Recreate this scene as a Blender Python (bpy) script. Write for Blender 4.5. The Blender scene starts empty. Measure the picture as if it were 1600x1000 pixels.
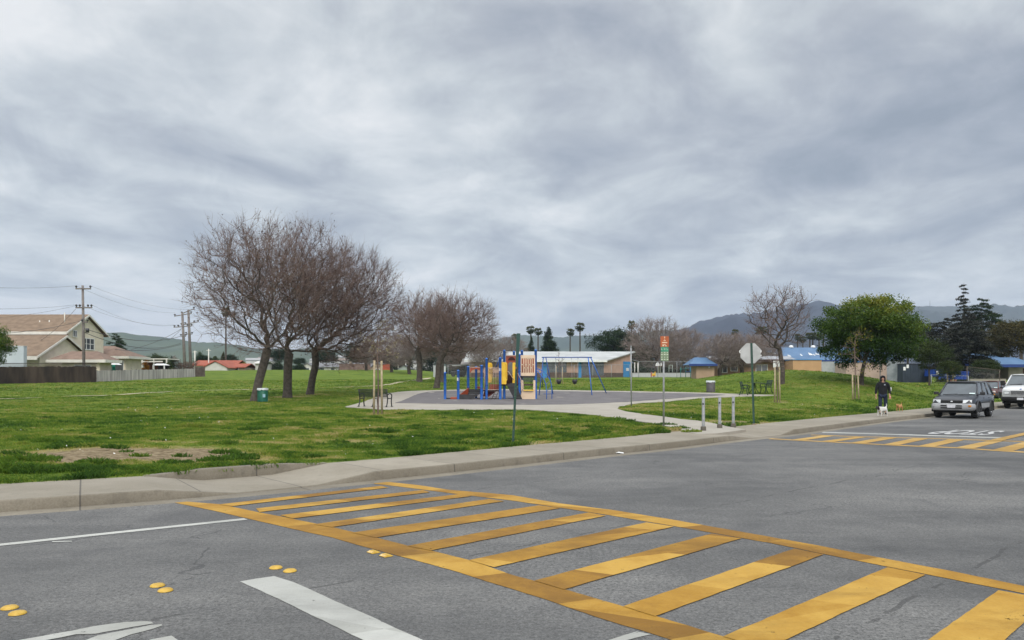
import bpy, bmesh, math, random
import numpy as np
from mathutils import Vector, Matrix
from mathutils.geometry import delaunay_2d_cdt
R = math.radians
random.seed(7)
scene = bpy.context.scene
COL = scene.collection
# ------------------------------------------------------------------ camera, world, sun, exposure
F, HZ, EYE = 1170.0, 594.0, 1.70
cam_d = bpy.data.cameras.new('camera'); cam = bpy.data.objects.new('camera', cam_d); COL.objects.link(cam)
cam.location = (0, 0, EYE); cam.rotation_euler = (R(90), 0, 0)
cam_d.sensor_width = 36; cam_d.lens = 36*F/1600; cam_d.shift_y = (HZ-500)/1600
cam_d.clip_start = .1; cam_d.clip_end = 30000
scene.camera = cam
scene.view_settings.view_transform = 'Standard'; scene.view_settings.look = 'None'
scene.view_settings.exposure = 0.0; scene.view_settings.gamma = 1
SUN_EL, SUN_AZ = R(42), R(165)      # light comes from behind and left of the camera
world = bpy.data.worlds.new('World'); scene.world = world; world.use_nodes = True
wn, wl = world.node_tree.nodes, world.node_tree.links
wn.clear()
def N(nodes, t, **kw):
    n = nodes.new(t)
    for k, v in kw.items(): setattr(n, k, v)
    return n
def mth(nodes, links, op, a, b=None, c=None, clamp=False):
    n = nodes.new('ShaderNodeMath'); n.operation = op; n.use_clamp = clamp
    for i, v in enumerate((a, b, c)):
        if v is None: continue
        if isinstance(v, (int, float)): n.inputs[i].default_value = v
        else: links.new(v, n.inputs[i])
    return n.outputs[0]
def mixc(nodes, links, fac, a, b, mode='MIX'):
    n = nodes.new('ShaderNodeMix'); n.data_type = 'RGBA'; n.blend_type = mode
    for s, v in ((n.inputs[0], fac), (n.inputs[6], a), (n.inputs[7], b)):
        if isinstance(v, (int, float)): s.default_value = v
        elif isinstance(v, tuple): s.default_value = (*v[:3], 1)
        else: links.new(v, s)
    return n.outputs[2]
def ramp(nodes, links, fac, stops, interp='LINEAR'):
    n = nodes.new('ShaderNodeValToRGB'); n.color_ramp.interpolation = interp
    el = n.color_ramp.elements
    while len(el) < len(stops): el.new(.5)
    for e, (p, c) in zip(el, stops):
        e.position = p; e.color = (*c, 1) if isinstance(c, tuple) else (c, c, c, 1)
    links.new(fac, n.inputs[0]); return n.outputs[0]
def build_world():
    tc = N(wn, 'ShaderNodeTexCoord'); sep = N(wn, 'ShaderNodeSeparateXYZ')
    wl.new(tc.outputs['Generated'], sep.inputs[0])
    X, Y, Z = sep.outputs
    M = lambda op, a, b=None, c=None, clamp=False: mth(wn, wl, op, a, b, c, clamp)
    zc = M('MAXIMUM', Z, 0.0)
    den = M('ADD', zc, .20)
    u, v = M('DIVIDE', X, den), M('DIVIDE', Y, den)
    def noise(su, sv, off, detail, rough, dist=0.0):
        c = N(wn, 'ShaderNodeCombineXYZ'); wl.new(M('MULTIPLY', u, su), c.inputs[0]); wl.new(M('MULTIPLY', v, sv), c.inputs[1]); c.inputs[2].default_value = off
        n = N(wn, 'ShaderNodeTexNoise'); n.inputs['Scale'].default_value = 1; n.inputs['Detail'].default_value = detail
        n.inputs['Roughness'].default_value = rough; n.inputs['Distortion'].default_value = dist
        wl.new(c.outputs[0], n.inputs['Vector']); return n.outputs[0]
    big = noise(.80, .74, 5.9, 4, .5, .6)
    mid = noise(2.1, 1.9, 2.6, 7, .55, .6)
    fine = noise(4.6, 3.8, 1.7, 6, .60, .5)
    s = M('ADD', M('MULTIPLY', big, .80), M('ADD', M('MULTIPLY', mid, .85), M('MULTIPLY', fine, .39)))
    s = M('SUBTRACT', s, 1.02)                    # about zero
    # darker deck to the right, lighter to the left and low over the horizon
    side = M('MULTIPLY', X, -.30)
    low = M('MULTIPLY', M('SUBTRACT', 1.0, M('MULTIPLY', zc, 7.0), None, True), .16)
    b = M('ADD', M('ADD', M('MULTIPLY', s, 1.85), .57), M('ADD', side, low))
    col = ramp(wn, wl, b, [(.0, (.295, .325, .37)), (.22, (.375, .402, .447)), (.42, (.485, .508, .538)), (.60, (.605, .635, .648)), (.80, (.75, .77, .77)), (1, (.90, .90, .885))])
    up = M('ADD', 1.0, M('MULTIPLY', M('MULTIPLY', M('SUBTRACT', Z, .5), 2.4, None, True), 2.6))   # overcast is brightest overhead
    up = M('ADD', up, M('MULTIPLY', M('MULTIPLY', Y, -2.0, None, True), .8))   # lighter behind the camera
    upc = N(wn, 'ShaderNodeCombineXYZ'); [wl.new(up, upc.inputs[i]) for i in range(3)]
    col = mixc(wn, wl, 1.0, col, upc.outputs[0], 'MULTIPLY')
    sky = N(wn, 'ShaderNodeTexSky'); sky.sky_type = 'NISHITA'; sky.sun_disc = False
    sky.sun_elevation = SUN_EL; sky.sun_rotation = SUN_AZ; sky.air_density = 1.2; sky.dust_density = 2.5
    b1 = N(wn, 'ShaderNodeBackground'); b1.inputs[1].default_value = .05*.35; wl.new(sky.outputs[0], b1.inputs[0])   # what filters through the deck
    b2 = N(wn, 'ShaderNodeBackground'); b2.inputs[1].default_value = .93; wl.new(col, b2.inputs[0])
    add = N(wn, 'ShaderNodeAddShader'); wl.new(b1.outputs[0], add.inputs[0]); wl.new(b2.outputs[0], add.inputs[1])
    out = N(wn, 'ShaderNodeOutputWorld'); wl.new(add.outputs[0], out.inputs[0])
build_world()
sun_d = bpy.data.lights.new('sun', 'SUN'); sun = bpy.data.objects.new('sun', sun_d); COL.objects.link(sun)
sun_d.energy = 1.7; sun_d.angle = R(22); sun_d.color = (1, .94, .84)
_sd = Vector((math.sin(SUN_AZ)*math.cos(SUN_EL), math.cos(SUN_AZ)*math.cos(SUN_EL), math.sin(SUN_EL)))
sun.rotation_euler = _sd.to_track_quat('Z', 'Y').to_euler()
# ------------------------------------------------------------------ helpers
def setp(o, label=None, cat=None, group=None, kind=None):
    if label: o['label'] = label
    if cat: o['category'] = cat
    if group: o['group'] = group
    if kind: o['kind'] = kind
    return o
def thing(name, label, cat, loc=(0, 0, 0), rz=0, group=None):
    o = bpy.data.objects.new(name, None); COL.objects.link(o); o.empty_display_size = .1
    o.location = loc; o.rotation_euler = (0, 0, rz)
    return setp(o, label, cat, group)
def copy_tree(o, parent=None):
    c = o.copy(); COL.objects.link(c); c.parent = parent
    for ch in [x for x in COL.objects if x.parent == o]: copy_tree(ch, c)
    return c
def mesh_arrays(name, V, Fa, smooth=False):
    V = np.asarray(V, dtype=np.float32); Fa = np.asarray(Fa, dtype=np.int32)
    me = bpy.data.meshes.new(name); me.vertices.add(len(V)); me.vertices.foreach_set('co', V.ravel())
    k = Fa.shape[1]; me.loops.add(Fa.size); me.loops.foreach_set('vertex_index', Fa.ravel())
    me.polygons.add(len(Fa)); me.polygons.foreach_set('loop_start', np.arange(0, Fa.size, k, dtype=np.int32))
    me.polygons.foreach_set('loop_total', np.full(len(Fa), k, dtype=np.int32))
    if smooth: me.polygons.foreach_set('use_smooth', np.ones(len(Fa), dtype=bool))
    me.update(calc_edges=True); return me
def attr(me, name, vals):
    a = me.attributes.new(name, 'FLOAT', 'POINT'); a.data.foreach_set('value', np.asarray(vals, dtype=np.float32))
def obj(name, me, mat, parent=None, **kw):
    o = bpy.data.objects.new(name, me); COL.objects.link(o)
    if mat: me.materials.append(mat)
    if parent: o.parent = parent
    return setp(o, **kw)
class MB:
    def __init__(s): s.v = []; s.f = []; s.sm = []
    def add(s, vs, fs, smooth=False):
        b = len(s.v); s.v += [tuple(p) for p in vs]; s.f += [tuple(b+i for i in f) for f in fs]; s.sm += [smooth]*len(fs); return s
    def box(s, c, d, rz=0, rx=0, ry=0):
        m = Matrix.Translation(c) @ Matrix.Rotation(rz, 4, 'Z') @ Matrix.Rotation(ry, 4, 'Y') @ Matrix.Rotation(rx, 4, 'X')
        vs = [m @ Vector((x*d[0]/2, y*d[1]/2, z*d[2]/2)) for x in (-1, 1) for y in (-1, 1) for z in (-1, 1)]
        return s.add(vs, [(0, 1, 3, 2), (4, 6, 7, 5), (0, 4, 5, 1), (2, 3, 7, 6), (0, 2, 6, 4), (1, 5, 7, 3)])
    def bb(s, x0, x1, y0, y1, z0, z1): return s.box(((x0+x1)/2, (y0+y1)/2, (z0+z1)/2), (abs(x1-x0), abs(y1-y0), abs(z1-z0)))
    def tube(s, pts, r, n=8, caps=True, smooth=True):
        pts = [Vector(p) for p in pts]; k = len(pts)
        rs = r if isinstance(r, (list, tuple)) else [r]*k
        ring = []; u = None
        for i, p in enumerate(pts):
            d = (pts[min(i+1, k-1)]-pts[max(i-1, 0)]).normalized()
            if u is None: u = d.cross(Vector((.31, .95, .07)) if abs(d.y) < .9 else Vector((1, 0, 0))).normalized()
            else: u = (u-d*u.dot(d)).normalized()
            w = d.cross(u); ring += [p+(u*math.cos(2*math.pi*j/n)+w*math.sin(2*math.pi*j/n))*rs[i] for j in range(n)]
        fs = [(i*n+j, i*n+(j+1) % n, (i+1)*n+(j+1) % n, (i+1)*n+j) for i in range(k-1) for j in range(n)]
        s.add(ring, fs, smooth)
        if caps: b = len(s.v)-k*n; s.f += [tuple(b+j for j in range(n))[::-1], tuple(b+(k-1)*n+j for j in range(n))]; s.sm += [False, False]
        return s
    def lathe(s, c, prof, n=16, smooth=True, caps=True):
        c = Vector(c); vs = []
        for r, z in prof: vs += [c+Vector((r*math.cos(2*math.pi*j/n), r*math.sin(2*math.pi*j/n), z)) for j in range(n)]
        fs = [(i*n+j, i*n+(j+1) % n, (i+1)*n+(j+1) % n, (i+1)*n+j) for i in range(len(prof)-1) for j in range(n)]
        if caps: fs += [tuple(range(n))[::-1], tuple((len(prof)-1)*n+j for j in range(n))]
        return s.add(vs, fs, smooth)
    def prism(s, poly, ext):
        """poly: list of 3D points, extruded by vector ext"""
        n = len(poly); e = Vector(ext); vs = [Vector(p) for p in poly]+[Vector(p)+e for p in poly]
        return s.add(vs, [tuple(range(n))[::-1], tuple(range(n, 2*n))]+[(i, (i+1) % n, n+(i+1) % n, n+i) for i in range(n)])
    def poly(s, pts): return s.add(pts, [tuple(range(len(pts)))])
    def ball(s, c, r, n=10, sc=(1, 1, 1)):
        c = Vector(c); m = max(4, n//2+1); vs = []
        for i in range(m+1):
            t = math.pi*i/m
            for j in range(n): vs.append(c+Vector((sc[0]*r*math.sin(t)*math.cos(2*math.pi*j/n), sc[1]*r*math.sin(t)*math.sin(2*math.pi*j/n), sc[2]*r*math.cos(t))))
        return s.add(vs, [(i*n+j, (i+1)*n+j, (i+1)*n+(j+1) % n, i*n+(j+1) % n) for i in range(m) for j in range(n)], True)
    def build(s, name, mat, parent=None, world=False, bevel=0, **kw):
        me = bpy.data.meshes.new(name); vs = s.v
        if world and parent is not None:
            m = (Matrix.Translation(parent.location) @ Matrix.Rotation(parent.rotation_euler[2], 4, 'Z')).inverted()
            vs = [m @ Vector(v) for v in vs]
        me.from_pydata([tuple(v) for v in vs], [], s.f); me.polygons.foreach_set('use_smooth', s.sm)
        bm = bmesh.new(); bm.from_mesh(me)
        bmesh.ops.remove_doubles(bm, verts=bm.verts, dist=1e-5) if len(bm.verts) < 6000 else None
        bmesh.ops.recalc_face_normals(bm, faces=bm.faces); bm.to_mesh(me); bm.free(); me.update()
        o = obj(name, me, mat, parent, **kw)
        if bevel:
            b = o.modifiers.new('bevel', 'BEVEL'); b.width = bevel; b.segments = 2; b.limit_method = 'ANGLE'; b.angle_limit = R(40)
        return o
# ------------------------------------------------------------------ materials
MATS = {}
def mat(name, c1, c2=None, scale=4.0, rough=.85, bump=0.0, bscale=None, metal=0.0, detail=4, spec=.5, coords='Object', contrast=(.35, .65), emit=None):
    if name in MATS: return MATS[name]
    m = bpy.data.materials.new(name); m.use_nodes = True; nt = m.node_tree; no, li = nt.nodes, nt.links
    bs = no['Principled BSDF']; bs.inputs['Roughness'].default_value = rough; bs.inputs['Metallic'].default_value = metal
    bs.inputs['Specular IOR Level'].default_value = spec
    c2 = c2 or tuple(min(1, x*.8) for x in c1)
    tc = no.new('ShaderNodeTexCoord'); n = no.new('ShaderNodeTexNoise'); n.inputs['Scale'].default_value = scale; n.inputs['Detail'].default_value = detail
    li.new(tc.outputs[coords], n.inputs['Vector'])
    li.new(ramp(no, li, n.outputs[0], [(contrast[0], c1), (contrast[1], c2)]), bs.inputs['Base Color'])
    if bump:
        b = no.new('ShaderNodeBump'); b.inputs['Strength'].default_value = bump; b.inputs['Distance'].default_value = .02
        n2 = no.new('ShaderNodeTexNoise'); n2.inputs['Scale'].default_value = bscale or scale*6; n2.inputs['Detail'].default_value = 4
        li.new(tc.outputs[coords], n2.inputs['Vector']); li.new(n2.outputs[0], b.inputs['Height']); li.new(b.outputs[0], bs.inputs['Normal'])
    MATS[name] = m; return m
def glass(name, col=(.03, .04, .05), rough=.08):
    return mat(name, col, tuple(x*1.4 for x in col), 2, rough=rough, spec=.9)
def nodes_mat(name):
    m = bpy.data.materials.new(name); m.use_nodes = True; return m, m.node_tree.nodes, m.node_tree.links, m.node_tree.nodes['Principled BSDF']
def tex(no, li, vec, kind, scale, **kw):
    n = no.new(kind); n.inputs['Scale'].default_value = scale
    for k, v in kw.items():
        if k in n.inputs: n.inputs[k].default_value = v
        else: setattr(n, k, v)
    if vec is not None: li.new(vec, n.inputs['Vector'])
    return n
# ------------------------------------------------------------------ terrain
def sst(a, b, x):
    t = np.clip((np.asarray(x, float)-a)/(b-a), 0, 1); return t*t*(3-2*t)
def G0(px, py, z=0.0):
    d = F*(EYE-z)/(py-HZ); return ((px-800)/F*d, d)
KPX = [(0, 801), (137, 791), (250, 783), (400, 770), (520, 757.5), (660, 743.5), (842, 723), (940, 712), (1060, 699.5), (1110, 693), (1170, 686), (1230, 680), (1300, 670.5), (1390, 658.5), (1465, 650), (1560, 638)]
_k = [G0(*p) for p in KPX]
_k = [(_k[0][0]-.87*t, _k[0][1]-.49*t) for t in (60, 30, 12, 5)] + _k + [(_k[-1][0]+.715*t, _k[-1][1]+.70*t) for t in (12, 30, 60, 120, 220)]
def catmull(pts, step=.3):
    P_ = [np.array(p, float) for p in pts]; P_ = [2*P_[0]-P_[1]]+P_+[2*P_[-1]-P_[-2]]; out = []
    for i in range(1, len(P_)-2):
        a, b, c, d = P_[i-1:i+3]; n = max(1, int(np.linalg.norm(c-b)/step))
        for j in range(n):
            t = j/n; out.append(.5*((2*b)+(-a+c)*t+(2*a-5*b+4*c-d)*t*t+(-a+3*b-3*c+d)*t**3))
    out.append(P_[-2]); return np.array(out)
KERB = catmull(_k, .25)
# smooth the line a little
for _ in range(12): KERB[1:-1] = (KERB[:-2]+2*KERB[1:-1]+KERB[2:])/4
_t = np.gradient(KERB, axis=0); _t /= np.linalg.norm(_t, axis=1)[:, None]
NRM = np.stack([-_t[:, 1], _t[:, 0]], 1)
KS = np.concatenate([[0], np.cumsum(np.linalg.norm(np.diff(KERB, axis=0), axis=1))])
def s_of_px(px):   # arclength of the kerb point seen at column px
    c = 800+F*KERB[:, 0]/np.maximum(KERB[:, 1], .5); ok = KERB[:, 1] > 4
    i = np.argmin(np.where(ok, abs(c-px), 1e9)); return KS[i]
SW = np.interp(KS, [s_of_px(0), s_of_px(660), s_of_px(1260), s_of_px(1500)], [1.85, 1.7, 2.05, 2.0])
BACK = KERB+NRM*SW[:, None]
def dist_back(x, y):
    x = np.asarray(x, float).ravel(); y = np.asarray(y, float).ravel(); out = np.empty(len(x)); Bs = BACK[::3]
    for i in range(0, len(x), 4000):
        d = np.hypot(x[i:i+4000, None]-Bs[None, :, 0], y[i:i+4000, None]-Bs[None, :, 1]); out[i:i+4000] = d.min(1)
    return out
def vnoise(x, y, s, seed=0):
    x = np.asarray(x, float)/s; y = np.asarray(y, float)/s
    xi = np.floor(x).astype(np.int64); yi = np.floor(y).astype(np.int64); fx = x-xi; fy = y-yi
    def h(a, b):
        n = (a*374761393+b*668265263+seed*982451653) & 0x7fffffff; n = (n ^ (n >> 13))*1274126177 & 0x7fffffff
        return ((n ^ (n >> 16)) & 0xffff)/65535.
    fx = fx*fx*(3-2*fx); fy = fy*fy*(3-2*fy)
    return (h(xi, yi)*(1-fx)+h(xi+1, yi)*fx)*(1-fy)+(h(xi, yi+1)*(1-fx)+h(xi+1, yi+1)*fx)*fy
def terrain(x, y, db=None):
    x = np.asarray(x, float); y = np.asarray(y, float); sh = x.shape
    x1, y1 = x.ravel(), y.ravel()
    yy = y1
    base = np.interp(yy, [0, 20, 30, 37, 45, 55, 62, 80, 120, 172, 260, 600], [.2, .2, .22, .30, .36, .62, .86, 1.38, 2.25, 2.3, 2.3, 2.3])
    left = np.interp(yy, [0, 80, 120, 172, 190, 260, 600], [0, 0, .02, 1.75, 1.8, 1.3, 1.3])
    base = base+left*sst(-8, -24, x1)
    base = base+1.62*np.exp(-((x1-24.0)/8.5)**2-((y1-64)/13)**2)
    base = base+.05*(vnoise(x1, y1, 5, 3)-.5)+.03*(vnoise(x1, y1, 1.3, 5)-.5)
    if db is None: db = dist_back(x1, y1)
    z = .155+(base-.155)*sst(0, 9, db)+.03*sst(.15, 1.2, db)*(vnoise(x1, y1, .6, 8)-.2)
    return z.reshape(sh)
def T(x, y): return float(terrain(np.array([x]), np.array([y]))[0])
def G(px, py, lo=9.0, hi=300.0):
    """world point of the park ground seen at a photo pixel"""
    d = np.geomspace(lo, hi, 500); x = (px-800)/F*d; z = EYE-(py-HZ)/F*d
    t = terrain(x, d); w = np.where(z <= t)[0]
    if len(w) == 0: i = int(np.argmin(z-t)); return (x[i], d[i], t[i])
    i = w[0]
    if i == 0: return (x[0], d[0], t[0])
    a = (z[i-1]-t[i-1]); b = (t[i]-z[i]); q = a/(a+b+1e-9); dd = d[i-1]+(d[i]-d[i-1])*q
    return ((px-800)/F*dd, dd, T((px-800)/F*dd, dd))
def P(px, py, d): return ((px-800)/F*d, d, EYE-(py-HZ)/F*d)
def pm(d): return F/d          # photo pixels per metre at depth d
# ------------------------------------------------------------------ setting materials
def asphalt():
    m, no, li, bs = nodes_mat('asphalt'); tc = no.new('ShaderNodeTexCoord'); o = tc.outputs['Object']
    # axes turned along the street
    mp = no.new('ShaderNodeMapping'); mp.inputs['Rotation'].default_value = (0, 0, R(-42)); mp.inputs['Scale'].default_value = (.16, 1.0, 1); li.new(o, mp.inputs[0])
    streak = tex(no, li, mp.outputs[0], 'ShaderNodeTexNoise', .9, Detail=5, Roughness=.6)
    big = tex(no, li, o, 'ShaderNodeTexNoise', .22, Detail=4, Roughness=.55)
    med = tex(no, li, o, 'ShaderNodeTexNoise', 2.2, Detail=5, Roughness=.65)
    fine = tex(no, li, o, 'ShaderNodeTexNoise', 60, Detail=3, Roughness=.7)
    vor = tex(no, li, o, 'ShaderNodeTexVoronoi', 95); agg = vor.outputs['Color']
    M = lambda *a, **k: mth(no, li, *a, **k)
    sep = no.new('ShaderNodeSeparateColor'); li.new(agg, sep.inputs[0])
    v = M('ADD', M('MULTIPLY', streak.outputs[0], .34), M('ADD', M('MULTIPLY', big.outputs[0], .42), M('MULTIPLY', med.outputs[0], .22)))
    col = ramp(no, li, v, [(.38, (.082, .082, .082)), (.5, (.135, .133, .130)), (.62, (.190, .186, .178))])
    grit = tex(no, li, o, 'ShaderNodeTexNoise', 26, Detail=6, Roughness=.85)
    gz = ramp(no, li, grit.outputs[0], [(.34, 0.0), (.66, 1.0)]); zone = ramp(no, li, big.outputs[0], [(.35, .30), (.60, 1.0)])
    g = M('ADD', M('ADD', .62, M('MULTIPLY', M('MULTIPLY', M('SUBTRACT', gz, .5), 1.15), zone)), M('ADD', M('MULTIPLY', sep.outputs[0], .36), M('MULTIPLY', M('SUBTRACT', fine.outputs[0], .5), 1.1)))
    gg = no.new('ShaderNodeCombineColor'); [li.new(g, gg.inputs[i]) for i in range(3)]
    col = mixc(no, li, 1.0, col, gg.outputs[0], 'MULTIPLY')
    # hair cracks
    wn_ = tex(no, li, o, 'ShaderNodeTexNoise', 1.4, Detail=4)
    wv = no.new('ShaderNodeVectorMath'); wv.operation = 'SCALE'; wv.inputs['Scale'].default_value = .8; li.new(wn_.outputs['Color'], wv.inputs[0])
    av = no.new('ShaderNodeVectorMath'); li.new(o, av.inputs[0]); li.new(wv.outputs[0], av.inputs[1])
    vc = no.new('ShaderNodeTexVoronoi'); vc.feature = 'DISTANCE_TO_EDGE'; vc.inputs['Scale'].default_value = .27; li.new(av.outputs[0], vc.inputs['Vector'])
    msk = tex(no, li, o, 'ShaderNodeTexNoise', .35, Detail=2)
    cr = M('MULTIPLY', M('LESS_THAN', vc.outputs['Distance'], .003), M('GREATER_THAN', msk.outputs[0], .56))
    col = mixc(no, li, M('MULTIPLY', cr, .55), col, (.03, .03, .032))
    # paving seams along the street, broken up
    ms = no.new('ShaderNodeMapping'); ms.inputs['Rotation'].default_value = (0, 0, R(-42)); li.new(o, ms.inputs[0]); ss = no.new('ShaderNodeSeparateXYZ'); li.new(ms.outputs[0], ss.inputs[0])
    wob = M('MULTIPLY', M('SUBTRACT', wn_.outputs[0], .5), .22); yy = M('ADD', ss.outputs[1], wob)
    fr = M('ABSOLUTE', M('SUBTRACT', M('FRACT', M('DIVIDE', M('ADD', yy, 1.15), 3.4)), .5)); seam = M('MULTIPLY', M('GREATER_THAN', fr, .4945), M('GREATER_THAN', med.outputs[0], .50))
    col = mixc(no, li, M('MULTIPLY', seam, .6), col, (.035, .034, .034))
    # darker repaired and oil stained patches with irregular edges
    pn = tex(no, li, ms.outputs[0], 'ShaderNodeTexNoise', .33, Detail=7, Roughness=.62, Distortion=.8); col = mixc(no, li, M('MULTIPLY', ramp(no, li, pn.outputs[0], [(.55, 0.0), (.62, 1.0)]), .42), col, (.055, .055, .058))
    pn2 = tex(no, li, mp.outputs[0], 'ShaderNodeTexNoise', 2.6, Detail=6, Roughness=.7); col = mixc(no, li, M('MULTIPLY', ramp(no, li, pn2.outputs[0], [(.60, 0.0), (.74, 1.0)]), .5), col, (.05, .05, .052))
    li.new(col, bs.inputs['Base Color']); bs.inputs['Roughness'].default_value = .82; bs.inputs['Specular IOR Level'].default_value = .45
    b = no.new('ShaderNodeBump'); b.inputs['Strength'].default_value = .65; b.inputs['Distance'].default_value = .006
    h = M('ADD', M('MULTIPLY', fine.outputs[0], .8), M('MULTIPLY', vor.outputs['Distance'], .9)); li.new(h, b.inputs['Height']); li.new(b.outputs[0], bs.inputs['Normal'])
    return m
def concrete(name, c1, c2, joints=None, grime=.25):
    m, no, li, bs = nodes_mat(name); tc = no.new('ShaderNodeTexCoord'); o = tc.outputs['Object']; M = lambda *a, **k: mth(no, li, *a, **k)
    a = tex(no, li, o, 'ShaderNodeTexNoise', .7, Detail=5, Roughness=.6); b_ = tex(no, li, o, 'ShaderNodeTexNoise', 45, Detail=3); st = tex(no, li, o, 'ShaderNodeTexNoise', 4.5, Detail=6, Roughness=.7)
    col = ramp(no, li, M('ADD', M('MULTIPLY', a.outputs[0], .6), M('MULTIPLY', b_.outputs[0], .4)), [(.38, c1), (.62, c2)])
    dirt = ramp(no, li, st.outputs[0], [(.52, 0.0), (.72, 1.0)])
    col = mixc(no, li, M('MULTIPLY', dirt, grime), col, (.085, .075, .06))
    if joints:
        at = no.new('ShaderNodeAttribute'); at.attribute_name = 's'
        f = M('ABSOLUTE', M('SUBTRACT', M('FRACT', M('DIVIDE', at.outputs['Fac'], joints)), .5))
        li_ = M('GREATER_THAN', f, .5-.011/joints)
        cell = M('FLOOR', M('ADD', M('DIVIDE', at.outputs['Fac'], joints), 0.5))
        wn2 = no.new('ShaderNodeTexWhiteNoise'); wn2.noise_dimensions = '1D'; li.new(M('FLOOR', M('DIVIDE', at.outputs['Fac'], joints)), wn2.inputs['W'])
        tone = M('ADD', .90, M('MULTIPLY', wn2.outputs[0], .18)); tcn = no.new('ShaderNodeCombineColor'); [li.new(tone, tcn.inputs[i]) for i in range(3)]
        col = mixc(no, li, 1.0, col, tcn.outputs[0], 'MULTIPLY'); col = mixc(no, li, M('MULTIPLY', li_, .75), col, (.05, .045, .04))
    li.new(col, bs.inputs['Base Color']); bs.inputs['Roughness'].default_value = .9
    b = no.new('ShaderNodeBump'); b.inputs['Strength'].default_value = .4; b.inputs['Distance'].default_value = .004; li.new(b_.outputs[0], b.inputs['Height']); li.new(b.outputs[0], bs.inputs['Normal'])
    return m
def paint(name, c_lo, c_mid, c_hi, wear=.18, base=(.11, .11, .12)):
    m, no, li, bs = nodes_mat(name); tc = no.new('ShaderNodeTexCoord'); o = tc.outputs['Object']; M = lambda *a, **k: mth(no, li, *a, **k)
    mp = no.new('ShaderNodeMapping'); mp.inputs['Rotation'].default_value = (0, 0, R(-42)); mp.inputs['Scale'].default_value = (.35, .9, 1); li.new(o, mp.inputs[0])
    m2_ = no.new('ShaderNodeMapping'); m2_.inputs['Rotation'].default_value = (0, 0, R(-43.5)); m2_.inputs['Scale'].default_value = (.62, 1.25, 1); li.new(o, m2_.inputs[0]); fl = no.new('ShaderNodeVectorMath'); fl.operation = 'FLOOR'; li.new(m2_.outputs[0], fl.inputs[0])
    v = no.new('ShaderNodeTexWhiteNoise'); v.noise_dimensions = '2D'; li.new(fl.outputs[0], v.inputs['Vector']); sp = no.new('ShaderNodeSeparateColor'); li.new(v.outputs['Color'], sp.inputs[0])
    n = tex(no, li, o, 'ShaderNodeTexNoise', 1.8, Detail=6, Roughness=.65, Distortion=.4); f = tex(no, li, o, 'ShaderNodeTexNoise', 55, Detail=3)
    w = tex(no, li, o, 'ShaderNodeTexNoise', 14, Detail=9, Roughness=.85)
    t = M('ADD', M('MULTIPLY', sp.outputs[0], .38), M('ADD', M('MULTIPLY', n.outputs[0], .58), M('MULTIPLY', f.outputs[0], .12)))
    col = ramp(no, li, t, [(.38, c_lo), (.56, c_mid), (.74, c_hi)])
    wf = M('GREATER_THAN', M('ADD', w.outputs[0], M('MULTIPLY', M('SUBTRACT', n.outputs[0], .5), .35)), .665-.05*wear); li.new(M('SUBTRACT', 1.0, wf), bs.inputs['Alpha']); tyre = tex(no, li, mp.outputs[0], 'ShaderNodeTexNoise', 1.1, Detail=7, Roughness=.7); col = mixc(no, li, M('MULTIPLY', ramp(no, li, tyre.outputs[0], [(.50, 0.0), (.68, 1.0)]), .45), col, tuple(q*.45 for q in c_lo))
    # seams where the strips were laid
    wv = no.new('ShaderNodeTexVoronoi'); wv.feature = 'DISTANCE_TO_EDGE'; wv.inputs['Scale'].default_value = .9; li.new(mp.outputs[0], wv.inputs['Vector'])
    pass
    li.new(col, bs.inputs['Base Color']); bs.inputs['Roughness'].default_value = .7; bs.inputs['Specular IOR Level'].default_value = .3
    b = no.new('ShaderNodeBump'); b.inputs['Strength'].default_value = .5; b.inputs['Distance'].default_value = .005; li.new(f.outputs[0], b.inputs['Height']); li.new(b.outputs[0], bs.inputs['Normal'])
    return m
def turf():
    m, no, li, bs = nodes_mat('turf'); tc = no.new('ShaderNodeTexCoord'); o = tc.outputs['Object']; M = lambda *a, **k: mth(no, li, *a, **k)
    a = tex(no, li, o, 'ShaderNodeTexNoise', .35, Detail=6, Roughness=.65); b_ = tex(no, li, o, 'ShaderNodeTexNoise', 7, Detail=5, Roughness=.75); c = tex(no, li, o, 'ShaderNodeTexNoise', 1.6, Detail=5, Roughness=.65)
    v = M('ADD', M('MULTIPLY', a.outputs[0], .40), M('ADD', M('MULTIPLY', b_.outputs[0], .30), M('MULTIPLY', c.outputs[0], .30)))
    col = ramp(no, li, v, [(.38, (.040, .070, .010)), (.47, (.085, .135, .018)), (.55, (.130, .175, .024)), (.66, (.185, .200, .045))])
    at = no.new('ShaderNodeAttribute'); at.attribute_name = 'dry'
    n2 = tex(no, li, o, 'ShaderNodeTexNoise', 5.5, Detail=8, Roughness=.8)
    d = M('ADD', at.outputs['Fac'], M('MULTIPLY', M('MULTIPLY', M('SUBTRACT', n2.outputs[0], .5), 3.2), M('MINIMUM', M('ADD', at.outputs['Fac'], .15), 1.0)))
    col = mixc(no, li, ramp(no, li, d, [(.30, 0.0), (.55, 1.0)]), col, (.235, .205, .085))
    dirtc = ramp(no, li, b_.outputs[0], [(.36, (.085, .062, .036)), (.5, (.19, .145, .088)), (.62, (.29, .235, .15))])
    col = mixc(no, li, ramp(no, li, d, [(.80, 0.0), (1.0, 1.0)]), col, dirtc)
    li.new(col, bs.inputs['Base Color']); bs.inputs['Roughness'].default_value = .95; bs.inputs['Specular IOR Level'].default_value = .1
    b = no.new('ShaderNodeBump'); b.inputs['Strength'].default_value = .9; b.inputs['Distance'].default_value = .06; li.new(M('ADD', b_.outputs[0], M('MULTIPLY', c.outputs[0], 2)), b.inputs['Height']); li.new(b.outputs[0], bs.inputs['Normal'])
    return m
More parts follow.
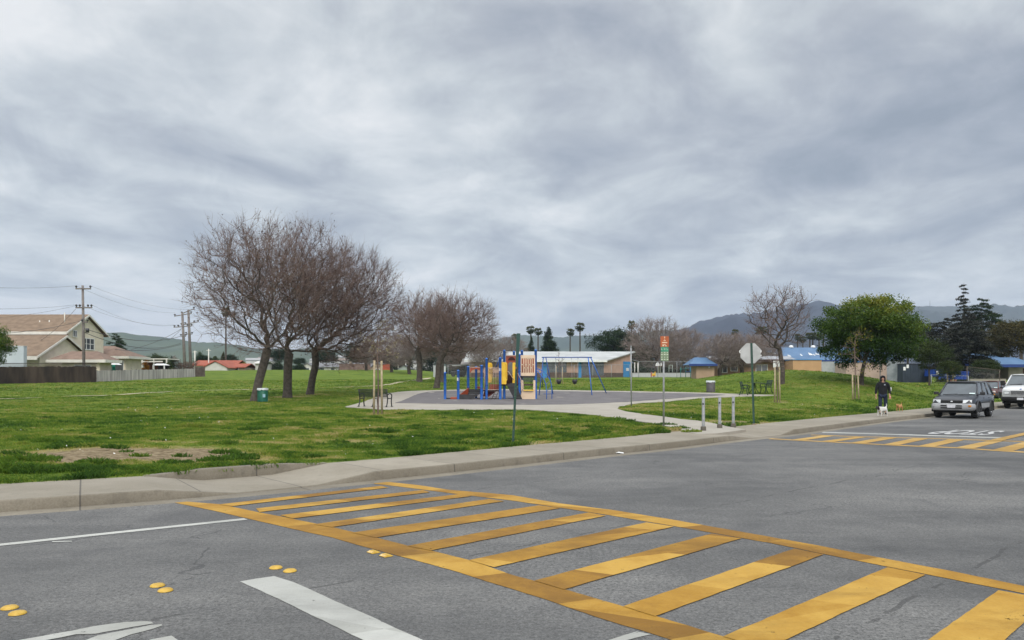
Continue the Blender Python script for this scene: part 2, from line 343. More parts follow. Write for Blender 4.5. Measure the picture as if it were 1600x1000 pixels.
def foliage(name, stops, rough=.7, trans=.25):
    m, no, li, bs = nodes_mat(name); at = no.new('ShaderNodeAttribute'); at.attribute_name = 'tint'
    col = ramp(no, li, at.outputs['Fac'], stops); li.new(col, bs.inputs['Base Color']); bs.inputs['Roughness'].default_value = rough; bs.inputs['Specular IOR Level'].default_value = .25
    if trans:
        tr = no.new('ShaderNodeBsdfTranslucent'); li.new(col, tr.inputs[0]); mx = no.new('ShaderNodeMixShader'); mx.inputs[0].default_value = trans
        li.new(bs.outputs[0], mx.inputs[1]); li.new(tr.outputs[0], mx.inputs[2]); li.new(mx.outputs[0], no['Material Output'].inputs[0])
    return m
ASPH = asphalt()
CONC = concrete('sidewalk_concrete', (.200, .175, .134), (.272, .243, .195), 1.52)
KERBM = concrete('kerb_concrete', (.150, .130, .098), (.215, .190, .150), 3.04, .6)
PADM = concrete('apron_concrete', (.27, .245, .205), (.34, .312, .268), None, .12)
TURF = turf()
# ------------------------------------------------------------------ ground, road
gb = MB(); gb.poly([(-9000, -9000, -.06), (9000, -9000, -.06), (9000, 9000, -.06), (-9000, 9000, -.06)])
gb.build('ground', mat('far_ground', (.07, .10, .04), (.12, .13, .07), .01), kind='structure')
rb = MB(); rb.poly([(-70, -60, 0), (190, -60, 0)]+[(x+.1*n[0], y+.1*n[1], 0) for (x, y), n in list(zip(KERB, NRM))[::-2]])
rd = rb.build('road', ASPH, kind='structure')
# ------------------------------------------------------------------ kerb and sidewalk
def dip(px0, px1, px2, px3):
    a, b, c, d = [s_of_px(p) for p in (px0, px1, px2, px3)]; return np.interp(KS, [a, b, c, d], [0, 1, 1, 0])
R1 = dip(262, 370, 490, 585); R2 = dip(1140, 1180, 1222, 1245)
SWZ = .15*(1-.88*R1)
def strip(name, offs, zs, material, close=False, i0=0, i1=None, **kw):
    """sheet along the kerb line; offs, zs: list of arrays (per sample) across"""
    i1 = i1 or len(KERB); k = len(offs); n = i1-i0; V = np.empty((n, k, 3))
    for j in range(k):
        o = np.broadcast_to(offs[j], (len(KERB),))[i0:i1]; V[:, j, :2] = KERB[i0:i1]+NRM[i0:i1]*o[:, None]; V[:, j, 2] = np.broadcast_to(zs[j], (len(KERB),))[i0:i1]
    idx = np.arange(n*k).reshape(n, k); Fq = np.stack([idx[:-1, :-1], idx[:-1, 1:], idx[1:, 1:], idx[1:, :-1]], -1).reshape(-1, 4)
    me = mesh_arrays(name, V.reshape(-1, 3), Fq[:, ::-1]); attr(me, 's', np.repeat(KS[i0:i1], k)); o = obj(name, me, material, **kw); return o
KT = .15*(1-.9*R1)*(1-.9*R2)
strip('gutter', [-.34, -.30, 0.0, .02], [-.01, .004, .006, .006], KERBM, kind='structure')
strip('kerb', [0.0, .012, .026, .040], [0.0, KT*.88+.004, KT+.003, KT+.0055], KERBM, kind='structure')
ts = [0, .2, .4, .6, .8, 1.0]
strip('sidewalk', [.040+(SW-.040)*t for t in ts], [np.where(t < .1, KT, SWZ*(1-R2*.9*(1-t)**1.2))+.006 for t in ts], CONC, kind='structure')
# low retaining kerb behind the sunken ramp
iA, iB = np.searchsorted(KS, s_of_px(170)), np.searchsorted(KS, s_of_px(640))
rk = .155+.055*R1
strip('ramp_back_kerb', [SW-.005, SW+.0, SW+.02, SW+.15, SW+.17], [SWZ-.02, rk-.012, rk, rk, rk-.05], KERBM, i0=iA, i1=iB, kind='structure')
# ------------------------------------------------------------------ park ground sheet
def dryness(x, y):
    d = np.zeros(len(x))
    for (px, py, rx, ry, a) in [(215, 709, 2.4, 1.3, 2.0), (140, 716, 1.5, 1.0, 1.5), (300, 716, 1.8, .9, 1.4), (400, 716, 2.5, .5, .55), (560, 690, 2.5, .7, .55), (30, 705, 1.2, .6, .5), (120, 722, 1.6, .5, .6), (330, 690, 3.2, .5, .55), (480, 705, 3.5, .5, .5), (650, 672, 3.0, .9, .42), (785, 692, 1.5, .6, 1.3), (470, 690, 2.2, .5, .35),
                                (985, 671, .9, .25, .95), (1045, 674, 1.0, .5, 1.2), (1010, 670, 1.4, .5, .7), (1165, 660, 1.6, .9, 1.3), (1125, 657, 1.0, .6, .8), (1290, 634, 1.8, .8, .5), (760, 690, 1.6, .7, .6), (620, 652, 1.0, .7, .45), (1215, 640, 2, .8, .25), (1300, 638, 2.5, .4, .55)]:
        g = G(px, py); d = np.maximum(d, a*np.exp(-((x-g[0])/rx)**2-((y-g[1])/ry)**2))
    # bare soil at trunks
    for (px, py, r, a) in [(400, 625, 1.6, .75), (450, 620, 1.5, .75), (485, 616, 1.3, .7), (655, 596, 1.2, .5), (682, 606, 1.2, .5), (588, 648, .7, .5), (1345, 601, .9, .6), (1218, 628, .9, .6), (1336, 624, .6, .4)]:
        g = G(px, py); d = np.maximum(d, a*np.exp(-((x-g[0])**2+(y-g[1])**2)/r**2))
    band = .62*np.exp(-((y-x*.55-14.2)/2.4)**2)*(x < 3)*np.clip(vnoise(x, y, 1.9, 61)*1.6-.35, 0, 1.2)
    d = np.maximum(d, band)
    return d*(.75+.5*vnoise(x, y, .5, 4))
def build_park():
    az = np.radians(np.concatenate([np.arange(-62, -38, .5), np.arange(-38, 40.6, .14)])); V = []; nr = 330
    Bx, By = BACK[:, 0]+NRM[:, 0]*.0, BACK[:, 1]; ba = np.arctan2(Bx, By); br = np.hypot(Bx, By); m = By > -3
    order = np.argsort(ba[m]); r0 = np.interp(az, ba[m][order], br[m][order])
    Rm = 330; t = np.linspace(0, 1, nr)[None, :]; rr = r0[:, None]*(Rm/r0[:, None])**t
    X = rr*np.sin(az)[:, None]; Y = rr*np.cos(az)[:, None]
    xf, yf = X.ravel(), Y.ravel(); db = dist_back(xf, yf); z = terrain(xf, yf, db)
    Vv = np.stack([xf, yf, z], -1); k = nr; n = len(az); idx = np.arange(n*k).reshape(n, k)
    Fq = np.stack([idx[:-1, :-1], idx[1:, :-1], idx[1:, 1:], idx[:-1, 1:]], -1).reshape(-1, 4)
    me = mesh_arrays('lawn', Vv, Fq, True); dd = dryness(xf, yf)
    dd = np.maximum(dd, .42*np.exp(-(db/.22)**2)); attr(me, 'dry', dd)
    obj('lawn', me, TURF, kind='structure')
build_park()
# ------------------------------------------------------------------ sheets draped over the lawn
def inside(poly, x, y):
    poly = np.asarray(poly); c = np.zeros(len(x), bool); j = len(poly)-1
    for i in range(len(poly)):
        xi, yi = poly[i]; xj, yj = poly[j]
        hit = ((yi > y) != (yj > y)) & (x < (xj-xi)*(y-yi)/(yj-yi+1e-12)+xi); c ^= hit; j = i
    return c
def drz(x, y, dz):
    db = dist_back(x, y); side = (x-np.interp(y, BACK[:, 1], BACK[:, 0])) > 0; db = np.where(side, 0, db); return terrain(x, y, db)+.006+(dz-.006)*sst(0, 1.5, db)
def drape(name, poly, dz, step, material, z_fixed=None, skirt=.12, **kw):
    poly = [tuple(p[:2]) for p in poly]; bd = []
    for i in range(len(poly)):
        a, b = np.array(poly[i]), np.array(poly[(i+1) % len(poly)]); n = max(1, int(np.linalg.norm(b-a)/step))
        bd += [tuple(a+(b-a)*j/n) for j in range(n)]
    pa = np.array(bd); x0, y0 = pa.min(0); x1, y1 = pa.max(0); gx, gy = np.meshgrid(np.arange(x0+step/2, x1, step), np.arange(y0+step/2, y1, step)); gx, gy = gx.ravel(), gy.ravel()
    ok = inside(bd, gx, gy); pts = [Vector(p) for p in bd]+[Vector((a, b)) for a, b in zip(gx[ok], gy[ok])]
    nb = len(bd); r = delaunay_2d_cdt(pts, [(i, (i+1) % nb) for i in range(nb)], [list(range(nb))], 1, 1e-5)
    vs = np.array([tuple(v) for v in r[0]]); z = drz(vs[:, 0], vs[:, 1], dz) if z_fixed is None else np.full(len(vs), z_fixed)
    V = [(a, b, c) for (a, b), c in zip(vs, z)]; fs = [tuple(f) for f in r[2]]
    mb = MB(); mb.add(V, fs)
    zb = drz(pa[:, 0], pa[:, 1], dz) if z_fixed is None else np.full(nb, z_fixed)
    if skirt:
        for i in range(nb):
            j = (i+1) % nb; mb.add([(*bd[i], zb[i]), (*bd[j], zb[j]), (*bd[j], zb[j]-skirt), (*bd[i], zb[i]-skirt)], [(0, 1, 2, 3)])
    return mb.build(name, material, **kw)
def gp(pts, zoff=0): return [G(*p)[:2] for p in pts]
APRON = gp([(538, 636.5), (556, 632), (578, 625), (600, 616.5), (622, 613), (660, 610.8), (720, 609.3), (782, 608.6), (865, 610), (940, 611), (1000, 612), (1060, 613.2), (1110, 614.3), (1150, 616), (1190, 617.2), (1216, 618), (1190, 619.3), (1165, 619.8), (1110, 622), (1060, 625.8), (1010, 630), (985, 632.5), (968, 636), (965, 639.5), (978, 644), (1005, 648), (1040, 652.5), (1090, 658.5), (1130, 665), (1165, 671), (1120, 677.5), (1090, 678), (1072, 674.5), (1050, 669), (1020, 662.5), (985, 657.5), (950, 652.5), (900, 646.8), (868, 644), (840, 642), (790, 640.5), (700, 641.2), (600, 641)])
RUB = gp([(617, 630.5), (635, 624), (652, 616.5), (668, 613), (705, 611.2), (760, 610.2), (860, 611.6), (940, 612.8), (1020, 614.3), (1080, 615.5), (1120, 616.7), (1133, 617.8), (1122, 619), (1080, 621.6), (1040, 624.6), (1000, 627.6), (950, 630.5), (900, 632.6), (850, 633.6), (780, 633.2), (700, 632.2)])
drape('park_path', APRON, .035, .9, PADM, kind='structure')
drape('play_surface', RUB, .045, .9, mat('rubber_surface', (.098, .090, .093), (.135, .124, .126), 1.2, rough=.9, bump=.3, bscale=60), kind='structure')
DIRT = mat('trail_dirt', (.30, .26, .16), (.40, .35, .25), 3, rough=.95, bump=.4)
def trail(px_pts, w, seed):
    c = catmull([G(*p)[:2] for p in px_pts], .8); t = np.gradient(c, axis=0); t /= np.linalg.norm(t, axis=1)[:, None]; n = np.stack([-t[:, 1], t[:, 0]], 1)
    e = np.sin(np.linspace(0, np.pi, len(c)))**.4
    wl_ = w*e*(.5+1.0*vnoise(c[:, 0], c[:, 1], 1.1, seed)); wr = w*e*(.5+1.0*vnoise(c[:, 0], c[:, 1], .9, seed+3))
    L = c+n*wl_[:, None]; Rr = c-n*wr[:, None]; V = []
    for i in range(len(c)):
        V += [(*L[i], T(*L[i])+.02), (*c[i], T(*c[i])+.032), (*Rr[i], T(*Rr[i])+.02)]
    mb = MB(); mb.add(V, [(3*i+a, 3*i+3+a, 3*i+4+a, 3*i+1+a) for i in range(len(c)-1) for a in (0, 1)], True); mb.build('dirt_trail', DIRT, kind='structure')
trail([(-60, 625.5), (-10, 624), (30, 622.8), (66, 621.4)], .32, 1)
trail([(95, 619.6), (150, 618.5), (200, 616), (240, 613.5), (272, 611.8)], .34, 2)
trail([(300, 610.8), (350, 609.5), (400, 608.6), (440, 608.2)], .18, 3)
trail([(520, 606), (560, 604), (600, 602), (622, 598), (640, 594.8)], .35, 4)
trail([(640, 594.6), (660, 592.8), (674, 590.5)], .4, 5)
# ------------------------------------------------------------------ painted markings
YEL = paint('yellow_paint', (.20, .098, .010), (.32, .168, .016), (.44, .262, .045), .55)
YEL2 = paint('far_yellow_paint', (.33, .20, .05), (.40, .245, .065), (.46, .30, .10), .5)
WHT = paint('white_paint', (.31, .31, .285), (.37, .37, .345), (.44, .44, .41), .8)
def lane(pts_a, pts_b, mb, z):
    """strip between two pixel polylines of equal length"""
    quad(list(pts_a)+list(pts_b)[::-1], mb, z)
_er = random.Random(77)
def quad(pts, mb, z):
    W = [Vector(G0(*p, z)) for p in pts]; out = []
    for a, b in zip(W, W[1:]+W[:1]):
        L = (b-a).length; n = max(1, min(160, int(L/.07))); nv = Vector((-(b-a).y, (b-a).x))/max(L, 1e-6); q = 0
        for j in range(n): q = q*.55+_er.uniform(-.0036, .0036); p = a+(b-a)*j/n+nv*(q if j else 0); out.append((p.x, p.y, z))
    mb.add(out, [tuple(range(len(out)))])
m1 = MB()
lane([(581, 753), (610, 753.2), (655, 758), (700, 765), (800, 773.5), (872, 786), (959, 797), (1049, 811.5), (1200, 838), (1272, 851), (1380, 872), (1481, 891), (1600, 915.5), (1900, 978)],
     [(585, 756), (604, 757.8), (658, 764.5), (712, 771.5), (800, 782), (870, 792.5), (950, 804.5), (1045, 820.5), (1200, 847.5), (1290, 866), (1380, 884), (1452, 898), (1600, 927), (1900, 993)], m1, .004)
inner = [(272, 782), (345, 787.8), (400, 799.5), (455, 810), (518, 823), (587, 839.5), (637, 852.5), (673, 860), (736, 875.5), (800, 898), (834, 907), (880, 920), (973, 947), (1023, 962), (1130, 994), (1358, 1065), (1460, 1097), (1800, 1203)]
outer = [(262, 783.2), (330, 797), (400, 813), (460, 827), (514, 838.5), (580, 857), (625, 869), (655, 877), (708, 891.5), (770, 911), (800, 920), (850, 935.5), (937, 965.5), (985, 980), (1085, 1011), (1300, 1080), (1400, 1112), (1730, 1218)]
lane(inner, outer, m1, .004)
for q in [[(342, 788), (595, 759), (607, 761.8), (362, 790.8)], [(400, 794.3), (661, 765.5), (672, 769), (405, 800)], [(437, 804.8), (718, 771.8), (737, 775), (457, 810)], [(490, 819.2), (764, 779.5), (788, 782.8), (518.5, 823.5)],
          [(550, 832), (842, 789.5), (876, 793.8), (587.5, 839.8)], [(637, 852.6), (920, 800.5), (947, 805.6), (673, 860)], [(733, 875), (1010, 816), (1053, 822.6), (772, 886)], [(834.5, 907), (1112, 833.5), (1159, 841), (881, 920.5)],
          [(974, 947), (1241, 857), (1287, 866), (1023.5, 962.5)], [(1130, 994), (1387, 886), (1446, 898), (1195, 1014)], [(1358, 1065), (1560, 922), (1640, 936), (1460, 1097)]]:
    quad(q, m1, .008)
m1.build('crosswalk_marking', YEL, kind='structure')
m2 = MB()
lane([(1205, 684.9), (1300, 690), (1400, 694.9), (1437, 696.5), (1500, 699), (1550, 702.4), (1600, 705.4), (1750, 716)], [(1200, 686), (1300, 691.2), (1400, 696.3), (1437, 697.9), (1500, 700.5), (1550, 704.1), (1600, 707.2), (1750, 718.2)], m2, .004)
lane([(1268, 679), (1340, 681.8), (1400, 683.1), (1452, 684.4), (1512, 686.4), (1562, 687.8), (1600, 689.4), (1750, 696)], [(1266, 679.9), (1340, 682.7), (1400, 684.1), (1452, 685.4), (1512, 687.6), (1562, 689.1), (1600, 690.7), (1750, 697.6)], m2, .004)
for q in [[(1236, 687), (1286, 680.3), (1304, 681), (1254, 688.3)], [(1283, 689.2), (1339, 682.2), (1355, 682.8), (1301, 690.6)], [(1328, 691.8), (1380, 683.3), (1402, 684), (1348, 693.3)], [(1380, 694.4), (1430, 684.2), (1452, 685), (1402, 695.6)],
          [(1434, 696.7), (1484, 686), (1508, 687), (1458, 698.1)], [(1493.5, 699), (1549, 687.6), (1569, 688.7), (1520.5, 700.8)], [(1551, 702.6), (1602, 690), (1628, 691.5), (1582, 704.6)]]:
    quad(q, m2, .008)
quad([(1545, 687.6), (1600, 675.8), (1640, 667.5), (1640, 670.5), (1600, 680), (1564, 688.6)], m2, .012)
m2.build('crosswalk_marking', YEL2, kind='structure')
m3 = MB()
lane([(1286, 674.8), (1420, 678.7), (1500, 681.2), (1567, 683.2)], [(1284, 676), (1420, 680.1), (1500, 682.7), (1560, 684.9)], m3, .004)
quad([(-60, 854.8), (0, 849.4), (381, 809.5), (387, 811.8), (0, 852.7), (-60, 858.4)], m3, .004)
quad([(81, 845.6), (112, 845), (113, 846), (82, 846.9)], m3, .004)
quad([(375, 908.5), (400, 904), (428.5, 900), (460, 910), (661, 1000), (755, 1043), (650, 1043), (568, 1000), (409, 923.5), (400, 919.6)], m3, .004)
quad([(951, 1000), (995, 986.5), (1017.5, 991), (980, 1000), (860, 1035), (830, 1035)], m3, .004)
m3.build('white_road_line', WHT, kind='structure')
# lettering of the near lane (only its upper strokes are in frame)
m4 = MB()
def smoothpoly(pts): return [tuple(p) for p in catmull(list(pts), 6.0)]
quad([(-20, 1012), (32, 999.5), (112, 985.5), (145, 978.5), (195, 971.8), (225, 970.5), (236, 971), (240, 974), (222, 977), (165, 987), (150, 990), (118, 991), (72, 1000), (10, 1013)], m4, .004)
quad([(110, 1010), (134, 1000), (152, 993), (190, 985.5), (236, 976.5), (252, 975.2), (254, 977), (240, 982), (205, 991), (180, 1000), (150, 1011)], m4, .004)
quad([(225, 1004), (236, 999), (268, 993), (278, 1000), (284, 1006)], m4, .004)
m4.build('road_lettering', WHT, kind='structure')
# STOP for the traffic coming towards us, so upside down from here
def road_text(txt, q00, q10, q01, z, material):
    cu = bpy.data.curves.new('lettering', 'FONT'); cu.body = txt; cu.size = 1; cu.offset = .022; cu.align_x = 'LEFT'; o = bpy.data.objects.new('tmp', cu); COL.objects.link(o)
    dg = bpy.context.evaluated_depsgraph_get(); me = bpy.data.meshes.new_from_object(o.evaluated_get(dg)); bpy.data.objects.remove(o)
    xs = [v.co.x for v in me.vertices]; ys = [v.co.y for v in me.vertices]; x0, x1, y0, y1 = min(xs), max(xs), min(ys), max(ys)
    A = Vector((*G0(*q00, z), z)); B = Vector((*G0(*q10, z), z))-A; C_ = Vector((*G0(*q01, z), z))-A
    for v in me.vertices:
        v.co = A+B*((v.co.x-x0)/(x1-x0))+C_*((v.co.y-y0)/(y1-y0))
    return obj('road_lettering', me, material, kind='structure')
road_text('STOP', (1573, 673.2), (1482, 671.4), (1541, 679.6), .005, mat('worn_white', (.34, .34, .34), (.46, .46, .45), 6))
# ------------------------------------------------------------------ grass blades
GRM = foliage('grass_blades', [(0, (.030, .075, .008)), (.25, (.070, .140, .013)), (.45, (.115, .185, .018)), (.65, (.175, .225, .028)), (.82, (.260, .250, .060)), (1, (.40, .32, .14))], .8, .35)
def build_grass():
    rng = np.random.default_rng(3)
    def samp(r0, r1, dens):
        a0, a1 = R(-37.5), R(36.5); n = int(dens*(a1-a0)/2*(r1*r1-r0*r0)); r = np.sqrt(rng.uniform(r0*r0, r1*r1, n)); a = rng.uniform(a0, a1, n)
        return r*np.sin(a), r*np.cos(a)
    Vs, Fs, Ts = [], [], []; nb = 0
    for (r0, r1, dens, k, h0, w) in [(10, 17, 560, 5, .050, .0075), (17, 26, 280, 5, .055, .011), (26, 40, 120, 4, .06, .016), (40, 62, 42, 4, .055, .024), (62, 100, 9, 4, .07, .04)]:
        x, y = samp(r0, r1, dens); db = dist_back(x, y)
        side = np.zeros(len(x)); Bs = BACK[::3]; Nn = NRM[::3]
        for i in range(0, len(x), 4000):
            dx = x[i:i+4000, None]-Bs[None, :, 0]; dy = y[i:i+4000, None]-Bs[None, :, 1]; j = np.argmin(dx*dx+dy*dy, 1); q = np.arange(len(j))
            side[i:i+4000] = dx[q, j]*Nn[j, 0]+dy[q, j]*Nn[j, 1]
        ok = (side > .0) & ~inside(APRON, x, y); x, y, db = x[ok], y[ok], db[ok]
        # beside the sunken ramp the blades start behind its kerb
        inr = (db < .2); pxx = 800+F*x/y; ok = ~(inr & (pxx > 165) & (pxx < 645)); x, y, db = x[ok], y[ok], db[ok]
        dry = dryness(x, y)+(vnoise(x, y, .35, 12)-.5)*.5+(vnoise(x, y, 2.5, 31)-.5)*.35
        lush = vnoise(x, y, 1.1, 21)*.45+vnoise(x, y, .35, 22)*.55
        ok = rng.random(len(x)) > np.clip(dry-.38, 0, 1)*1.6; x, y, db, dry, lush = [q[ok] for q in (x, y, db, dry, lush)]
        z = terrain(x, y, db); n = len(x)
        hgt = h0*(.40+2.1*np.clip(lush-.25, 0, 1)**1.3)*(1+1.1*np.exp(-(db/.5)**2)*(vnoise(x, y, .8, 6) > .45))*np.clip(1-.55*np.clip(dry, 0, 1), .3, 1)
        wild = (lush > .60) & (db < 5.0); hgt = np.minimum(np.where(wild, hgt*1.7, hgt), .085+h0*.3)
        for b in range(k):
            a = rng.uniform(0, 2*np.pi, n); lean = rng.uniform(.2, 1.1, n); hh = hgt*rng.uniform(.6, 1.25, n); jx = rng.normal(0, .03+w, n); jy = rng.normal(0, .03+w, n)
            bx, by = x+jx, y+jy; dx, dy = np.cos(a), np.sin(a); fa = rng.uniform(0, np.pi, n); wx, wy = np.cos(fa)*w*.6, np.sin(fa)*w*.6
            V = np.empty((n, 4, 3)); V[:, 0] = np.stack([bx-wx, by-wy, z-.01], -1); V[:, 1] = np.stack([bx+wx, by+wy, z-.01], -1)
            V[:, 2] = np.stack([bx+wx*.7+dx*hh*lean*.45, by+wy*.7+dy*hh*lean*.45, z+hh*.7], -1); V[:, 3] = np.stack([bx+dx*hh*lean, by+dy*hh*lean, z+hh], -1)
            Vs.append(V.reshape(-1, 3)); i = np.arange(n)*4+nb; Fs.append(np.stack([i, i+1, i+2], -1)); Fs.append(np.stack([i, i+2, i+3], -1)); nb += 4*n
            t = .45+(vnoise(x, y, 1.7, 41)-.5)*.6+(vnoise(x, y, .40, 44)-.5)*.55+(vnoise(x, y, .16, 45)-.5)*.35+(vnoise(x, y, 7, 42)-.5)*.40+rng.normal(0, .09, n)+np.clip(dry-.12, 0, 1)*.85; t = np.where(wild, t-.22, t)+rng.normal(0, .10, n)
            Ts.append(np.repeat(np.clip(t, 0, 1), 4))
    # weed clumps and coarse tussocks
    spots = [(40, 722, .40), (60, 738, .35), (15, 735, .4), (120, 735, .28), (240, 734, .26), (205, 737, .20), (380, 714, .22), (340, 720, .26), (352, 708, .22), (300, 668, .4), (420, 664, .4), (395, 672, .3), (100, 700, .25), (75, 690, .25), (600, 675, .3), (640, 690, .3), (655, 668, .25), (850, 684, .30), (838, 676, .24), (872, 683, .26), (905, 682, .3), (1000, 672, .3), (1020, 676, .35), (1040, 665, .25), (1062, 670, .22), (1080, 675, .2), (930, 676, .3), (960, 672, .3), (700, 688, .25), (560, 700, .25), (470, 712, .2), (180, 700, .2), (150, 725, .25)]
    cx, cy, cr = [], [], []
    for px, py, r_ in spots: q = G(px, py); cx.append(q[0]); cy.append(q[1]); cr.append(r_)
    rx, ry = samp(13, 34, .42); dbr = dist_back(rx, ry); ok = (dbr > .35) & ~inside(APRON, rx, ry) & (ry > np.interp(rx, BACK[:, 0], BACK[:, 1])+.5); cx += list(rx[ok]); cy += list(ry[ok]); cr += list(rng.uniform(.08, .24, ok.sum()))
    cx, cy, cr = map(np.array, (cx, cy, cr)); k_ = np.clip((cr**2*6500).astype(int), 60, 900); wx_ = np.repeat(cx, k_); wy_ = np.repeat(cy, k_); wr_ = np.repeat(cr, k_); n = len(wx_)
    a = rng.uniform(0, 6.283, n); q = np.sqrt(rng.random(n)); x = wx_+np.cos(a)*q*wr_*1.5; y = wy_+np.sin(a)*q*wr_; z = terrain(x, y); hh = (.05+.30*wr_)*(1.05-q*.6)*rng.uniform(.6, 1.2, n); w = .008+.004*rng.random(n)
    a2 = a+rng.normal(0, .8, n); ln = rng.uniform(.3, 1.0, n); dx, dy = np.cos(a2)*hh*ln, np.sin(a2)*hh*ln; fa = rng.uniform(0, np.pi, n); ux, uy = np.cos(fa)*w, np.sin(fa)*w
    V = np.stack([np.stack([x-ux, y-uy, z-.01], -1), np.stack([x+ux, y+uy, z-.01], -1), np.stack([x+ux*.7+dx*.45, y+uy*.7+dy*.45, z+hh*.7], -1), np.stack([x+dx, y+dy, z+hh], -1)], 1); Vs.append(V.reshape(-1, 3)); i = np.arange(n)*4+nb; Fs.append(np.stack([i, i+1, i+2], -1)); Fs.append(np.stack([i, i+2, i+3], -1)); nb += 4*n
    Ts.append(np.repeat(np.clip(np.repeat(rng.choice([.10, .16, .28, .6], len(cx), p=[.35, .3, .25, .1]), k_)+rng.normal(0, .09, n), 0, 1), 4))
    fx, fy = samp(13, 45, .35); db = dist_back(fx, fy); ok = (db > .6) & ~inside(APRON, fx, fy) & (fy > np.interp(fx, BACK[:, 0], BACK[:, 1])+.5) & (vnoise(fx, fy, 4, 71) > .45); fx, fy, db = fx[ok], fy[ok], db[ok]
    fz = terrain(fx, fy, db)+.055; n = len(fx); r_ = rng.uniform(.012, .024, n); a = rng.uniform(0, 6.28, n); c, s_ = np.cos(a)*r_, np.sin(a)*r_
    V = np.stack([np.stack([fx+c, fy+s_, fz], -1), np.stack([fx-s_, fy+c, fz+r_*.8], -1), np.stack([fx-c, fy-s_, fz], -1), np.stack([fx+s_, fy-c, fz-r_*.6], -1)], 1).reshape(-1, 3)
    obj('daisies', mesh_arrays('daisies', V, (np.arange(n)*4)[:, None]+np.array([[0, 1, 2, 3]])), mat('white_petals', (.6, .6, .56), (.7, .7, .66), 3), kind='stuff', label='tiny white flowers scattered in the lawn')
    me = mesh_arrays('grass', np.concatenate(Vs), np.concatenate(Fs)); attr(me, 'tint', np.concatenate(Ts))
    obj('grass', me, GRM, kind='stuff', label='short green winter grass covering the park lawn')
def build_grass_safe():
    build_grass()
import os as _os
if not _os.environ.get('NOGRASS'): build_grass_safe()
# ------------------------------------------------------------------ hills
def hills(pts, D, depth, c1, c2, seed, zb=0.0, rough=1.0):
    px = np.linspace(pts[0][0], pts[-1][0], int(max(260, (pts[-1][0]-pts[0][0])/3))); py = np.interp(px, [p[0] for p in pts], [p[1] for p in pts]); n = len(px); rows = 44
    kern = np.ones(3)/3; py = np.convolve(np.pad(py, 1, 'edge'), kern, 'valid'); az = (px-800)/F
    V = np.empty((n, rows, 3))
    for j in range(rows):
        t = j/(rows-1)*1.25; y = D-depth+depth*t; ridge = EYE-(py-HZ)/F*D
        prof = np.sin(min(t, 1)*np.pi/2)**1.5 if t <= 1 else 1-(t-1)*1.2
        x = az*y; h = (ridge-zb)*prof
        amp = (ridge-zb)*.22*rough*math.sin(min(t, 1)*math.pi)
        rn = 1-abs(2*vnoise(x+y*.25, y*.35, D*.05, seed)-1); rn2 = 1-abs(2*vnoise(x-y*.2, y*.5, D*.02, seed+5)-1)
        z = zb+h+amp*((rn-.5)+.3*(rn2-.5))*(1 if t < 1 else 0); V[:, j] = np.stack([x, np.full(n, y), z], -1)
    V[:, :, 2] += (vnoise(V[:, :, 0], V[:, :, 1], D*.006, seed+9)-.5)*(1.0*D/1000)
    idx = np.arange(n*rows).reshape(n, rows); Fq = np.stack([idx[:-1, :-1], idx[1:, :-1], idx[1:, 1:], idx[:-1, 1:]], -1).reshape(-1, 4)
    me = mesh_arrays('hills', V.reshape(-1, 3), Fq, True)
    obj('hills', me, mat('hill_'+str(seed), c1, c2, 12.0/D, rough=.95, coords='Object', detail=8), kind='structure')
hills([(-2600, 520), (-1400, 490), (-600, 515), (-120, 500), (60, 512), (150, 529), (195, 530), (245, 536), (290, 541), (330, 543), (400, 548), (520, 553), (600, 560), (700, 560), (760, 552), (800, 548)], 2300, 1500, (.035, .055, .03), (.06, .085, .04), 11)
hills([(560, 566), (700, 545), (780, 534), (808, 531), (831, 532), (875, 534), (894, 531), (913, 529.5), (941, 528), (1004, 525.5), (1040, 522), (1100, 530), (1200, 545)], 3400, 1900, (.030, .05, .035), (.055, .075, .045), 12)
hills([(940, 575), (1000, 545), (1040, 529), (1076, 520), (1093, 511.5), (1127, 505), (1158, 501), (1190, 499.5), (1215, 496), (1247, 490), (1262, 484), (1279, 480.5), (1294, 485), (1307, 490), (1350, 494), (1400, 498), (1440, 512), (1500, 525), (1700, 520), (2100, 535), (2600, 560)], 2700, 1600, (.014, .020, .036), (.030, .040, .058), 13)
hills([(1300, 520), (1380, 492), (1420, 486), (1450, 483), (1470, 484.5), (1490, 486), (1525, 487.5), (1560, 487.5), (1585, 489), (1600, 487), (1700, 480), (1900, 492), (2300, 478), (2900, 500), (3600, 530)], 3600, 1800, (.03, .04, .035), (.05, .06, .05), 14)
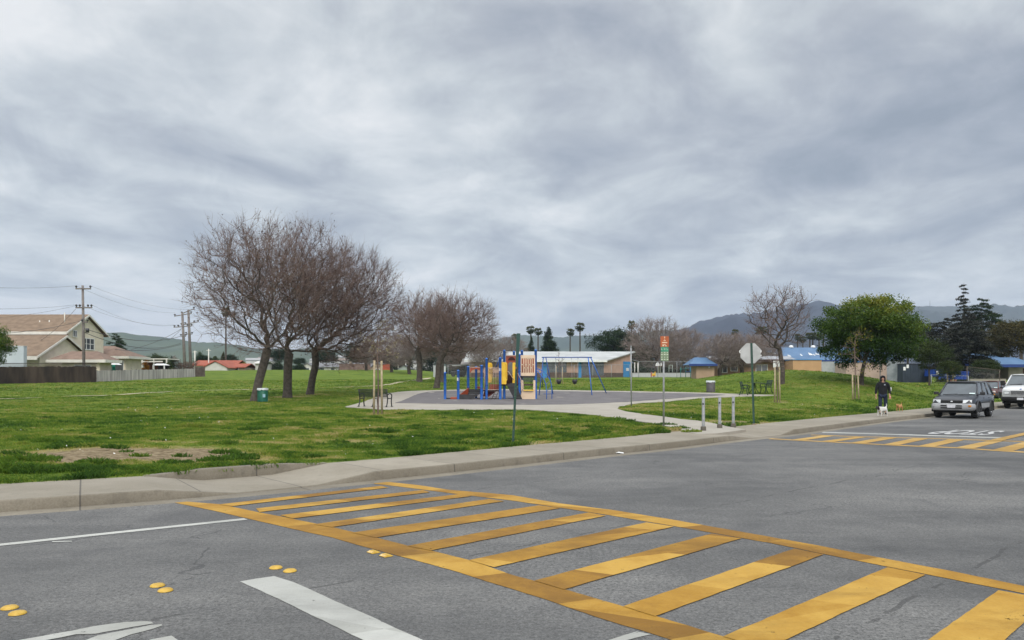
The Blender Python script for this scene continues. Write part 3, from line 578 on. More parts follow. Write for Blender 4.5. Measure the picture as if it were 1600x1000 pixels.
# ------------------------------------------------------------------ trees
BARK = mat('grey_bark', (.045, .037, .031), (.090, .075, .063), 5, rough=.95, bump=.9, bscale=22)
TWIG = mat('reddish_twigs', (.095, .062, .052), (.205, .145, .125), 1.3, rough=.9)
TWIG2 = mat('pale_twigs', (.16, .125, .112), (.27, .22, .20), 1.0, rough=.9)
def norm(a): return a/np.maximum(np.linalg.norm(a, axis=-1, keepdims=True), 1e-9)
def segs_mesh(p0, p1, r0, r1, d0, d1, n):
    """n-sided tapered tubes for many segments at once"""
    ref = np.where(abs(d0[:, [2]]) > .999, np.array([[1., 0, 0]]), np.array([[.13, .21, .97]]))*1.0
    ref = np.where(abs((d0*np.array([.13, .21, .97])).sum(1, keepdims=True)) > .9, np.array([[1., 0, 0]]), np.array([[.13, .21, .97]]))
    u0 = norm(np.cross(d0, ref)); w0 = np.cross(d0, u0); u1 = norm(np.cross(d1, ref)); w1 = np.cross(d1, u1)
    a = np.arange(n)*2*np.pi/n; ca, sa = np.cos(a)[None, :, None], np.sin(a)[None, :, None]
    A = p0[:, None]+(u0[:, None]*ca+w0[:, None]*sa)*r0[:, None, None]; B = p1[:, None]+(u1[:, None]*ca+w1[:, None]*sa)*r1[:, None, None]
    V = np.concatenate([A, B], 1).reshape(-1, 3); m = len(p0); base = (np.arange(m)*2*n)[:, None]; j = np.arange(n)[None]; j2 = (j+1) % n
    Fq = np.stack([base+j, base+j2, base+n+j2, base+n+j], -1).reshape(-1, 4); return V, Fq
def merge(parts):
    Vs, Fs, b = [], [], 0
    for V, Fq in parts: Vs.append(V); Fs.append(Fq+b); b += len(V)
    return np.concatenate(Vs), np.concatenate(Fs)
class Skel:
    def __init__(s, seed, trunk, cc, cr, n, r_leaf=.006, step=.32, expo=2.25, path=.30, power=.5, zcut=-1, forks=None, curve=.35, upb=.15):
        rng = s.rng = np.random.default_rng(seed)
        trunk = [np.array(p, float) for p in trunk]; pos = []; par = []
        tr = catmull3(trunk, .25)
        for i, p in enumerate(tr): pos.append(p); par.append(i-1)
        nt = len(pos); cc = np.array(cc, float); cr = np.array(cr, float)
        a = norm(rng.normal(size=(n, 3)))*(rng.random((n, 1))**power); a = a*cr+cc
        a += (rng.normal(size=a.shape))*.12
        a = a[a[:, 2] > (zcut if zcut > 0 else cc[2]-cr[2]*.9)]
        top = tr[-1]; d = np.linalg.norm(a-top, axis=1)*(1+rng.normal(0, .12, len(a))); a = a[np.argsort(d)]
        cap = 200000; PA = np.zeros((cap, 3)); PL = np.zeros(cap); PA[:nt] = tr; k = nt; PL[:nt] = 0
        lo = max(1, int(nt*.72)); par = list(par)+[0]*(cap-nt)
        for q in a:
            dd = np.linalg.norm(PA[lo:k]-q, axis=1); dz = q[2]-PA[lo:k, 2]
            cost = dd+path*PL[lo:k]+np.where(dz < 0, -dz*.7, 0); i = lo+int(np.argmin(cost)); L = dd[i-lo]
            if L < .12: continue
            p = PA[i]; pp = PA[par[i]] if par[i] >= 0 else p-np.array([0, 0, 1]); pd = (p-pp)/max(np.linalg.norm(p-pp), 1e-6)
            ctrl = p+pd*L*curve+np.array([0, 0, -upb*L*.4])+rng.normal(size=3)*L*.06; m = max(1, int(L/step)); last = i
            for j in range(1, m+1):
                t = j/m; x = (1-t)**2*p+2*t*(1-t)*ctrl+t*t*q
                if j < m: x = x+rng.normal(size=3)*.02
                PA[k] = x; par[k] = last; PL[k] = PL[last]+np.linalg.norm(x-PA[last]); last = k; k += 1
        s.pos = PA[:k]; s.par = np.array(par[:k]); acc = np.zeros(k); ch = np.zeros(k, int)
        for i in range(k-1, 0, -1):
            if ch[i] == 0: acc[i] = r_leaf**expo
            acc[s.par[i]] += acc[i]; ch[s.par[i]] += 1
        s.rad = acc**(1/expo); s.ch = ch; s.nt = nt
        d = s.pos-s.pos[np.maximum(s.par, 0)]; d[0] = d[1]; s.dir = norm(d); s.cc, s.cr = cc, cr
    def flare(s, r_base):
        h = s.pos[:s.nt, 2]-s.pos[0, 2]; f = r_base/max(s.rad[0], 1e-6)
        s.rad *= f if f < 1.6 else 1.6
        s.rad[:s.nt] = np.maximum(s.rad[:s.nt], r_base*.78)*(1+.45*np.exp(-h/.25)); return s
    def branches(s, lo, hi, n):
        i = np.arange(1, len(s.pos)); r = s.rad[i]; i = i[(r >= lo) & (r < hi)]; p = s.par[i]
        side = s.rad[p] > s.rad[i]*1.22; r0 = np.where(side, s.rad[i]*1.1, s.rad[p]); d0 = np.where(side[:, None], s.dir[i], s.dir[p])
        return segs_mesh(s.pos[p], s.pos[i], r0, s.rad[i], d0, s.dir[i], n)
    def twigs(s, per, L, r0, thr=.03, up=.35, spread=.85, segs=2, sidetw=1):
        rng = s.rng; i = np.where((s.rad < thr) & (np.arange(len(s.pos)) > s.nt))[0]; i = np.repeat(i, per); i = i[rng.random(len(i)) < .9]
        out = norm(s.pos[i]-s.cc); d = norm(s.dir[i]*.5+rng.normal(size=(len(i), 3))*spread*.5+out*.35+np.array([0, 0, up])); l = L*rng.uniform(.35, 1.2, len(i)); p = s.pos[i]; parts = []; tips = []
        for k in range(segs):
            d2 = norm(d+rng.normal(size=d.shape)*.22+np.array([0, 0, .10])); q = p+d2*(l/segs)[:, None]; f0, f1 = 1-k/segs*.6, 1-(k+1)/segs*.6
            parts.append(segs_mesh(p, q, np.full(len(p), r0*f0), np.full(len(p), r0*f1), d, d2, 3))
            if sidetw and k < segs:
                sd = norm(d2+rng.normal(size=d.shape)*.75+np.array([0, 0, .15])); sq = q+sd*(l*.38)[:, None]; parts.append(segs_mesh(q, sq, np.full(len(p), r0*f1*.8), np.full(len(p), r0*f1*.4), sd, sd, 3)); tips.append(sq)
            p, d = q, d2
        tips.append(p); s.tips = np.concatenate(tips); return merge(parts)
def catmull3(pts, step):
    P_ = [2*pts[0]-pts[1]]+list(pts)+[2*pts[-1]-pts[-2]]; out = []
    for i in range(1, len(P_)-2):
        a, b, c, d = P_[i-1:i+3]; n = max(1, int(np.linalg.norm(c-b)/step))
        for j in range(n): t = j/n; out.append(.5*((2*b)+(-a+c)*t+(2*a-5*b+4*c-d)*t*t+(-a+3*b-3*c+d)*t**3))
    out.append(P_[-2]); return np.array(out)
def cards(centers, size, rng, tint, flat=0.0, aspect=.5, name='leaves'):
    """small leaf-sized faces (two triangles folded at the midrib)"""
    n = len(centers); d = norm(rng.normal(size=(n, 3))+np.array([0, 0, -.15])); nn = rng.normal(size=(n, 3)); nn[:, 2] += flat*2; w = norm(np.cross(d, nn)); sz = size*rng.uniform(.6, 1.3, n)[:, None]
    fold = np.cross(w, d)*sz*.12
    V = np.stack([centers-d*sz*.5, centers+w*sz*aspect*.5+fold, centers+d*sz*.5, centers-w*sz*aspect*.5+fold], 1).reshape(-1, 3)
    i = (np.arange(n)*4)[:, None]; Fq = i+np.array([[0, 1, 2, 3]]); me = mesh_arrays(name, V, Fq); attr(me, 'tint', np.repeat(np.clip(tint, 0, 1), 4)); return me
SEED = foliage('seed_clusters', [(0, (.03, .016, .014)), (.5, (.055, .026, .018)), (1, (.12, .045, .02))], .9, .1)
def bare_tree_meshes(seed, trunk, r_base, cc, cr, n, tw=(3, .75, .0075), twm=TWIG, seeds=500, bark=BARK, lo=.022, **kw):
    s = Skel(seed, trunk, cc, cr, n, **kw).flare(r_base)
    t = merge([s.branches(.06, 9, 10), s.branches(lo, .06, 6)]); c = merge([s.branches(0, lo, 4), s.twigs(tw[0], tw[1], tw[2], up=tw[3] if len(tw) > 3 else .35)])
    mt = mesh_arrays('trunk', *t, True); mc = mesh_arrays('crown', *c); mt.materials.append(bark); mc.materials.append(twm)
    r = s.rng; k = r.choice(len(s.tips), min(seeds, len(s.tips)), replace=False); pts = np.repeat(s.tips[k], 3, 0)+r.normal(size=(3*len(k), 3))*.035
    ms = cards(pts, .075, r, r.random(len(pts)), aspect=.8, name='seed_heads') if seeds else None
    return mt, mc, ms
def place_tree(meshes, name, label, cat, loc, rz=0, sc=1, group=None, kinds=('trunk', 'crown', 'seed_cluster'), third=SEED, scz=None):
    r = thing(name, label, cat, loc, rz, group); r.scale = (sc, sc, scz or sc)
    for me, k in zip(meshes, kinds):
        if me is None: continue
        o = bpy.data.objects.new(k, me); COL.objects.link(o); o.parent = r
        if k == 'seed_cluster': o['kind'] = 'stuff'
        if k == kinds[-1] and third and not me.materials: me.materials.append(third)
    return r
# --- the three old bare trees on the left
g1, g2, g3 = G(398, 627), G(449, 621.5), G(484, 616.5)
A1 = bare_tree_meshes(11, [(0, 0, -.1), (.25, 0, 1.2), (.55, .1, 2.4), (.75, .1, 3.2)], .33, (.1, -.3, 6.9), (3.9, 3.9, 4.1), 1300, tw=(4, .8, .0095), seeds=900, zcut=3.1)
A2 = bare_tree_meshes(12, [(0, 0, -.1), (.02, 0, 1.2), (.05, .0, 2.3), (.1, .1, 3.0)], .36, (1.0, .3, 7.1), (3.9, 4.0, 4.6), 1400, tw=(4, .85, .0095), seeds=800, zcut=3.0)
A3 = bare_tree_meshes(13, [(0, 0, -.1), (.2, 0, 1.2), (.42, .0, 2.2), (.35, .1, 3.2)], .33, (2.8, .3, 6.3), (4.1, 4.0, 4.7), 1900, tw=(5, .8, .0095), seeds=600, zcut=2.0)
place_tree(A1, 'bare_tree', 'old bare tree with leaning trunk beside the green trash can, leftmost of the big three', 'tree', g1, group='old bare trees by the green trash can')
place_tree(A2, 'bare_tree', 'tallest old bare tree with straight trunk, middle of the big three', 'tree', g2, group='old bare trees by the green trash can')
place_tree(A3, 'bare_tree', 'old bare tree with dense reddish twigs, rightmost of the big three', 'tree', g3, group='old bare trees by the green trash can')
# --- the pair behind the bench
B1 = bare_tree_meshes(21, [(0, 0, -.1), (.05, 0, 1.2), (.0, .0, 2.6), (-.2, .1, 3.6)], .42, (.3, 0, 6.6), (3.9, 3.6, 3.5), 900, tw=(5, .8, .013), seeds=150, zcut=3.2, lo=.03)
B2 = bare_tree_meshes(22, [(0, 0, -.1), (.15, 0, 1.2), (.25, .0, 2.3), (.9, .1, 3.6)], .33, (1.6, .3, 5.5), (3.9, 3.4, 3.0), 950, tw=(5, .75, .012), seeds=350, zcut=2.6)
place_tree(B1, 'bare_tree', 'bare tree with thick trunk standing farther back, behind the park bench', 'tree', G(655, 596.5), group='bare trees behind the park bench')
place_tree(B2, 'bare_tree', 'bare tree with trunk forking to the right, beside the play area edge', 'tree', G(682, 606.5), group='bare trees behind the park bench')
place_tree(B1, 'bare_tree', 'grey bare tree behind the trunk of the forked bare tree', 'tree', (P(690, 596, 84)[0], 84, T(P(690, 596, 84)[0], 84)), 2.0, .85, group='bare trees behind the park bench')
# --- lone bare tree behind the stop sign
C1 = bare_tree_meshes(31, [(0, 0, -.1), (.05, 0, 1.0), (-.1, .0, 2.0), (-.2, 0, 2.6)], .2, (-.3, 0, 4.9), (2.35, 2.1, 2.5), 360, tw=(4, .6, .010), seeds=170, zcut=2.6, r_leaf=.009, path=.2)
place_tree(C1, 'bare_tree', 'slender bare tree with open crown on the grass mound behind the stop sign', 'tree', G(1222, 600))
# --- pale bare trees round the school yard
D1 = bare_tree_meshes(41, [(0, 0, -.2), (.1, 0, 1.5), (.0, 0, 3.0)], .45, (0, 0, 5.2), (5.2, 4.2, 4.3), 800, tw=(6, 1.0, .018, .1), twm=TWIG2, seeds=0, zcut=1.6, lo=.06, r_leaf=.010)
D2 = bare_tree_meshes(42, [(0, 0, -.2), (-.2, 0, 1.5), (.3, 0, 2.8)], .5, (.3, 0, 5.2), (5.0, 4.2, 3.7), 800, tw=(6, 1.0, .018, -.2), twm=TWIG2, seeds=0, zcut=2.3, lo=.06, r_leaf=.010)
def far_tree(meshes, px, pyb, Y, h_px, label, rz=0, group=None, name='bare_tree', natural=9.5, **kw):
    x = (px-800)/F*Y; z = T(x, Y); sc = h_px*Y/F/natural
    return place_tree(meshes, name, label, 'tree', (x, Y, z), rz, sc, group, **kw)
gy = 'pale bare trees round the school yard'
far_tree(D1, 1026, 588, 122, 92, 'tall pale bare tree behind the orange and green sign post', 0, gy)
far_tree(D1, 1068, 588, 132, 76, 'pale bare tree between the sign post and the blue roofed kiosk', 2.1, gy)
far_tree(D2, 1126, 588, 106, 74, 'pale drooping bare tree over the blue roofed kiosk', 0, gy)
far_tree(D2, 1158, 588, 108, 74, 'pale drooping bare tree beside the stop sign octagon', 2.4, gy)
far_tree(D2, 1190, 588, 128, 70, 'pale bare tree showing just right of the stop sign octagon', 4.0, gy)
gz = 'bare trees behind the play structure'
far_tree(D1, 720, 588, 125, 72, 'bare tree behind the tan building beyond the play area', 1.0, gz)
far_tree(D2, 760, 588, 98, 70, 'bare tree in front of the tan building beyond the play area', 5.0, gz)
far_tree(D1, 792, 588, 135, 64, 'bare tree right of the tan building, behind the tall blue posts', 3.0, gz)
far_tree(D1, 612, 588, 150, 62, 'distant bare tree over the grey far roofs, behind the young staked tree', 3.7, gz)
far_tree(D2, 572, 588, 165, 50, 'distant bare tree left of the young staked tree', 1.7, gz)
far_tree(D2, 640, 588, 140, 66, 'distant bare tree between the old tree cluster and the thick trunk', .4, gz)
# --- leafy trees
GREEN = foliage('broad_leaves', [(0, (.016, .038, .007)), (.35, (.042, .088, .012)), (.6, (.095, .145, .018)), (.8, (.18, .205, .022)), (1, (.32, .28, .03))], .6, .3)
DARKG = foliage('dark_leaves', [(0, (.008, .018, .009)), (.5, (.022, .042, .018)), (1, (.05, .08, .03))], .8, .15)
OLIVE = foliage('olive_leaves', [(0, (.018, .028, .010)), (.5, (.045, .066, .020)), (1, (.10, .12, .035))], .8, .25)
CEDAR = foliage('cedar_needles', [(0, (.018, .022, .018)), (.5, (.040, .046, .038)), (1, (.085, .085, .075))], .9, .1)
RUST = foliage('rusty_leaves', [(0, (.028, .028, .012)), (.5, (.068, .060, .022)), (1, (.12, .10, .035))], .9, .2)
def leafy_meshes(seed, trunk, r_base, cc, cr, n, per, leaf, clump, lo=.03, tintf=None, aspect=.5, **kw):
    s = Skel(seed, trunk, cc, cr, n, **kw).flare(r_base); r = s.rng
    mt = mesh_arrays('trunk', *merge([s.branches(lo, 9, 8), s.branches(0, lo, 4)]), True); mt.materials.append(BARK)
    i = np.where((s.ch == 0))[0]; c = s.pos[i]; q = (c-s.cc)/s.cr
    pts = np.repeat(c, per, 0); off = r.normal(size=pts.shape); off *= np.array([1, 1, .6]); off = off/np.maximum(1, np.linalg.norm(off, axis=1, keepdims=True)/1.7); k = r.uniform(.6, 1.25, len(c)); pts = pts+off*clump*np.repeat(k, per)[:, None]
    base = r.normal(0, .13, len(c))+.42 if tintf is None else tintf(q, r)
    t = np.repeat(base, per)+r.normal(0, .10, len(pts)); ml = cards(pts, leaf, r, t, .6, aspect, 'crown'); return mt, ml
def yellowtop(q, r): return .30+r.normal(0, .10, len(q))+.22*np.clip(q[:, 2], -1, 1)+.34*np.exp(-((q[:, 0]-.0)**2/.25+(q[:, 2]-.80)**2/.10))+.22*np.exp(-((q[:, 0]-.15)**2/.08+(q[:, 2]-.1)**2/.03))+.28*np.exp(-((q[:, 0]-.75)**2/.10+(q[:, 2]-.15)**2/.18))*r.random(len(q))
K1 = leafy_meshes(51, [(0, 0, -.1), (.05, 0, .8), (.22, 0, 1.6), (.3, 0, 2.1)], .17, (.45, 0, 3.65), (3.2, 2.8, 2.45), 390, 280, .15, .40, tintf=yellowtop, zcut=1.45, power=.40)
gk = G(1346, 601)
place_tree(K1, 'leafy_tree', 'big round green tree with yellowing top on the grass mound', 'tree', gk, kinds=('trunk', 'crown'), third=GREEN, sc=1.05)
K2 = leafy_meshes(52, [(0, 0, -.1), (.0, 0, 1.0), (-.05, 0, 2.2)], .14, (0, 0, 4.3), (2.9, 2.5, 2.1), 190, 150, .18, .42, zcut=2.2, power=.45)
def far_leafy(meshes, px, Y, h_px, label, m, rz=0, natural=6.4, name='leafy_tree', group=None, wide=1.0, cat='tree', kinds=('trunk', 'crown')):
    x = (px-800)/F*Y; z = T(x, Y); sc = h_px*Y/F/natural; r = thing(name, label, cat, (x, Y, z), rz, group); r.scale = (sc*wide, sc*wide, sc)
    for me, k in zip(meshes, kinds):
        me2 = me if not me.materials or me.materials[0] == m or k == 'trunk' else LM.get((me.name, m.name))
        if me2 is None: me2 = me.copy(); me2.materials.clear(); me2.materials.append(m); LM[(me.name, m.name)] = me2
        if not me2.materials: me2.materials.append(m)
        o = bpy.data.objects.new(k, me2); COL.objects.link(o); o.parent = r
    return r
LM = {}
far_leafy(K2, 1452, 70, 72, 'olive green tree with pale trunk behind the dumpsters, right of the big tree', OLIVE, .3)
far_leafy(K2, 1484, 62, 50, 'small olive tree with dark leaning trunk left of the grey car roof', OLIVE, 2.0, wide=.8)
far_leafy(K2, 1585, 105, 90, 'brownish green tree above the blue roof at the right edge', RUST, 1.0, wide=1.3)
far_leafy(K2, 1545, 120, 60, 'dull dark green tree behind the blue roofed building on the right', DARKG, 4.0, wide=1.3)
far_leafy(K2, 1541, 88, 34, 'clipped dark shrub tree in front of the right blue roof', OLIVE, 4.0, wide=1.6)
far_leafy(K2, 1418, 125, 92, 'dark tree filling the gap between the big green tree and the cedar', DARKG, 3.0)
far_leafy(K2, 963, 175, 76, 'broad dark evergreen tree behind the right end of the school', DARKG, .5, wide=1.25)
far_leafy(K2, 1000, 190, 52, 'low dark evergreen tree behind the thin grey pole', DARKG, 1.5, wide=1.4)
gl = 'dark trees beyond the far fences'
for i, (px, Y, h, w, lab, m) in enumerate([(238, 175, 22, 2.2, 'round green tree behind the white patio roof', OLIVE), (318, 200, 24, 1.3, 'green tree above the left end of the red roof', DARKG), (336, 205, 22, 1.2, 'green tree above the middle of the red roof', OLIVE), (361, 210, 28, .8, 'narrow green tree right of the red roof', DARKG),
        (437, 190, 34, 1.2, 'dark tree between the leaning and the straight old trunks', DARKG), (468, 186, 20, 1.2, 'round dark bush left of the white far house', DARKG), (508, 230, 36, 1.3, 'dark tree behind the third old trunk', DARKG), (556, 215, 44, .9, 'tall dark tree left of the young staked tree', DARKG), (632, 215, 24, 1.3, 'green bush beside the red far fence', OLIVE), (672, 240, 44, 1.5, 'dark tree behind the thick bare trunk', DARKG), (706, 230, 42, 1.5, 'dark tree behind the white panel fence', DARKG), (600, 225, 34, 1.2, 'dark tree behind the grey far roofs', DARKG)]):
    far_leafy(K2, px, Y, h, lab, m, i*1.3, wide=w, group=gl)
far_leafy(K2, -14, 62, 100, 'green and yellow leafed tree reaching in at the left edge', GREEN, 2.2, wide=.75)
# tall evergreens: cones of drooping foliage sprays
def conifer_meshes(seed, h, r, tiers, flat=.25, dens=26, leaf=.45, bare=.1, prof=None, aspect=.35):
    rng = np.random.default_rng(seed); parts = []; pts = []; tn = []
    z = np.linspace(0, h, 14); rad = .03*h*(1-z/h*.95)*.55; p = np.stack([0*z, 0*z, z], -1); d = np.tile([0, 0, 1.], (13, 1)); parts.append(segs_mesh(p[:-1], p[1:], rad[:-1], rad[1:], d, d, 8))
    for zz in np.linspace(h*bare, h*.97, tiers):
        t = zz/h; rr = r*(prof(t) if prof else (1-t)**.8); nb = max(3, int(7*(1-t)+3))
        for b in range(nb):
            a = rng.uniform(0, 2*np.pi); L = rr*rng.uniform(.65, 1.1); dr = np.array([np.cos(a), np.sin(a), rng.uniform(-.15, .2)]); e = np.array([0, 0, zz])+dr*L
            parts.append(segs_mesh(np.array([[0, 0, zz]]), e[None], np.array([.012*h*.25]), np.array([.01]), norm(dr)[None], norm(dr)[None], 4))
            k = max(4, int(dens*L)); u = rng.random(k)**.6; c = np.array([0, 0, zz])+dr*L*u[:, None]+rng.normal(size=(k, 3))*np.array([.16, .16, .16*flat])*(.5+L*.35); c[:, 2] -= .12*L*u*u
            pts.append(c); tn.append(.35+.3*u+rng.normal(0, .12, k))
    mt = mesh_arrays('trunk', *merge(parts), True); mt.materials.append(BARK); ml = cards(np.concatenate(pts), leaf, rng, np.concatenate(tn), 1.5, aspect, 'crown'); return mt, ml
CN = conifer_meshes(61, 12, 3.6, 42, 1.2, 40, .42, .02, prof=lambda t: (1-t)**.75 if t > .12 else .8+t)
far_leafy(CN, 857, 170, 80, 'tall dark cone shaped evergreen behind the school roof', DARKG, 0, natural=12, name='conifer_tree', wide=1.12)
CD = conifer_meshes(62, 14, 6.0, 26, .32, 40, .42, .06, prof=lambda t: .95 if t < .45 else max(.12, (1-t)*1.15+.08*math.sin(t*40)))
gc = 'layered cedars at the right'
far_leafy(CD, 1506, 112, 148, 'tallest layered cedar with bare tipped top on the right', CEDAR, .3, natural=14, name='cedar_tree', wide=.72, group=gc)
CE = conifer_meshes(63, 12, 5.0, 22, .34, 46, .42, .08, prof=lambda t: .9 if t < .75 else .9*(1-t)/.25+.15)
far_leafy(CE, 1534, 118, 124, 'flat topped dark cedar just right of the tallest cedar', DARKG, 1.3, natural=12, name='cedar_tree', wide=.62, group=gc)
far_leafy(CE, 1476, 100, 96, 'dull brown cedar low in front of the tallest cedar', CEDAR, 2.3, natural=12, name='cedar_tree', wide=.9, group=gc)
far_leafy(CE, 1515, 96, 100, 'dull brown wide cedar right below the tallest cedar', CEDAR, 4.3, natural=12, name='cedar_tree', wide=.95, group=gc)
far_leafy(CE, 181, 120, 68, 'dark layered pine behind the hip roofed house', DARKG, 1, natural=12, name='pine_tree', wide=.62)
far_leafy(CN, 268, 150, 26, 'small pointed conifer behind the pale fence', DARKG, 1, natural=12, name='conifer_tree')
far_leafy(CN, 349, 205, 32, 'brown pointed conifer behind the red roof', RUST, 1, natural=12, name='conifer_tree')
far_leafy(CN, 830, 200, 66, 'narrow monkey puzzle like conifer between the two palms', DARKG, 1, natural=12, name='conifer_tree', wide=.7)
# --- palms
PALMG = foliage('palm_fronds', [(0, (.02, .03, .012)), (.5, (.05, .07, .025)), (1, (.12, .12, .05))], .7, .2)
def palm_meshes(seed, h=17, cr=1.6):
    rng = np.random.default_rng(seed); k = 12; z = np.linspace(0, h, k); x = .25*np.sin(z/h*2.2); p = np.stack([x, 0*z, z], -1); r = np.interp(z, [0, 1, h], [.4, .27, .2]); d = norm(np.diff(p, axis=0))
    mt = mesh_arrays('trunk', *segs_mesh(p[:-1], p[1:], r[:-1], r[1:], d, d, 8), True); mt.materials.append(BARK); pts = []; tn = []; V = []; top = p[-1]
    for i in range(64):
        a = rng.uniform(0, 2*np.pi); e = rng.uniform(-1.35, 1.35); L = cr*rng.uniform(.75, 1.1); dr = np.array([np.cos(a)*np.cos(e), np.sin(a)*np.cos(e), np.sin(e)]); sd = np.array([-np.sin(a), np.cos(a), 0])
        tt = np.clip(.5+e*.3, 0, 1)
        for j in range(9):   # leaflets of the fan
            f = (j-4)/4; b = top+dr*L*.5; tip = b+(dr*math.cos(f*1.15)+sd*math.sin(f*1.15))*L*.5+np.array([0, 0, -.12*L]); w = np.cross(tip-b, rng.normal(size=3)); w = w/np.linalg.norm(w)*.07
            V.append(np.stack([b-w*.4, b+w*.4, tip+w, tip-w])); tn.append(tt+rng.normal(0, .1))
        w = sd*.03; V.append(np.stack([top-w, top+w, top+dr*L*.5+w, top+dr*L*.5-w])); tn.append(tt)
    V = np.array(V); n = len(V); ml = mesh_arrays('crown', V.reshape(-1, 3), (np.arange(n)*4)[:, None]+np.array([[0, 1, 2, 3]])); attr(ml, 'tint', np.repeat(np.clip(tn, 0, 1), 4)); ml.materials.append(PALMG); return mt, ml
PM = palm_meshes(71)
def palm(px, pytop, Y, label, rz, group=None, crown=1.0):
    x = (px-800)/F*Y; z0 = T(x, min(Y, 300)) if Y < 300 else 2.3; ztop = EYE-(pytop-HZ)/F*Y; r = thing('palm_tree', label, 'palm tree', (x, Y, z0), rz, group); s = (ztop-z0)/17.8; r.scale = (crown, crown, s)
    for me, k in zip(PM, ('trunk', 'crown')):
        o = bpy.data.objects.new(k, me); COL.objects.link(o); o.parent = r
gp1 = 'palms behind the school'
for i, (px, py, Y, lab, c) in enumerate([(804, 523, 260, 'palm hidden partly by the leaning green post', 1), (829, 511, 260, 'tall palm left of the dark cone shaped evergreen, the left of two', 1.1), (841.5, 514, 270, 'tall palm touching the left side of the dark cone shaped evergreen', 1.1), (892, 515, 250, 'shorter of the two slim palms right of the dark cone evergreen', 1), (906.5, 506, 250, 'taller of the two slim palms right of the dark cone evergreen', 1.1),
        (986, 503, 240, 'palm rising directly above the thin grey pole', .95), (823, 544, 250, 'low palm just right of the leaning green post', .9), (965, 517, 190, 'palm crown poking out of the broad dark evergreen', .9)]):
    palm(px, py, Y, lab, i*1.1, gp1, c)
gp2 = 'palms on the right before the hills'
for i, (px, py, Y, lab, c) in enumerate([(1285, 508, 260, 'tallest palm left of the big green tree', 1.35), (1266, 521, 260, 'left palm of the close pair left of the big green tree', 1.15), (1271, 521.5, 265, 'right palm of the close pair left of the big green tree', 1.15), (1279, 523, 260, 'short palm between the close pair and the tallest palm', 1.0),
        (1254, 527, 280, 'small palm right of the slender bare tree', .9), (1247, 523, 280, 'small palm behind the slender bare tree edge', .9), (1149, 516, 260, 'small palm above the pale bare trees left of the stop sign', .9), (1189, 512, 200, 'palm crown behind the left limbs of the slender bare tree', 1.2), (1575, 506, 150, 'palm behind the rusty tree at the right edge', 1.2), (1598, 503, 150, 'palm cut by the right edge', 1.3)]):
    palm(px, py, Y, lab, i*1.7, gp2, c)
palm(353, 482, 185, 'tall slim palm left of the old bare trees', 2.0, None, .78)
# ------------------------------------------------------------------ street furniture and park things
GALV = mat('galvanised_steel', (.24, .25, .26), (.34, .35, .36), 9, rough=.6, metal=.3, bump=.15)
GPOST = mat('green_post_paint', (.018, .060, .045), (.035, .085, .065), 14, rough=.6, bump=.2)
BLACKM = mat('black_iron', (.012, .014, .014), (.022, .026, .024), 8, rough=.45)
GREENIRON = mat('dark_green_iron', (.006, .020, .015), (.011, .032, .024), 8, rough=.6)
STAKE = mat('pale_stake_wood', (.30, .24, .15), (.42, .34, .23), 7, rough=.9, bump=.4)
WHITEP = mat('white_paint_metal', (.62, .63, .63), (.74, .75, .75), 5, rough=.5)
BLUE = mat('blue_powder_coat', (.016, .10, .40), (.025, .14, .50), 3, rough=.4)
DBLUE = mat('deep_blue_powder_coat', (.010, .055, .24), (.016, .08, .30), 3, rough=.4)
YELP = mat('yellow_plastic', (.66, .40, .022), (.74, .48, .04), 2, rough=.45)
REDP = mat('brick_red_plastic', (.24, .045, .018), (.32, .062, .025), 2, rough=.5)
BEIGE = mat('beige_plastic', (.60, .45, .32), (.66, .51, .37), 2, rough=.5)
BLKP = mat('black_plastic', (.016, .016, .018), (.030, .030, .034), 3, rough=.5)
LIMEP = mat('olive_green_plastic', (.17, .19, .02), (.22, .24, .03), 3, rough=.5)
DARKM = mat('dark_rubber_coat', (.035, .022, .018), (.06, .032, .025), 3, rough=.7)
SOIL = mat('soil', (.12, .09, .06), (.2, .16, .11), 3, bump=.5)
# raised road markers
DOME = mat('dome_ceramic', (.42, .25, .02), (.52, .33, .04), 20, rough=.4, bump=.2)
DOT = MB(); DOT.lathe((0, 0, .004), [(.060, 0), (.057, .007), (.045, .015), (.025, .0195), (.001, .021)], 18, caps=False)
dome_me = None
for i, (px, py, lab) in enumerate([(15, 951, 'yellow ceramic road dome cut by the left edge of the view, farther of its pair'), (27.5, 959.5, 'yellow ceramic road dome nearest the left edge, nearer of its pair'), (246, 916, 'yellow road dome of the middle pair, farther one'), (258.5, 923.5, 'yellow road dome of the middle pair, nearer one'), (431, 888, 'yellow road dome beside the wide white stop line, farther of the pair'), (453, 893, 'yellow road dome beside the wide white stop line, nearer of the pair')]):
    x, y = G0(px, py)
    if dome_me is None: o = DOT.build('road_marker', DOME); dome_me = o.data
    else: o = bpy.data.objects.new('road_marker', dome_me); COL.objects.link(o)
    o.location = (x, y, 0); o.rotation_euler = (0, 0, i); setp(o, lab, 'road marker', 'raised markers along the centre of the street')
REFL = mat('reflector_glass', (.55, .34, .08), (.65, .50, .25), 20, rough=.2)
rfm = None
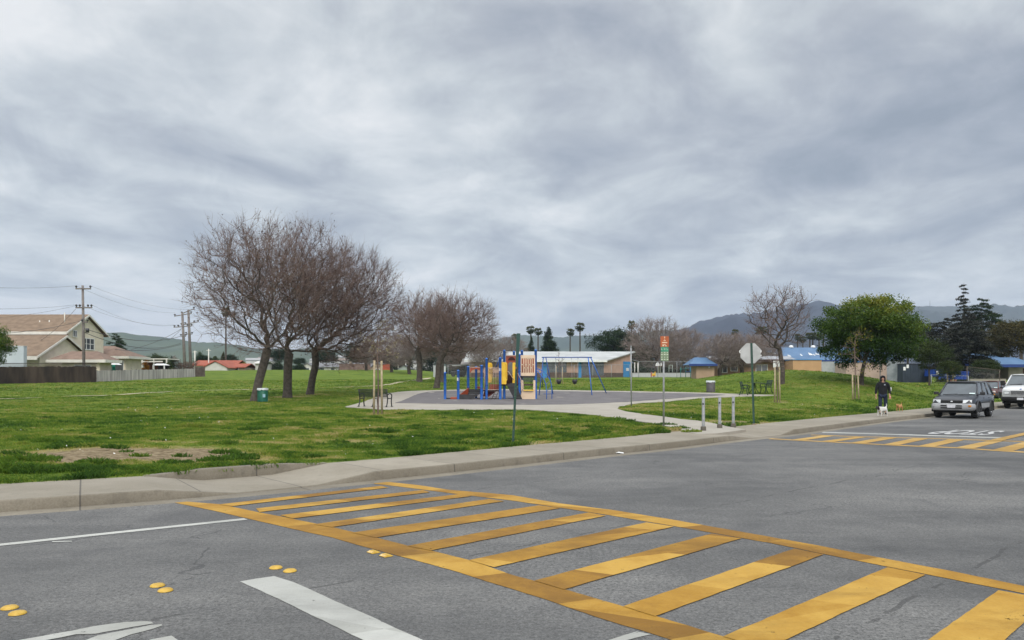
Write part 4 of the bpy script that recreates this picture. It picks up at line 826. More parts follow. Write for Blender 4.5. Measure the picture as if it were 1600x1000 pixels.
for px, py, lab in [(584, 863.5, 'square amber road reflector beside the crosswalk, farther of two'), (603.5, 869, 'square amber road reflector beside the crosswalk, nearer of two')]:
    x, y = G0(px, py); t = thing('road_reflector', lab, 'road marker', (x, y, 0), R(42), 'raised markers along the centre of the street')
    b = MB(); b.add([(-.05, -.055, .004), (.05, -.055, .004), (.05, .055, .004), (-.05, .055, .004), (-.022, -.045, .02), (.022, -.045, .02), (.022, .045, .02), (-.022, .045, .02)], [(0, 1, 5, 4), (1, 2, 6, 5), (2, 3, 7, 6), (3, 0, 4, 7), (4, 5, 6, 7)]); b.build('body', DOME, t)
    for s in (-1, 1):
        b = MB(); b.add([(s*.0485, -.04, .0085), (s*.0485, .04, .0085), (s*.0265, .036, .0205), (s*.0265, -.036, .0205)], [(0, 1, 2, 3)]); b.build('reflector_face', REFL, t)
# litter by the kerb
x, y = G0(966, 709.5); b = MB(); b.add([(-.13, -.03, .012), (-.02, -.05, .03), (.12, -.02, .014), (.13, .03, .03), (.0, .05, .05), (-.12, .035, .02)], [(0, 1, 4, 5), (1, 2, 3, 4)]); o = b.build('litter', WHITEP, label='small crumpled white paper lying in the gutter', cat='litter'); o.location = (x, y, .004)
# bollards
bol = None
for i, (px, yt, yb, lab) in enumerate([(1099, 625.5, 673, 'grey steel bollard nearest the sign post, leftmost of three'), (1124.5, 624, 669, 'grey steel bollard in the middle of the path entrance'), (1145.8, 624, 667.5, 'grey steel bollard nearest the stop sign, rightmost of three')]):
    x, y, z = G(px, yb, 12)
    if bol is None:
        bol = thing('bollard', lab, 'bollard', (x, y, z), .0, 'bollards across the path entrance')
        b = MB(); b.lathe((0, 0, 0), [(.048, 0), (.048, 1.0), (.040, 1.02), (.0, 1.025)], 14, caps=False); b.build('post', GALV, bol)
        b = MB(); b.lathe((0, 0, 0), [(.085, -.05), (.085, .10), (.075, .13), (.05, .135)], 14, caps=False); b.build('footing', CONC, bol)
        b = MB(); b.box((-.02, -.048, .82), (.045, .012, .05)); b.build('lock_eye', BLACKM, bol); o = bol
    else: o = copy_tree(bol); o.location = (x, y, z); o['label'] = lab
# stop sign seen from behind
sx, sy, sz = G(1178, 664); k = pm(sy)
t = thing('stop_sign', 'back of an octagonal stop sign on a dark green post at the kerb', 'stop sign', (sx, sy, sz))
lean = -.09
b = MB(); zt = (664-536)/k
b.prism([(-.032, -.012, -.2), (.032, -.012, -.2), (.032+lean, -.012, zt), (-.032+lean, -.012, zt)], (0, .012, 0)); b.prism([(-.032, -.030, -.2), (-.026, -.030, -.2), (-.026+lean, -.030, zt), (-.032+lean, -.030, zt)], (0, .02, 0)); b.prism([(.026, -.030, -.2), (.032, -.030, -.2), (.032+lean, -.030, zt), (.026+lean, -.030, zt)], (0, .02, 0)); b.build('post', GPOST, t)
cz = (664-552)/k; rr = .375
oc = [(lean*.92-.03+rr*math.cos(R(22.5+45*i)), 0.0, cz+rr*math.sin(R(22.5+45*i))) for i in range(8)]
b = MB(); b.prism([(p[0], .006, p[2]) for p in oc], (0, .004, 0)); b.build('panel', mat('bare_aluminium', (.36, .37, .37), (.47, .48, .48), 3, rough=.6, metal=.3), t)
b = MB(); b.prism([(lean*.92-.03+(p[0]-lean*.92+.03)*.99, .0105, cz+(p[2]-cz)*.99) for p in oc], (0, .0015, 0)); b.build('red_face', mat('sign_red', (.45, .02, .02)), t)
b = MB(); b.lathe((0, 0, 0), [(.09, -.03), (.08, .03), (.035, .05)], 10, caps=False); b.build('soil_collar', SOIL, t)
cu = bpy.data.curves.new('f', 'FONT'); cu.body = 'STOP'; cu.size = .33; cu.align_x = 'CENTER'; cu.align_y = 'CENTER'; o = bpy.data.objects.new('tmp', cu); COL.objects.link(o)
me = bpy.data.meshes.new_from_object(o.evaluated_get(bpy.context.evaluated_depsgraph_get())); bpy.data.objects.remove(o)
for v in me.vertices: v.co = Vector((lean*.92-.03-v.co.x, .0135, cz+v.co.y))
obj('lettering', me, WHITEP, t)
# orange and green parking notice on a galvanised post
x, y, z = G(1037, 668.5); k = pm(y); t = thing('parking_sign', 'orange plate over green plates on a grey pole beside the bollards', 'street sign', (x, y, z), R(6))
zt = (668.5-527)/k; b = MB(); b.tube([(0, 0, -.1), (0, 0, zt)], .030, 12); b.build('pole', GALV, t)
w = 13.5/k; z1, z2, z3, z4 = [(668.5-q)/k for q in (525.5, 542, 549.5, 564)]
def plate(nm, x0, x1, za, zb, m, y0=-.036, th=.003): b = MB(); b.bb(x0, x1, y0-th, y0, za, zb); return b.build(nm, m, t)
xo = .02
plate('orange_plate', xo-w/2, xo+w/2, z2, z1, mat('sign_orange', (.36, .085, .025), (.42, .11, .035), 5, rough=.5))
plate('green_plate', xo-w/2+.012, xo+w/2-.012, z3, z2-.004, mat('sign_green', (.03, .22, .13), (.05, .27, .16), 5, rough=.5))
plate('faded_green_plate', xo-w/2+.005, xo+w/2-.005, z4, z3-.004, mat('sign_faded_green', (.14, .20, .12), (.20, .26, .16), 5, rough=.5))
b = MB()
for cx, cz_, ww, hh in [(0, .90, .022, .05), (0, .72, .016, .03), (0, .58, .07, .025), (0, .40, .17, .03), (-.05, .14, .045, .05), (.0, .20, .06, .02), (.04, .10, .05, .03)]:
    zc_ = z2+(z1-z2)*cz_; b.bb(xo+cx-ww/2, xo+cx+ww/2, -.0412, -.0395, zc_-hh/2, zc_+hh/2)
b.build('orange_plate_print', mat('sign_print', (.62, .50, .36), (.7, .6, .45), 5), t)
b = MB()
for i in range(3):
    cx = xo+(i-1)*w*.33; zc_ = (z2+z3)/2+.01; b.bb(cx-.022, cx-.014, -.0412, -.0395, zc_-.03, zc_+.035); b.bb(cx-.022, cx+.018, -.0414, -.0397, zc_-.03, zc_-.02)
    if i == 1: b.bb(cx+.008, cx+.018, -.0416, -.0399, zc_-.019, zc_+.035)
    for j, f in enumerate((.9, .68, .40, .16)):
        zc_ = z4+(z3-z4)*f; ww = .05 if j % 2 else .026; b.bb(cx-ww/2, cx+ww/2, -.0412, -.0395, zc_-.012, zc_+.016)
b.build('green_plate_print', mat('sign_print_pale', (.50, .56, .46), (.6, .65, .55), 5), t)['kind'] = 'stuff'
# thin pole
x, y, z = G(986.5, 636); k = pm(y); t = thing('pipe_pole', 'thin bare grey pipe pole standing in the grass before the play surface', 'pole', (x, y, z)); b = MB(); zt = (636-541)/k
b.tube([(0, 0, -.1), (-.02, 0, zt)], .033, 12); b.build('pipe', GALV, t); b = MB(); b.lathe((-.02, 0, zt), [(.040, -.05), (.040, .02), (.02, .03)], 12); b.build('cap', GALV, t)
# leaning green post
x, y, z = G(801, 695.5); k = pm(y); t = thing('leaning_sign_post', 'leaning dark green steel channel post at the kerb with its narrow plate edge on', 'sign post', (x, y, z), R(12))
zt = (696-522)/k; l = (809.5-801)/k; b = MB()
def lx(q): return l*q/zt
for (a0, a1, y0, y1) in [(-.026, .026, -.004, 0), (-.026, -.020, -.022, -.004), (.020, .026, -.022, -.004)]:
    b.prism([(a0, y0, -.1), (a1, y0, -.1), (a1+l, y0, zt), (a0+l, y0, zt)], (0, y1-y0, 0))
b.build('channel', GPOST, t)
za = (696-578)/k; b = MB(); b.prism([(lx(za)-.030, -.03, za), (lx(za)+.032, -.03, za), (l+.055, -.03, zt+.01), (l-.036, -.03, zt+.01)], (0, .006, 0)); b.build('narrow_plate', mat('green_sign_back', (.016, .060, .050), (.028, .075, .065), 6, rough=.5), t)
b = MB(); zz = (696-575)/k; b.bb(lx(zz)-.036, lx(zz)-.008, -.036, -.031, zz-.03, zz+.02); b.build('orange_sticker', mat('sign_orange', (.5, .1, .02)), t)
b = MB()
for i in range(7): zz = .35+i*.2; b.bb(lx(zz)-.005, lx(zz)+.005, -.0062, -.0045, zz, zz+.012)
b.build('punched_hole', mat('hole_pale', (.25, .27, .25)), t).__setitem__('kind', 'stuff')
# parking sign far right behind the walker
x, y, z = G(1375, 604); k = pm(y); t = thing('post_sign', 'narrow grey sign plate on a thin pole behind the walking person', 'street sign', (x, y, z)); zt = (604-557)/k
b = MB(); b.tube([(0, 0, -.1), (.01, 0, zt)], .032, 8); b.build('pole', GALV, t); b = MB(); b.bb(-.10, .13, -.04, -.034, (604-573)/k, (604-558)/k); b.build('panel', mat('bare_aluminium', (.4, .4, .4)), t)
# --- benches
def bench_mesh(L=1.75, dep=.5, back=True):
    leg = MB()
    # curved leg with arm loop, in the y-z plane (y to the back)
    leg.tube([(0, -.26, 0), (0, -.22, .10), (0, -.20, .25), (0, -.21, .40), (0, -.24, .50), (0, -.23, .60), (0, -.12, .655), (0, .02, .65), (0, .14, .60)], .030, 6)
    leg.tube([(0, .28, 0), (0, .22, .10), (0, .17, .25), (0, .15, .42), (0, .19, .62), (0, .25, .86)], .030, 6)
    leg.tube([(0, -.21, .42), (0, 0, .40), (0, .15, .42)], .018, 6); leg.bb(-.05, .05, -.31, -.21, 0, .02); leg.bb(-.05, .05, .24, .33, 0, .02)
    return leg
def bench(loc, rz, label, material, L=1.75, group=None, name='park_bench', cat='bench'):
    t = thing(name, label, cat, loc, rz, group); n = 3 if L > 1.4 else 2
    for i in range(n):
        xx = -L/2+.06+(L-.12)*i/(n-1); b = bench_mesh(); b.v = [(v[0]+xx, v[1], v[2]) for v in b.v]; b.build('leg_frame', material, t)
    b = MB()
    for i in range(8): yy = -.22+i*.052; b.bb(-L/2+.02, L/2-.02, yy, yy+.036, .425, .435)
    b.build('seat', material, t); b = MB()
    for i in range(8): zz = .50+i*.048; yy = .165+(zz-.42)*.2; b.box((0, yy, zz), (L-.04, .008, .033), rx=R(-12))
    b.bb(-L/2, L/2, .245, .265, .86, .885); b.build('backrest', material, t); return t
gx, gy_, gz_ = G(585, 637); bench((gx, gy_+.25, gz_+.05), R(158), 'black slatted metal park bench at the left tip of the play area apron', BLACKM, 1.75)
x = G(829, 604); bench((x[0], 68.5, T(x[0], 68.5)+.03), R(0), 'dark green park bench seen through the beige play panel window', GREENIRON, 2.2)
# picnic table with chairs
gx, gy_, gz_ = G(1176, 616.5); pz = T(gx, gy_)+.045; gpn = 'dark green picnic table with its two benches'
bench((gx-.55, gy_-.05, T(gx-.55, gy_-.05)+.03), R(66), 'dark green bench on the left side of the park table', GREENIRON, 1.15, gpn)
bench((gx+.95, gy_+.1, T(gx+.95, gy_+.1)+.03), R(-92), 'dark green bench on the right side of the park table', GREENIRON, 1.15, gpn)
t = thing('park_table', 'dark green metal park table between two benches behind the stop sign post', 'table', (gx+.15, gy_+.15, pz), R(10)); b = MB(); b.lathe((0, 0, .72), [(.48, 0), (.50, .01), (.50, .03), (.48, .04)], 8); b.build('table_top', GREENIRON, t)
for s in range(4):
    a = math.pi/4+s*math.pi/2; b = MB(); b.tube([(.05*math.cos(a), .05*math.sin(a), .72), (.12*math.cos(a), .12*math.sin(a), .35), (.36*math.cos(a), .36*math.sin(a), .0)], .022, 6); b.build('leg', GREENIRON, t)
# --- trash cans
def trash_can(loc, label, body, liner, h=.82, r=.29):
    t = thing('trash_can', label, 'trash can', loc); b = MB(); n = 26
    b.lathe((0, 0, 0), [(r*.9, .02), (r*.95, .1), (r, h*.95), (r*.96, h*.95)], 20); b.build('drum', body, t)
    for zz in (.06, h*.5, h*.92): b = MB(); b.lathe((0, 0, zz), [(r+.012, -.012), (r+.014, .0), (r+.012, .012)], 24, caps=False); b.build('hoop', body, t)
    b = MB()
    for i in range(n): a = 2*math.pi*i/n; b.box(((r+.008)*math.cos(a), (r+.008)*math.sin(a), h*.48), (.012, .03, h*.9), rz=a)
    b.build('slats', body, t)
    rng = random.Random(3); b = MB(); prof = []; m = 22
    vs = []
    for j, (rr_, z_) in enumerate([(r*.8, h-.08), (r*.98, h+.02), (r+.03, h+.015), (r+.035, h-.10)]):
        for i in range(m): a = 2*math.pi*i/m; q = rng.uniform(-.018, .018); vs.append(((rr_+q)*math.cos(a), (rr_+q)*math.sin(a), z_+rng.uniform(-.03, .03)*(j == 3)))
    b.add(vs, [(j*m+i, j*m+(i+1) % m, (j+1)*m+(i+1) % m, (j+1)*m+i) for j in range(3) for i in range(m)], True); b.build('liner_bag', liner, t); return t
LIN = mat('plastic_liner', (.42, .47, .47), (.56, .60, .60), 12, rough=.4)
g = G(410.5, 628); tc_ = trash_can(g, 'round dark green trash can with white liner beside the leaning bare trunk', mat('can_green', (.012, .11, .07), (.02, .15, .10), 5, rough=.5), LIN)
b = MB(); b.box((.17, -.285, .38), (.15, .012, .2), rz=R(30)); b.build('notice', mat('pale_blue_notice', (.3, .5, .6)), tc_)
g = G(1110.5, 613); trash_can((g[0], g[1], g[2]), 'round grey trash can with white liner behind the play surface', mat('can_grey', (.10, .095, .10), (.15, .14, .145), 5, rough=.7), LIN)
# --- young staked trees
def sapling(px, pyb, stakes, top, label, slab, seed, ground_lo=9., twigmat=TWIG, leafy=None, crown_h=None, yellow=False):
    x, y, z = G(px, pyb, ground_lo); k = pm(y); t = thing('young_tree', label, 'young tree', (x, y, z)); h = (pyb-top)/k; sh = (pyb-stakes[2])/k
    c0 = sh*.75
    s = Skel(seed, [(0, 0, -.05), (.02, 0, h*.3), (-.02, 0, h*.62), (0, 0, h*.8)], (0, 0, (c0+h)/2), (.16*h*(crown_h or 1), .16*h*(crown_h or 1), (h-c0)/2), 26, r_leaf=.006, step=.15, path=.1).flare(.035)
    mt = mesh_arrays('stem', *merge([s.branches(0, 9, 6), s.twigs(3, .40, .006, segs=2)])); obj('stem', mt, twigmat, t)
    if leafy is not None:
        r = s.rng; pts = s.tips[r.choice(len(s.tips), min(90, len(s.tips)))]; pts = np.repeat(pts, 3, 0)+r.normal(size=(len(pts)*3, 3))*.05; ml = cards(pts, .09, r, r.uniform(.3, 1, len(pts)), name='leaves'); obj('leaves', ml, leafy, t)
    s_ = []
    st = thing('tree_stakes', 'pair of pale wooden stakes '+slab, 'tree stakes', (x, y, z))
    for q in stakes[:2]:
        dx = (q-px)/k; b = MB(); b.tube([(dx*1.12, random.uniform(-.1, .1), -.1), (dx, 0, sh*random.uniform(.94, 1.03))], .046 if sh > 1.5 else .036, 7); b.build('stake', STAKE, st)
    for zz in (.35, .62, .85):
        b = MB(); b.tube([((stakes[0]-px)/k, 0, sh*zz), (0, -.05, sh*zz-.03), ((stakes[1]-px)/k, 0, sh*zz)], .008, 5); b.build('tie', BLKP, st)
    return t
LF = foliage('dead_leaves', [(0, (.16, .13, .07)), (.5, (.26, .22, .13)), (1, (.36, .31, .2))], .9, .3)
SGREEN = foliage('sapling_leaves', [(0, (.05, .08, .01)), (.5, (.14, .16, .02)), (1, (.28, .24, .03))], .8, .3)
sapling(590.5, 648.5, (585, 596, 559), 500, 'young bare tree tied to two tall pale stakes in front of the black bench', 'tied either side of the young tree before the black bench', 81, leafy=LF, crown_h=1.3)
sapling(1214.5, 629, (1211, 1217.5, 572), 556, 'young bare tree between pale stakes in front of the slender bare tree', 'right of the stop sign, around the smallest young tree', 82)
sapling(1336, 624.5, (1332, 1340.5, 584), 508, 'young tree with thin leafy top between stakes before the big green tree', 'round the thin leafy young tree left of the walker', 83, leafy=SGREEN, crown_h=1.1)
sapling(873.5, 600.5, (869, 878.5, 572), 550, 'young bare tree with pale stakes seen behind the left swing', 'seen behind the left bucket swing', 84, 50.)
# --- swing set
def swing_set():
    yb = 54.5; k = pm(yb); x0, x1 = (849-800)/k, (919-800)/k; zg = T((x0+x1)/2, yb)+.045; ztop = EYE+(594-558.3)/k; t = thing('swing_set', 'blue steel swing frame with two black bucket seats behind the play structure', 'swing set', ((x0+x1)/2, yb, zg))
    W = (x1-x0)/2; H = ztop-zg; b = MB(); b.tube([(-W-.12, 0, H), (W+.28, 0, H)], .036, 10); b.build('top_bar', DBLUE, t)
    for s, legs in ((-1, ((-.35, -1.1, 0), (.75, .9, 0))), (1, ((.15, -1.2, 0), (1.45, 1.0, 0)))):
        for (lx_, ly, _) in legs:
            gx2 = t.location[0]+s*W+lx_; gy2 = yb+ly; b = MB(); b.tube([(s*W+(.18 if lx_ > .5 else 0), 0, H), (s*W+lx_, ly, T(gx2, gy2)+.04-zg)], .036, 10); b.build('leg', BLUE if s > 0 else DBLUE, t)
    for cx in ((873.3-884)/k, (898-884)/k):
        so = MB(); zs = EYE+(594-595)/k-zg
        so.lathe((cx, 0, zs-.18), [(.03, -.07), (.13, -.02), (.18, .12), (.185, .28), (.165, .28)], 12, caps=False); sw = so.build('bucket_seat', BLKP, t)
        for s in (-1, 1):
            b = MB(); b.tube([(cx+s*.24, 0, H-.03), (cx+s*.20, 0, zs+.18), (cx+s*.17, 0, zs+.08)], .010, 5); b.build('chain', GALV, sw)
            b = MB(); b.bb(cx+s*.24-.03, cx+s*.24+.03, -.04, .04, H-.10, H-.02); b.build('hanger', GALV, t)
swing_set()
# --- the play structure
def play():
    Yf = 47.6; k = pm(Yf); X = lambda px: (px-800)/k
    t = thing('play_structure', 'blue, yellow, red and beige climbing structure with slide and lattice panel', 'play structure', (X(768), Yf, T(X(768), Yf)+.045))
    ox = X(768); zg = t.location[2]; Z = lambda py: EYE+(594-py)/k-zg
    def x(px): return X(px)-ox
    def B(name, m, px0, px1, pt, pb, y0=0, th=.05, bevel=0): b = MB(); b.bb(x(px0), x(px1), y0, y0+th, Z(pb), Z(pt)); return b.build(name, m, t, bevel=bevel)
    posts = [(695.4, 582, -.05, .062), (716, 578.6, -.25, .062), (731.5, 572.6, 1.1, .062), (752.4, 571, -.25, .066), (760.2, 560, .0, .06), (781.6, 559, -.05, .064), (788, 547.2, .45, .062), (811.5, 553.4, .1, .062), (815.5, 548, 1.5, .062), (837, 546.7, .25, .062), (803, 549, 1.9, .06), (744, 573, 1.2, .055)]
    for px, pt, yy, r in posts:
        r *= 1.3; k2 = pm(Yf+yy); xx = (px-800)/k2-ox; top = EYE+(594-pt)/k2-zg; base = T(xx+ox, Yf+yy)+.03-zg
        b = MB(); b.lathe((xx, yy, 0), [(r, base), (r, top-.05), (r+.008, top-.045), (r+.008, top-.02), (r*.7, top+.025), (.001, top+.035)], 12, caps=False); o = b.build('post', BLUE, t)
        for q in (.35, .62): b = MB(); b.lathe((xx, yy, base+(top-base)*q), [(r+.001, -.03), (r+.012, -.028), (r+.012, .028), (r+.001, .03)], 12, caps=False); b.build('clamp', DBLUE, o)
    # decks
    b = MB(); b.bb(x(752), x(782), .0, 1.25, Z(611.5), Z(609)); b.build('deck', DARKM, t)
    b = MB(); b.bb(x(782), x(836), .2, 1.5, Z(602.5), Z(600)); b.build('deck', DARKM, t)
    b = MB(); b.bb(x(731), x(751), .1, 1.1, Z(616), Z(613.8)); b.build('deck', BLKP, t)
    # transfer steps and ramped sides at the left end
    b = MB(); b.bb(x(704), x(717), -.15, .75, Z(626), Z(620.5)); b.build('transfer_step', REDP, t, bevel=.02)
    b = MB(); b.bb(x(697), x(708), .1, .18, Z(623.6), Z(621.6)); b.build('rail', BLKP, t)
    b = MB(); b.prism([(x(718), -.28, Z(616.2)), (x(749.5), -.28, Z(616.2)), (x(736), -.28, Z(624.6)), (x(718), -.28, Z(625))], (0, .06, 0)); b.build('black_side_panel', BLKP, t)
    b = MB(); b.prism([(x(731), .9, Z(608.3)), (x(751), .9, Z(608.3)), (x(751), .9, Z(616)), (x(731), .9, Z(616))], (0, .06, 0)); b.build('black_back_panel', BLKP, t)
    b = MB(); b.add([(x(718), -.2, Z(617)), (x(731), 1.0, Z(606)), (x(731.6), 1.0, Z(616)), (x(719), -.2, Z(624)), (x(716.5), 1.0, Z(617)), (x(729), 1.15, Z(606.5))], [(0, 1, 2, 3), (0, 4, 5, 1)]); b.build('red_ramp', REDP, t)
    b = MB(); b.prism([(x(740), 1.6, Z(607)), (x(744), 1.6, Z(603.8)), (x(750), 1.6, Z(605)), (x(756), 1.6, Z(609))], (0, .3, 0)); b.build('red_bump', REDP, t)
    # red arch over the transfer deck
    arc = [(733.5, 574.2), (752.5, 574.2), (752.5, 582.5)]+[(743+8.0*math.cos(R(a)), 582.5-6.0*math.sin(R(a))) for a in range(10, 171, 20)]+[(733.5, 582.5)]
    b = MB(); b.prism([(x(p[0]), .55, Z(p[1])) for p in arc], (0, .07, 0)); b.build('red_arch', REDP, t)
    B('arch_top_rail', mat('pinkish_trim', (.42, .25, .2)), 733, 753, 573.2, 574.6, .53, .1)
    # barrier with vertical bars
    bar = mat('tan_rail', (.36, .26, .22), (.44, .33, .28), 4, rough=.5)
    b = MB()
    for i in range(9): xx = x(758+i*2.65); b.tube([(xx, -.02, Z(575)), (xx, -.02, Z(609))], .013, 6)
    b.tube([(x(757), -.02, Z(575)), (x(780.5), -.02, Z(575))], .02, 6); b.tube([(x(757), -.02, Z(609)), (x(780.5), -.02, Z(609))], .02, 6); b.tube([(x(757), -.02, Z(575)), (x(757), -.02, Z(609))], .018, 6); b.build('bar_barrier', bar, t)
    # yellow rounded panels
    def ypanel(px0, px1, pt, pb, yy, slot=True, th=.06):
        w_ = px1-px0; pts = [(px0, pb), (px0, pt+.8), (px0+.8, pt)]+[(px1-3.4+3.4*math.sin(R(a)), pt+3.4-3.4*math.cos(R(a))) for a in (0, 25, 50, 75, 90)]+[(px1, pb-7), (px1-1.3, pb-5), (px1-1.3, pb-1), (px1-2.2, pb)]
        b = MB(); b.prism([(x(p[0]), yy, Z(p[1])) for p in pts], (0, th, 0)); o = b.build('yellow_panel', YELP, t, bevel=.01)
        if slot: b = MB(); b.tube([(x(px1-3), yy-.01, Z(pt+3)), (x(px1-1.8), yy-.015, Z(pt+5)), (x(px1-1.8), yy-.015, Z(pb-12)), (x(px1-.8), yy-.01, Z(pb-8))], .012, 5); b.build('panel_rib', mat('amber_rib', (.38, .2, .01)), o)
    ypanel(761.6, 768.6, 566, 598, 1.15); ypanel(783.3, 792.6, 565.8, 600.5, -.02); ypanel(800.8, 807.2, 566.5, 599.5, .05)
    b = MB(); ring = [(x(766.2)+.14*math.cos(a*math.pi/8), 1.08, Z(579.6)+.14*math.sin(a*math.pi/8)) for a in range(17)]; b.tube(ring, .018, 6, caps=False); b.tube([(x(766.2), 1.08, Z(579.6)-.14), (x(766.2), 1.08, Z(579.6)+.14)], .012, 5); b.build('steering_wheel', mat('bronze_plastic', (.2, .11, .02)), t)
    B('green_panel', LIMEP, 768, 779.6, 590, 598, .9, .05, .01); B('red_low_panel', REDP, 764, 780, 600.5, 609, .85, .05)
    b = MB(); b.add([(x(757), .5, Z(610)), (x(777), .3, Z(610)), (x(764), .2, Z(620)), (x(754), .4, Z(619.5)), (x(757), .9, Z(610)), (x(777), .9, Z(610)), (x(764), .8, Z(620)), (x(754), .9, Z(619.5))], [(0, 1, 2, 3), (4, 5, 6, 7), (0, 4, 7, 3), (1, 5, 6, 2), (3, 2, 6, 7)]); b.build('red_slide_bed', mat('dark_red_plastic', (.14, .03, .02), (.19, .045, .03), 3), t)
    # brown red tower panel with arch and tube slide mouth
    pan = [(790.2, 555.2), (813, 555.2), (813, 603), (790.2, 603)]
    b = MB(); b.prism([(x(p[0]), .95, Z(p[1])) for p in pan], (0, .06, 0)); b.build('red_tower_panel', REDP, t)
    arc = [(799.5+5.8*math.cos(R(a)), 562.5-5.6*math.sin(R(a))) for a in range(0, 181, 20)]
    b = MB(); b.prism([(x(p[0]), .93, Z(p[1])) for p in arc], (0, .02, 0)); b.build('arch_opening', mat('deep_maroon', (.045, .012, .01)), t)
    tube = [(793.5, 600), (793.5, 571)]+[(798+4.5*math.cos(R(a)), 571-6*math.sin(R(a))) for a in range(170, 0, -25)]+[(802.5, 600)]
    b = MB(); b.prism([(x(p[0]), .9, Z(p[1])) for p in tube], (0, .03, 0)); b.build('slide_hood', mat('grey_plastic', (.12, .12, .13), (.17, .17, .18), 3), t)
    B('dark_infill', mat('deep_maroon', (.045, .012, .01)), 791, 806, 586, 602, .7, .05); B('tower_top_rail', mat('tan_rail', (.4, .3, .25)), 790, 813, 554, 555.6, .92, .1)
    for pts in ([(792.5, 581), (794.5, 580.5), (803, 594)], [(807.5, 584), (809, 583.5), (815, 595), (817.6, 600), (817.8, 606), (814.5, 613)]):
        b = MB(); b.tube([(x(p[0]), -.05, Z(p[1])) for p in pts], .022, 7); b.build('handrail', bar, t)
    # black sloped climber
    b = MB(); b.prism([(x(792), .0, Z(602)), (x(798), .0, Z(598.5)), (x(806), .0, Z(598.5)), (x(817.6), .0, Z(628.4)), (x(806), .0, Z(628.4))], (0, .8, 0)); o = b.build('black_climber', BLKP, t)
    for i in range(6):
        f = .12+i*.155; xa, xb, zz = x(792)+(x(806)-x(792))*f, x(803)+(x(817)-x(803))*f, Z(601+27*f); b = MB(); b.bb(xa+.06, xb-.02, -.035, 0, zz-.03, zz); b.build('climber_step', mat('dark_grey_step', (.05, .05, .055)), o)
    # beige lattice panel: frame with slots cut through it
    slots = [((0, .40), (.48, 1)), ((.0, .62), (.70, 1)), ((.0, .40), (.48, 1)), ((.06, .62), (.70, 1)), ((.06, .40), (.48, 1)), ((.06, .62), (.70, 1)), ((0, .40), (.48, 1))]
    x0, x1, z0, z1 = x(813.2), x(836.3), Z(587.2), Z(554.8); fx0, fx1, fz0, fz1 = x0+.08, x1-.08, z0+.20, z1-.20; n = 7; pw = (fx1-fx0)/n
    b = MB(); yy = 0.15; b.bb(x0, fx0, yy, yy+.06, z0, z1); b.bb(fx1, x1, yy, yy+.06, z0, z1); b.bb(fx0, fx1, yy, yy+.06, z0, fz0); b.bb(fx0, fx1, yy, yy+.06, fz1, z1)
    for i in range(n+1):
        if 0 < i < n: b.bb(fx0+i*pw-pw*.24, fx0+i*pw+pw*.24, yy, yy+.059, fz0, fz1)
    for i, sl in enumerate(slots):
        top, bot = sl; H_ = fz1-fz0; za, zb = fz1-H_*top[1], fz1-H_*bot[0]; b.bb(fx0+i*pw, fx0+(i+1)*pw, yy, yy+.058, zb, za)
        if top[0] > 0: b.bb(fx0+i*pw, fx0+(i+1)*pw, yy, yy+.058, fz1-H_*top[0], fz1)
    b.build('lattice_panel', BEIGE, t); B('lattice_backing', REDP, 814, 836, 557, 586, 1.2, .03)
    # lower beige panel with window and wavy left edge
    yy = .12; outl = [(813.4, 594), (817.6, 594), (818.2, 600), (817.5, 607), (816, 611), (836.6-.0, 611), (836.6, 625.6), (817, 625.6), (813.6, 617), (814.8, 609)]
    b = MB(); b.prism([(x(p[0]), yy, Z(p[1])) for p in [(818.0, 611), (836.6, 611), (836.6, 625.6), (817.2, 625.6), (813.8, 618.5), (814.6, 613)]], (0, .06, 0))
    b.prism([(x(p[0]), yy+.001, Z(p[1])) for p in [(813.2, 594), (817.3, 594), (818.3, 601), (818.0, 611), (814.6, 613), (814.2, 604)]], (0, .058, 0)); b.prism([(x(p[0]), yy+.001, Z(p[1])) for p in [(833.4, 594), (836.6, 594), (836.6, 611), (833.4, 611)]], (0, .058, 0)); b.build('play_counter_panel', BEIGE, t)
    B('yellow_counter', YELP, 818, 833.6, 609, 610.6, .0, .2); B('dark_beam', BLKP, 813, 836, 587.8, 590, .2, .12)
    for px in (815.5, 835.5): B('dark_stile', BLKP, px-1, px+1, 588, 594, .22, .05)
    B('white_sticker', WHITEP, 714.6, 717.4, 590, 595, -.325, .006); B('white_sticker', WHITEP, 780, 783, 575.5, 580, -.125, .006)
    # loop ladder under the first deck
    for dx in (0, 5.5):
        b = MB(); b.tube([(x(765+dx), .0, Z(626)), (x(769+dx), .0, Z(622)), (x(772+dx), .0, Z(615)), (x(774+dx), .0, Z(611))], .018, 6); b.build('ladder_rail', DARKM, t)
    b = MB()
    for i in range(4): a = .15+i*.25; b.tube([(x(766+8*a), .0, Z(624.5-13*a)), (x(771.5+8*a), .0, Z(624.5-13*a))], .013, 5)
    b.build('ladder_rungs', DARKM, t)
    b = MB(); b.tube([(x(774), .9, Z(574)), (x(780), .9, Z(560))], .028, 6); b.build('brace', DBLUE, t)
    # arched ladder on the right
    outer = [(838, 575.5), (842, 576.5), (849, 579.5), (856, 586.5), (860.5, 594), (862.6, 603), (863.2, 614), (863.2, 626)]; inn = [(838, 579), (841, 581), (846, 587), (850, 593), (852.8, 601), (854, 612), (854, 626)]
    A = [(x(p[0]), .6, Z(p[1])) for p in outer]; I = [(x(p[0]), -.1, Z(p[1])) for p in inn]
    b = MB(); b.tube(A, .026, 8); b.build('arch_rail', BLUE, t); b = MB(); b.tube(I, .026, 8); b.build('arch_rail', BLUE, t)
    b = MB()
    for i, j in ((1, 1), (2, 2), (3, 3), (4, 4), (5, 5)): b.tube([A[i], I[j]], .016, 6)
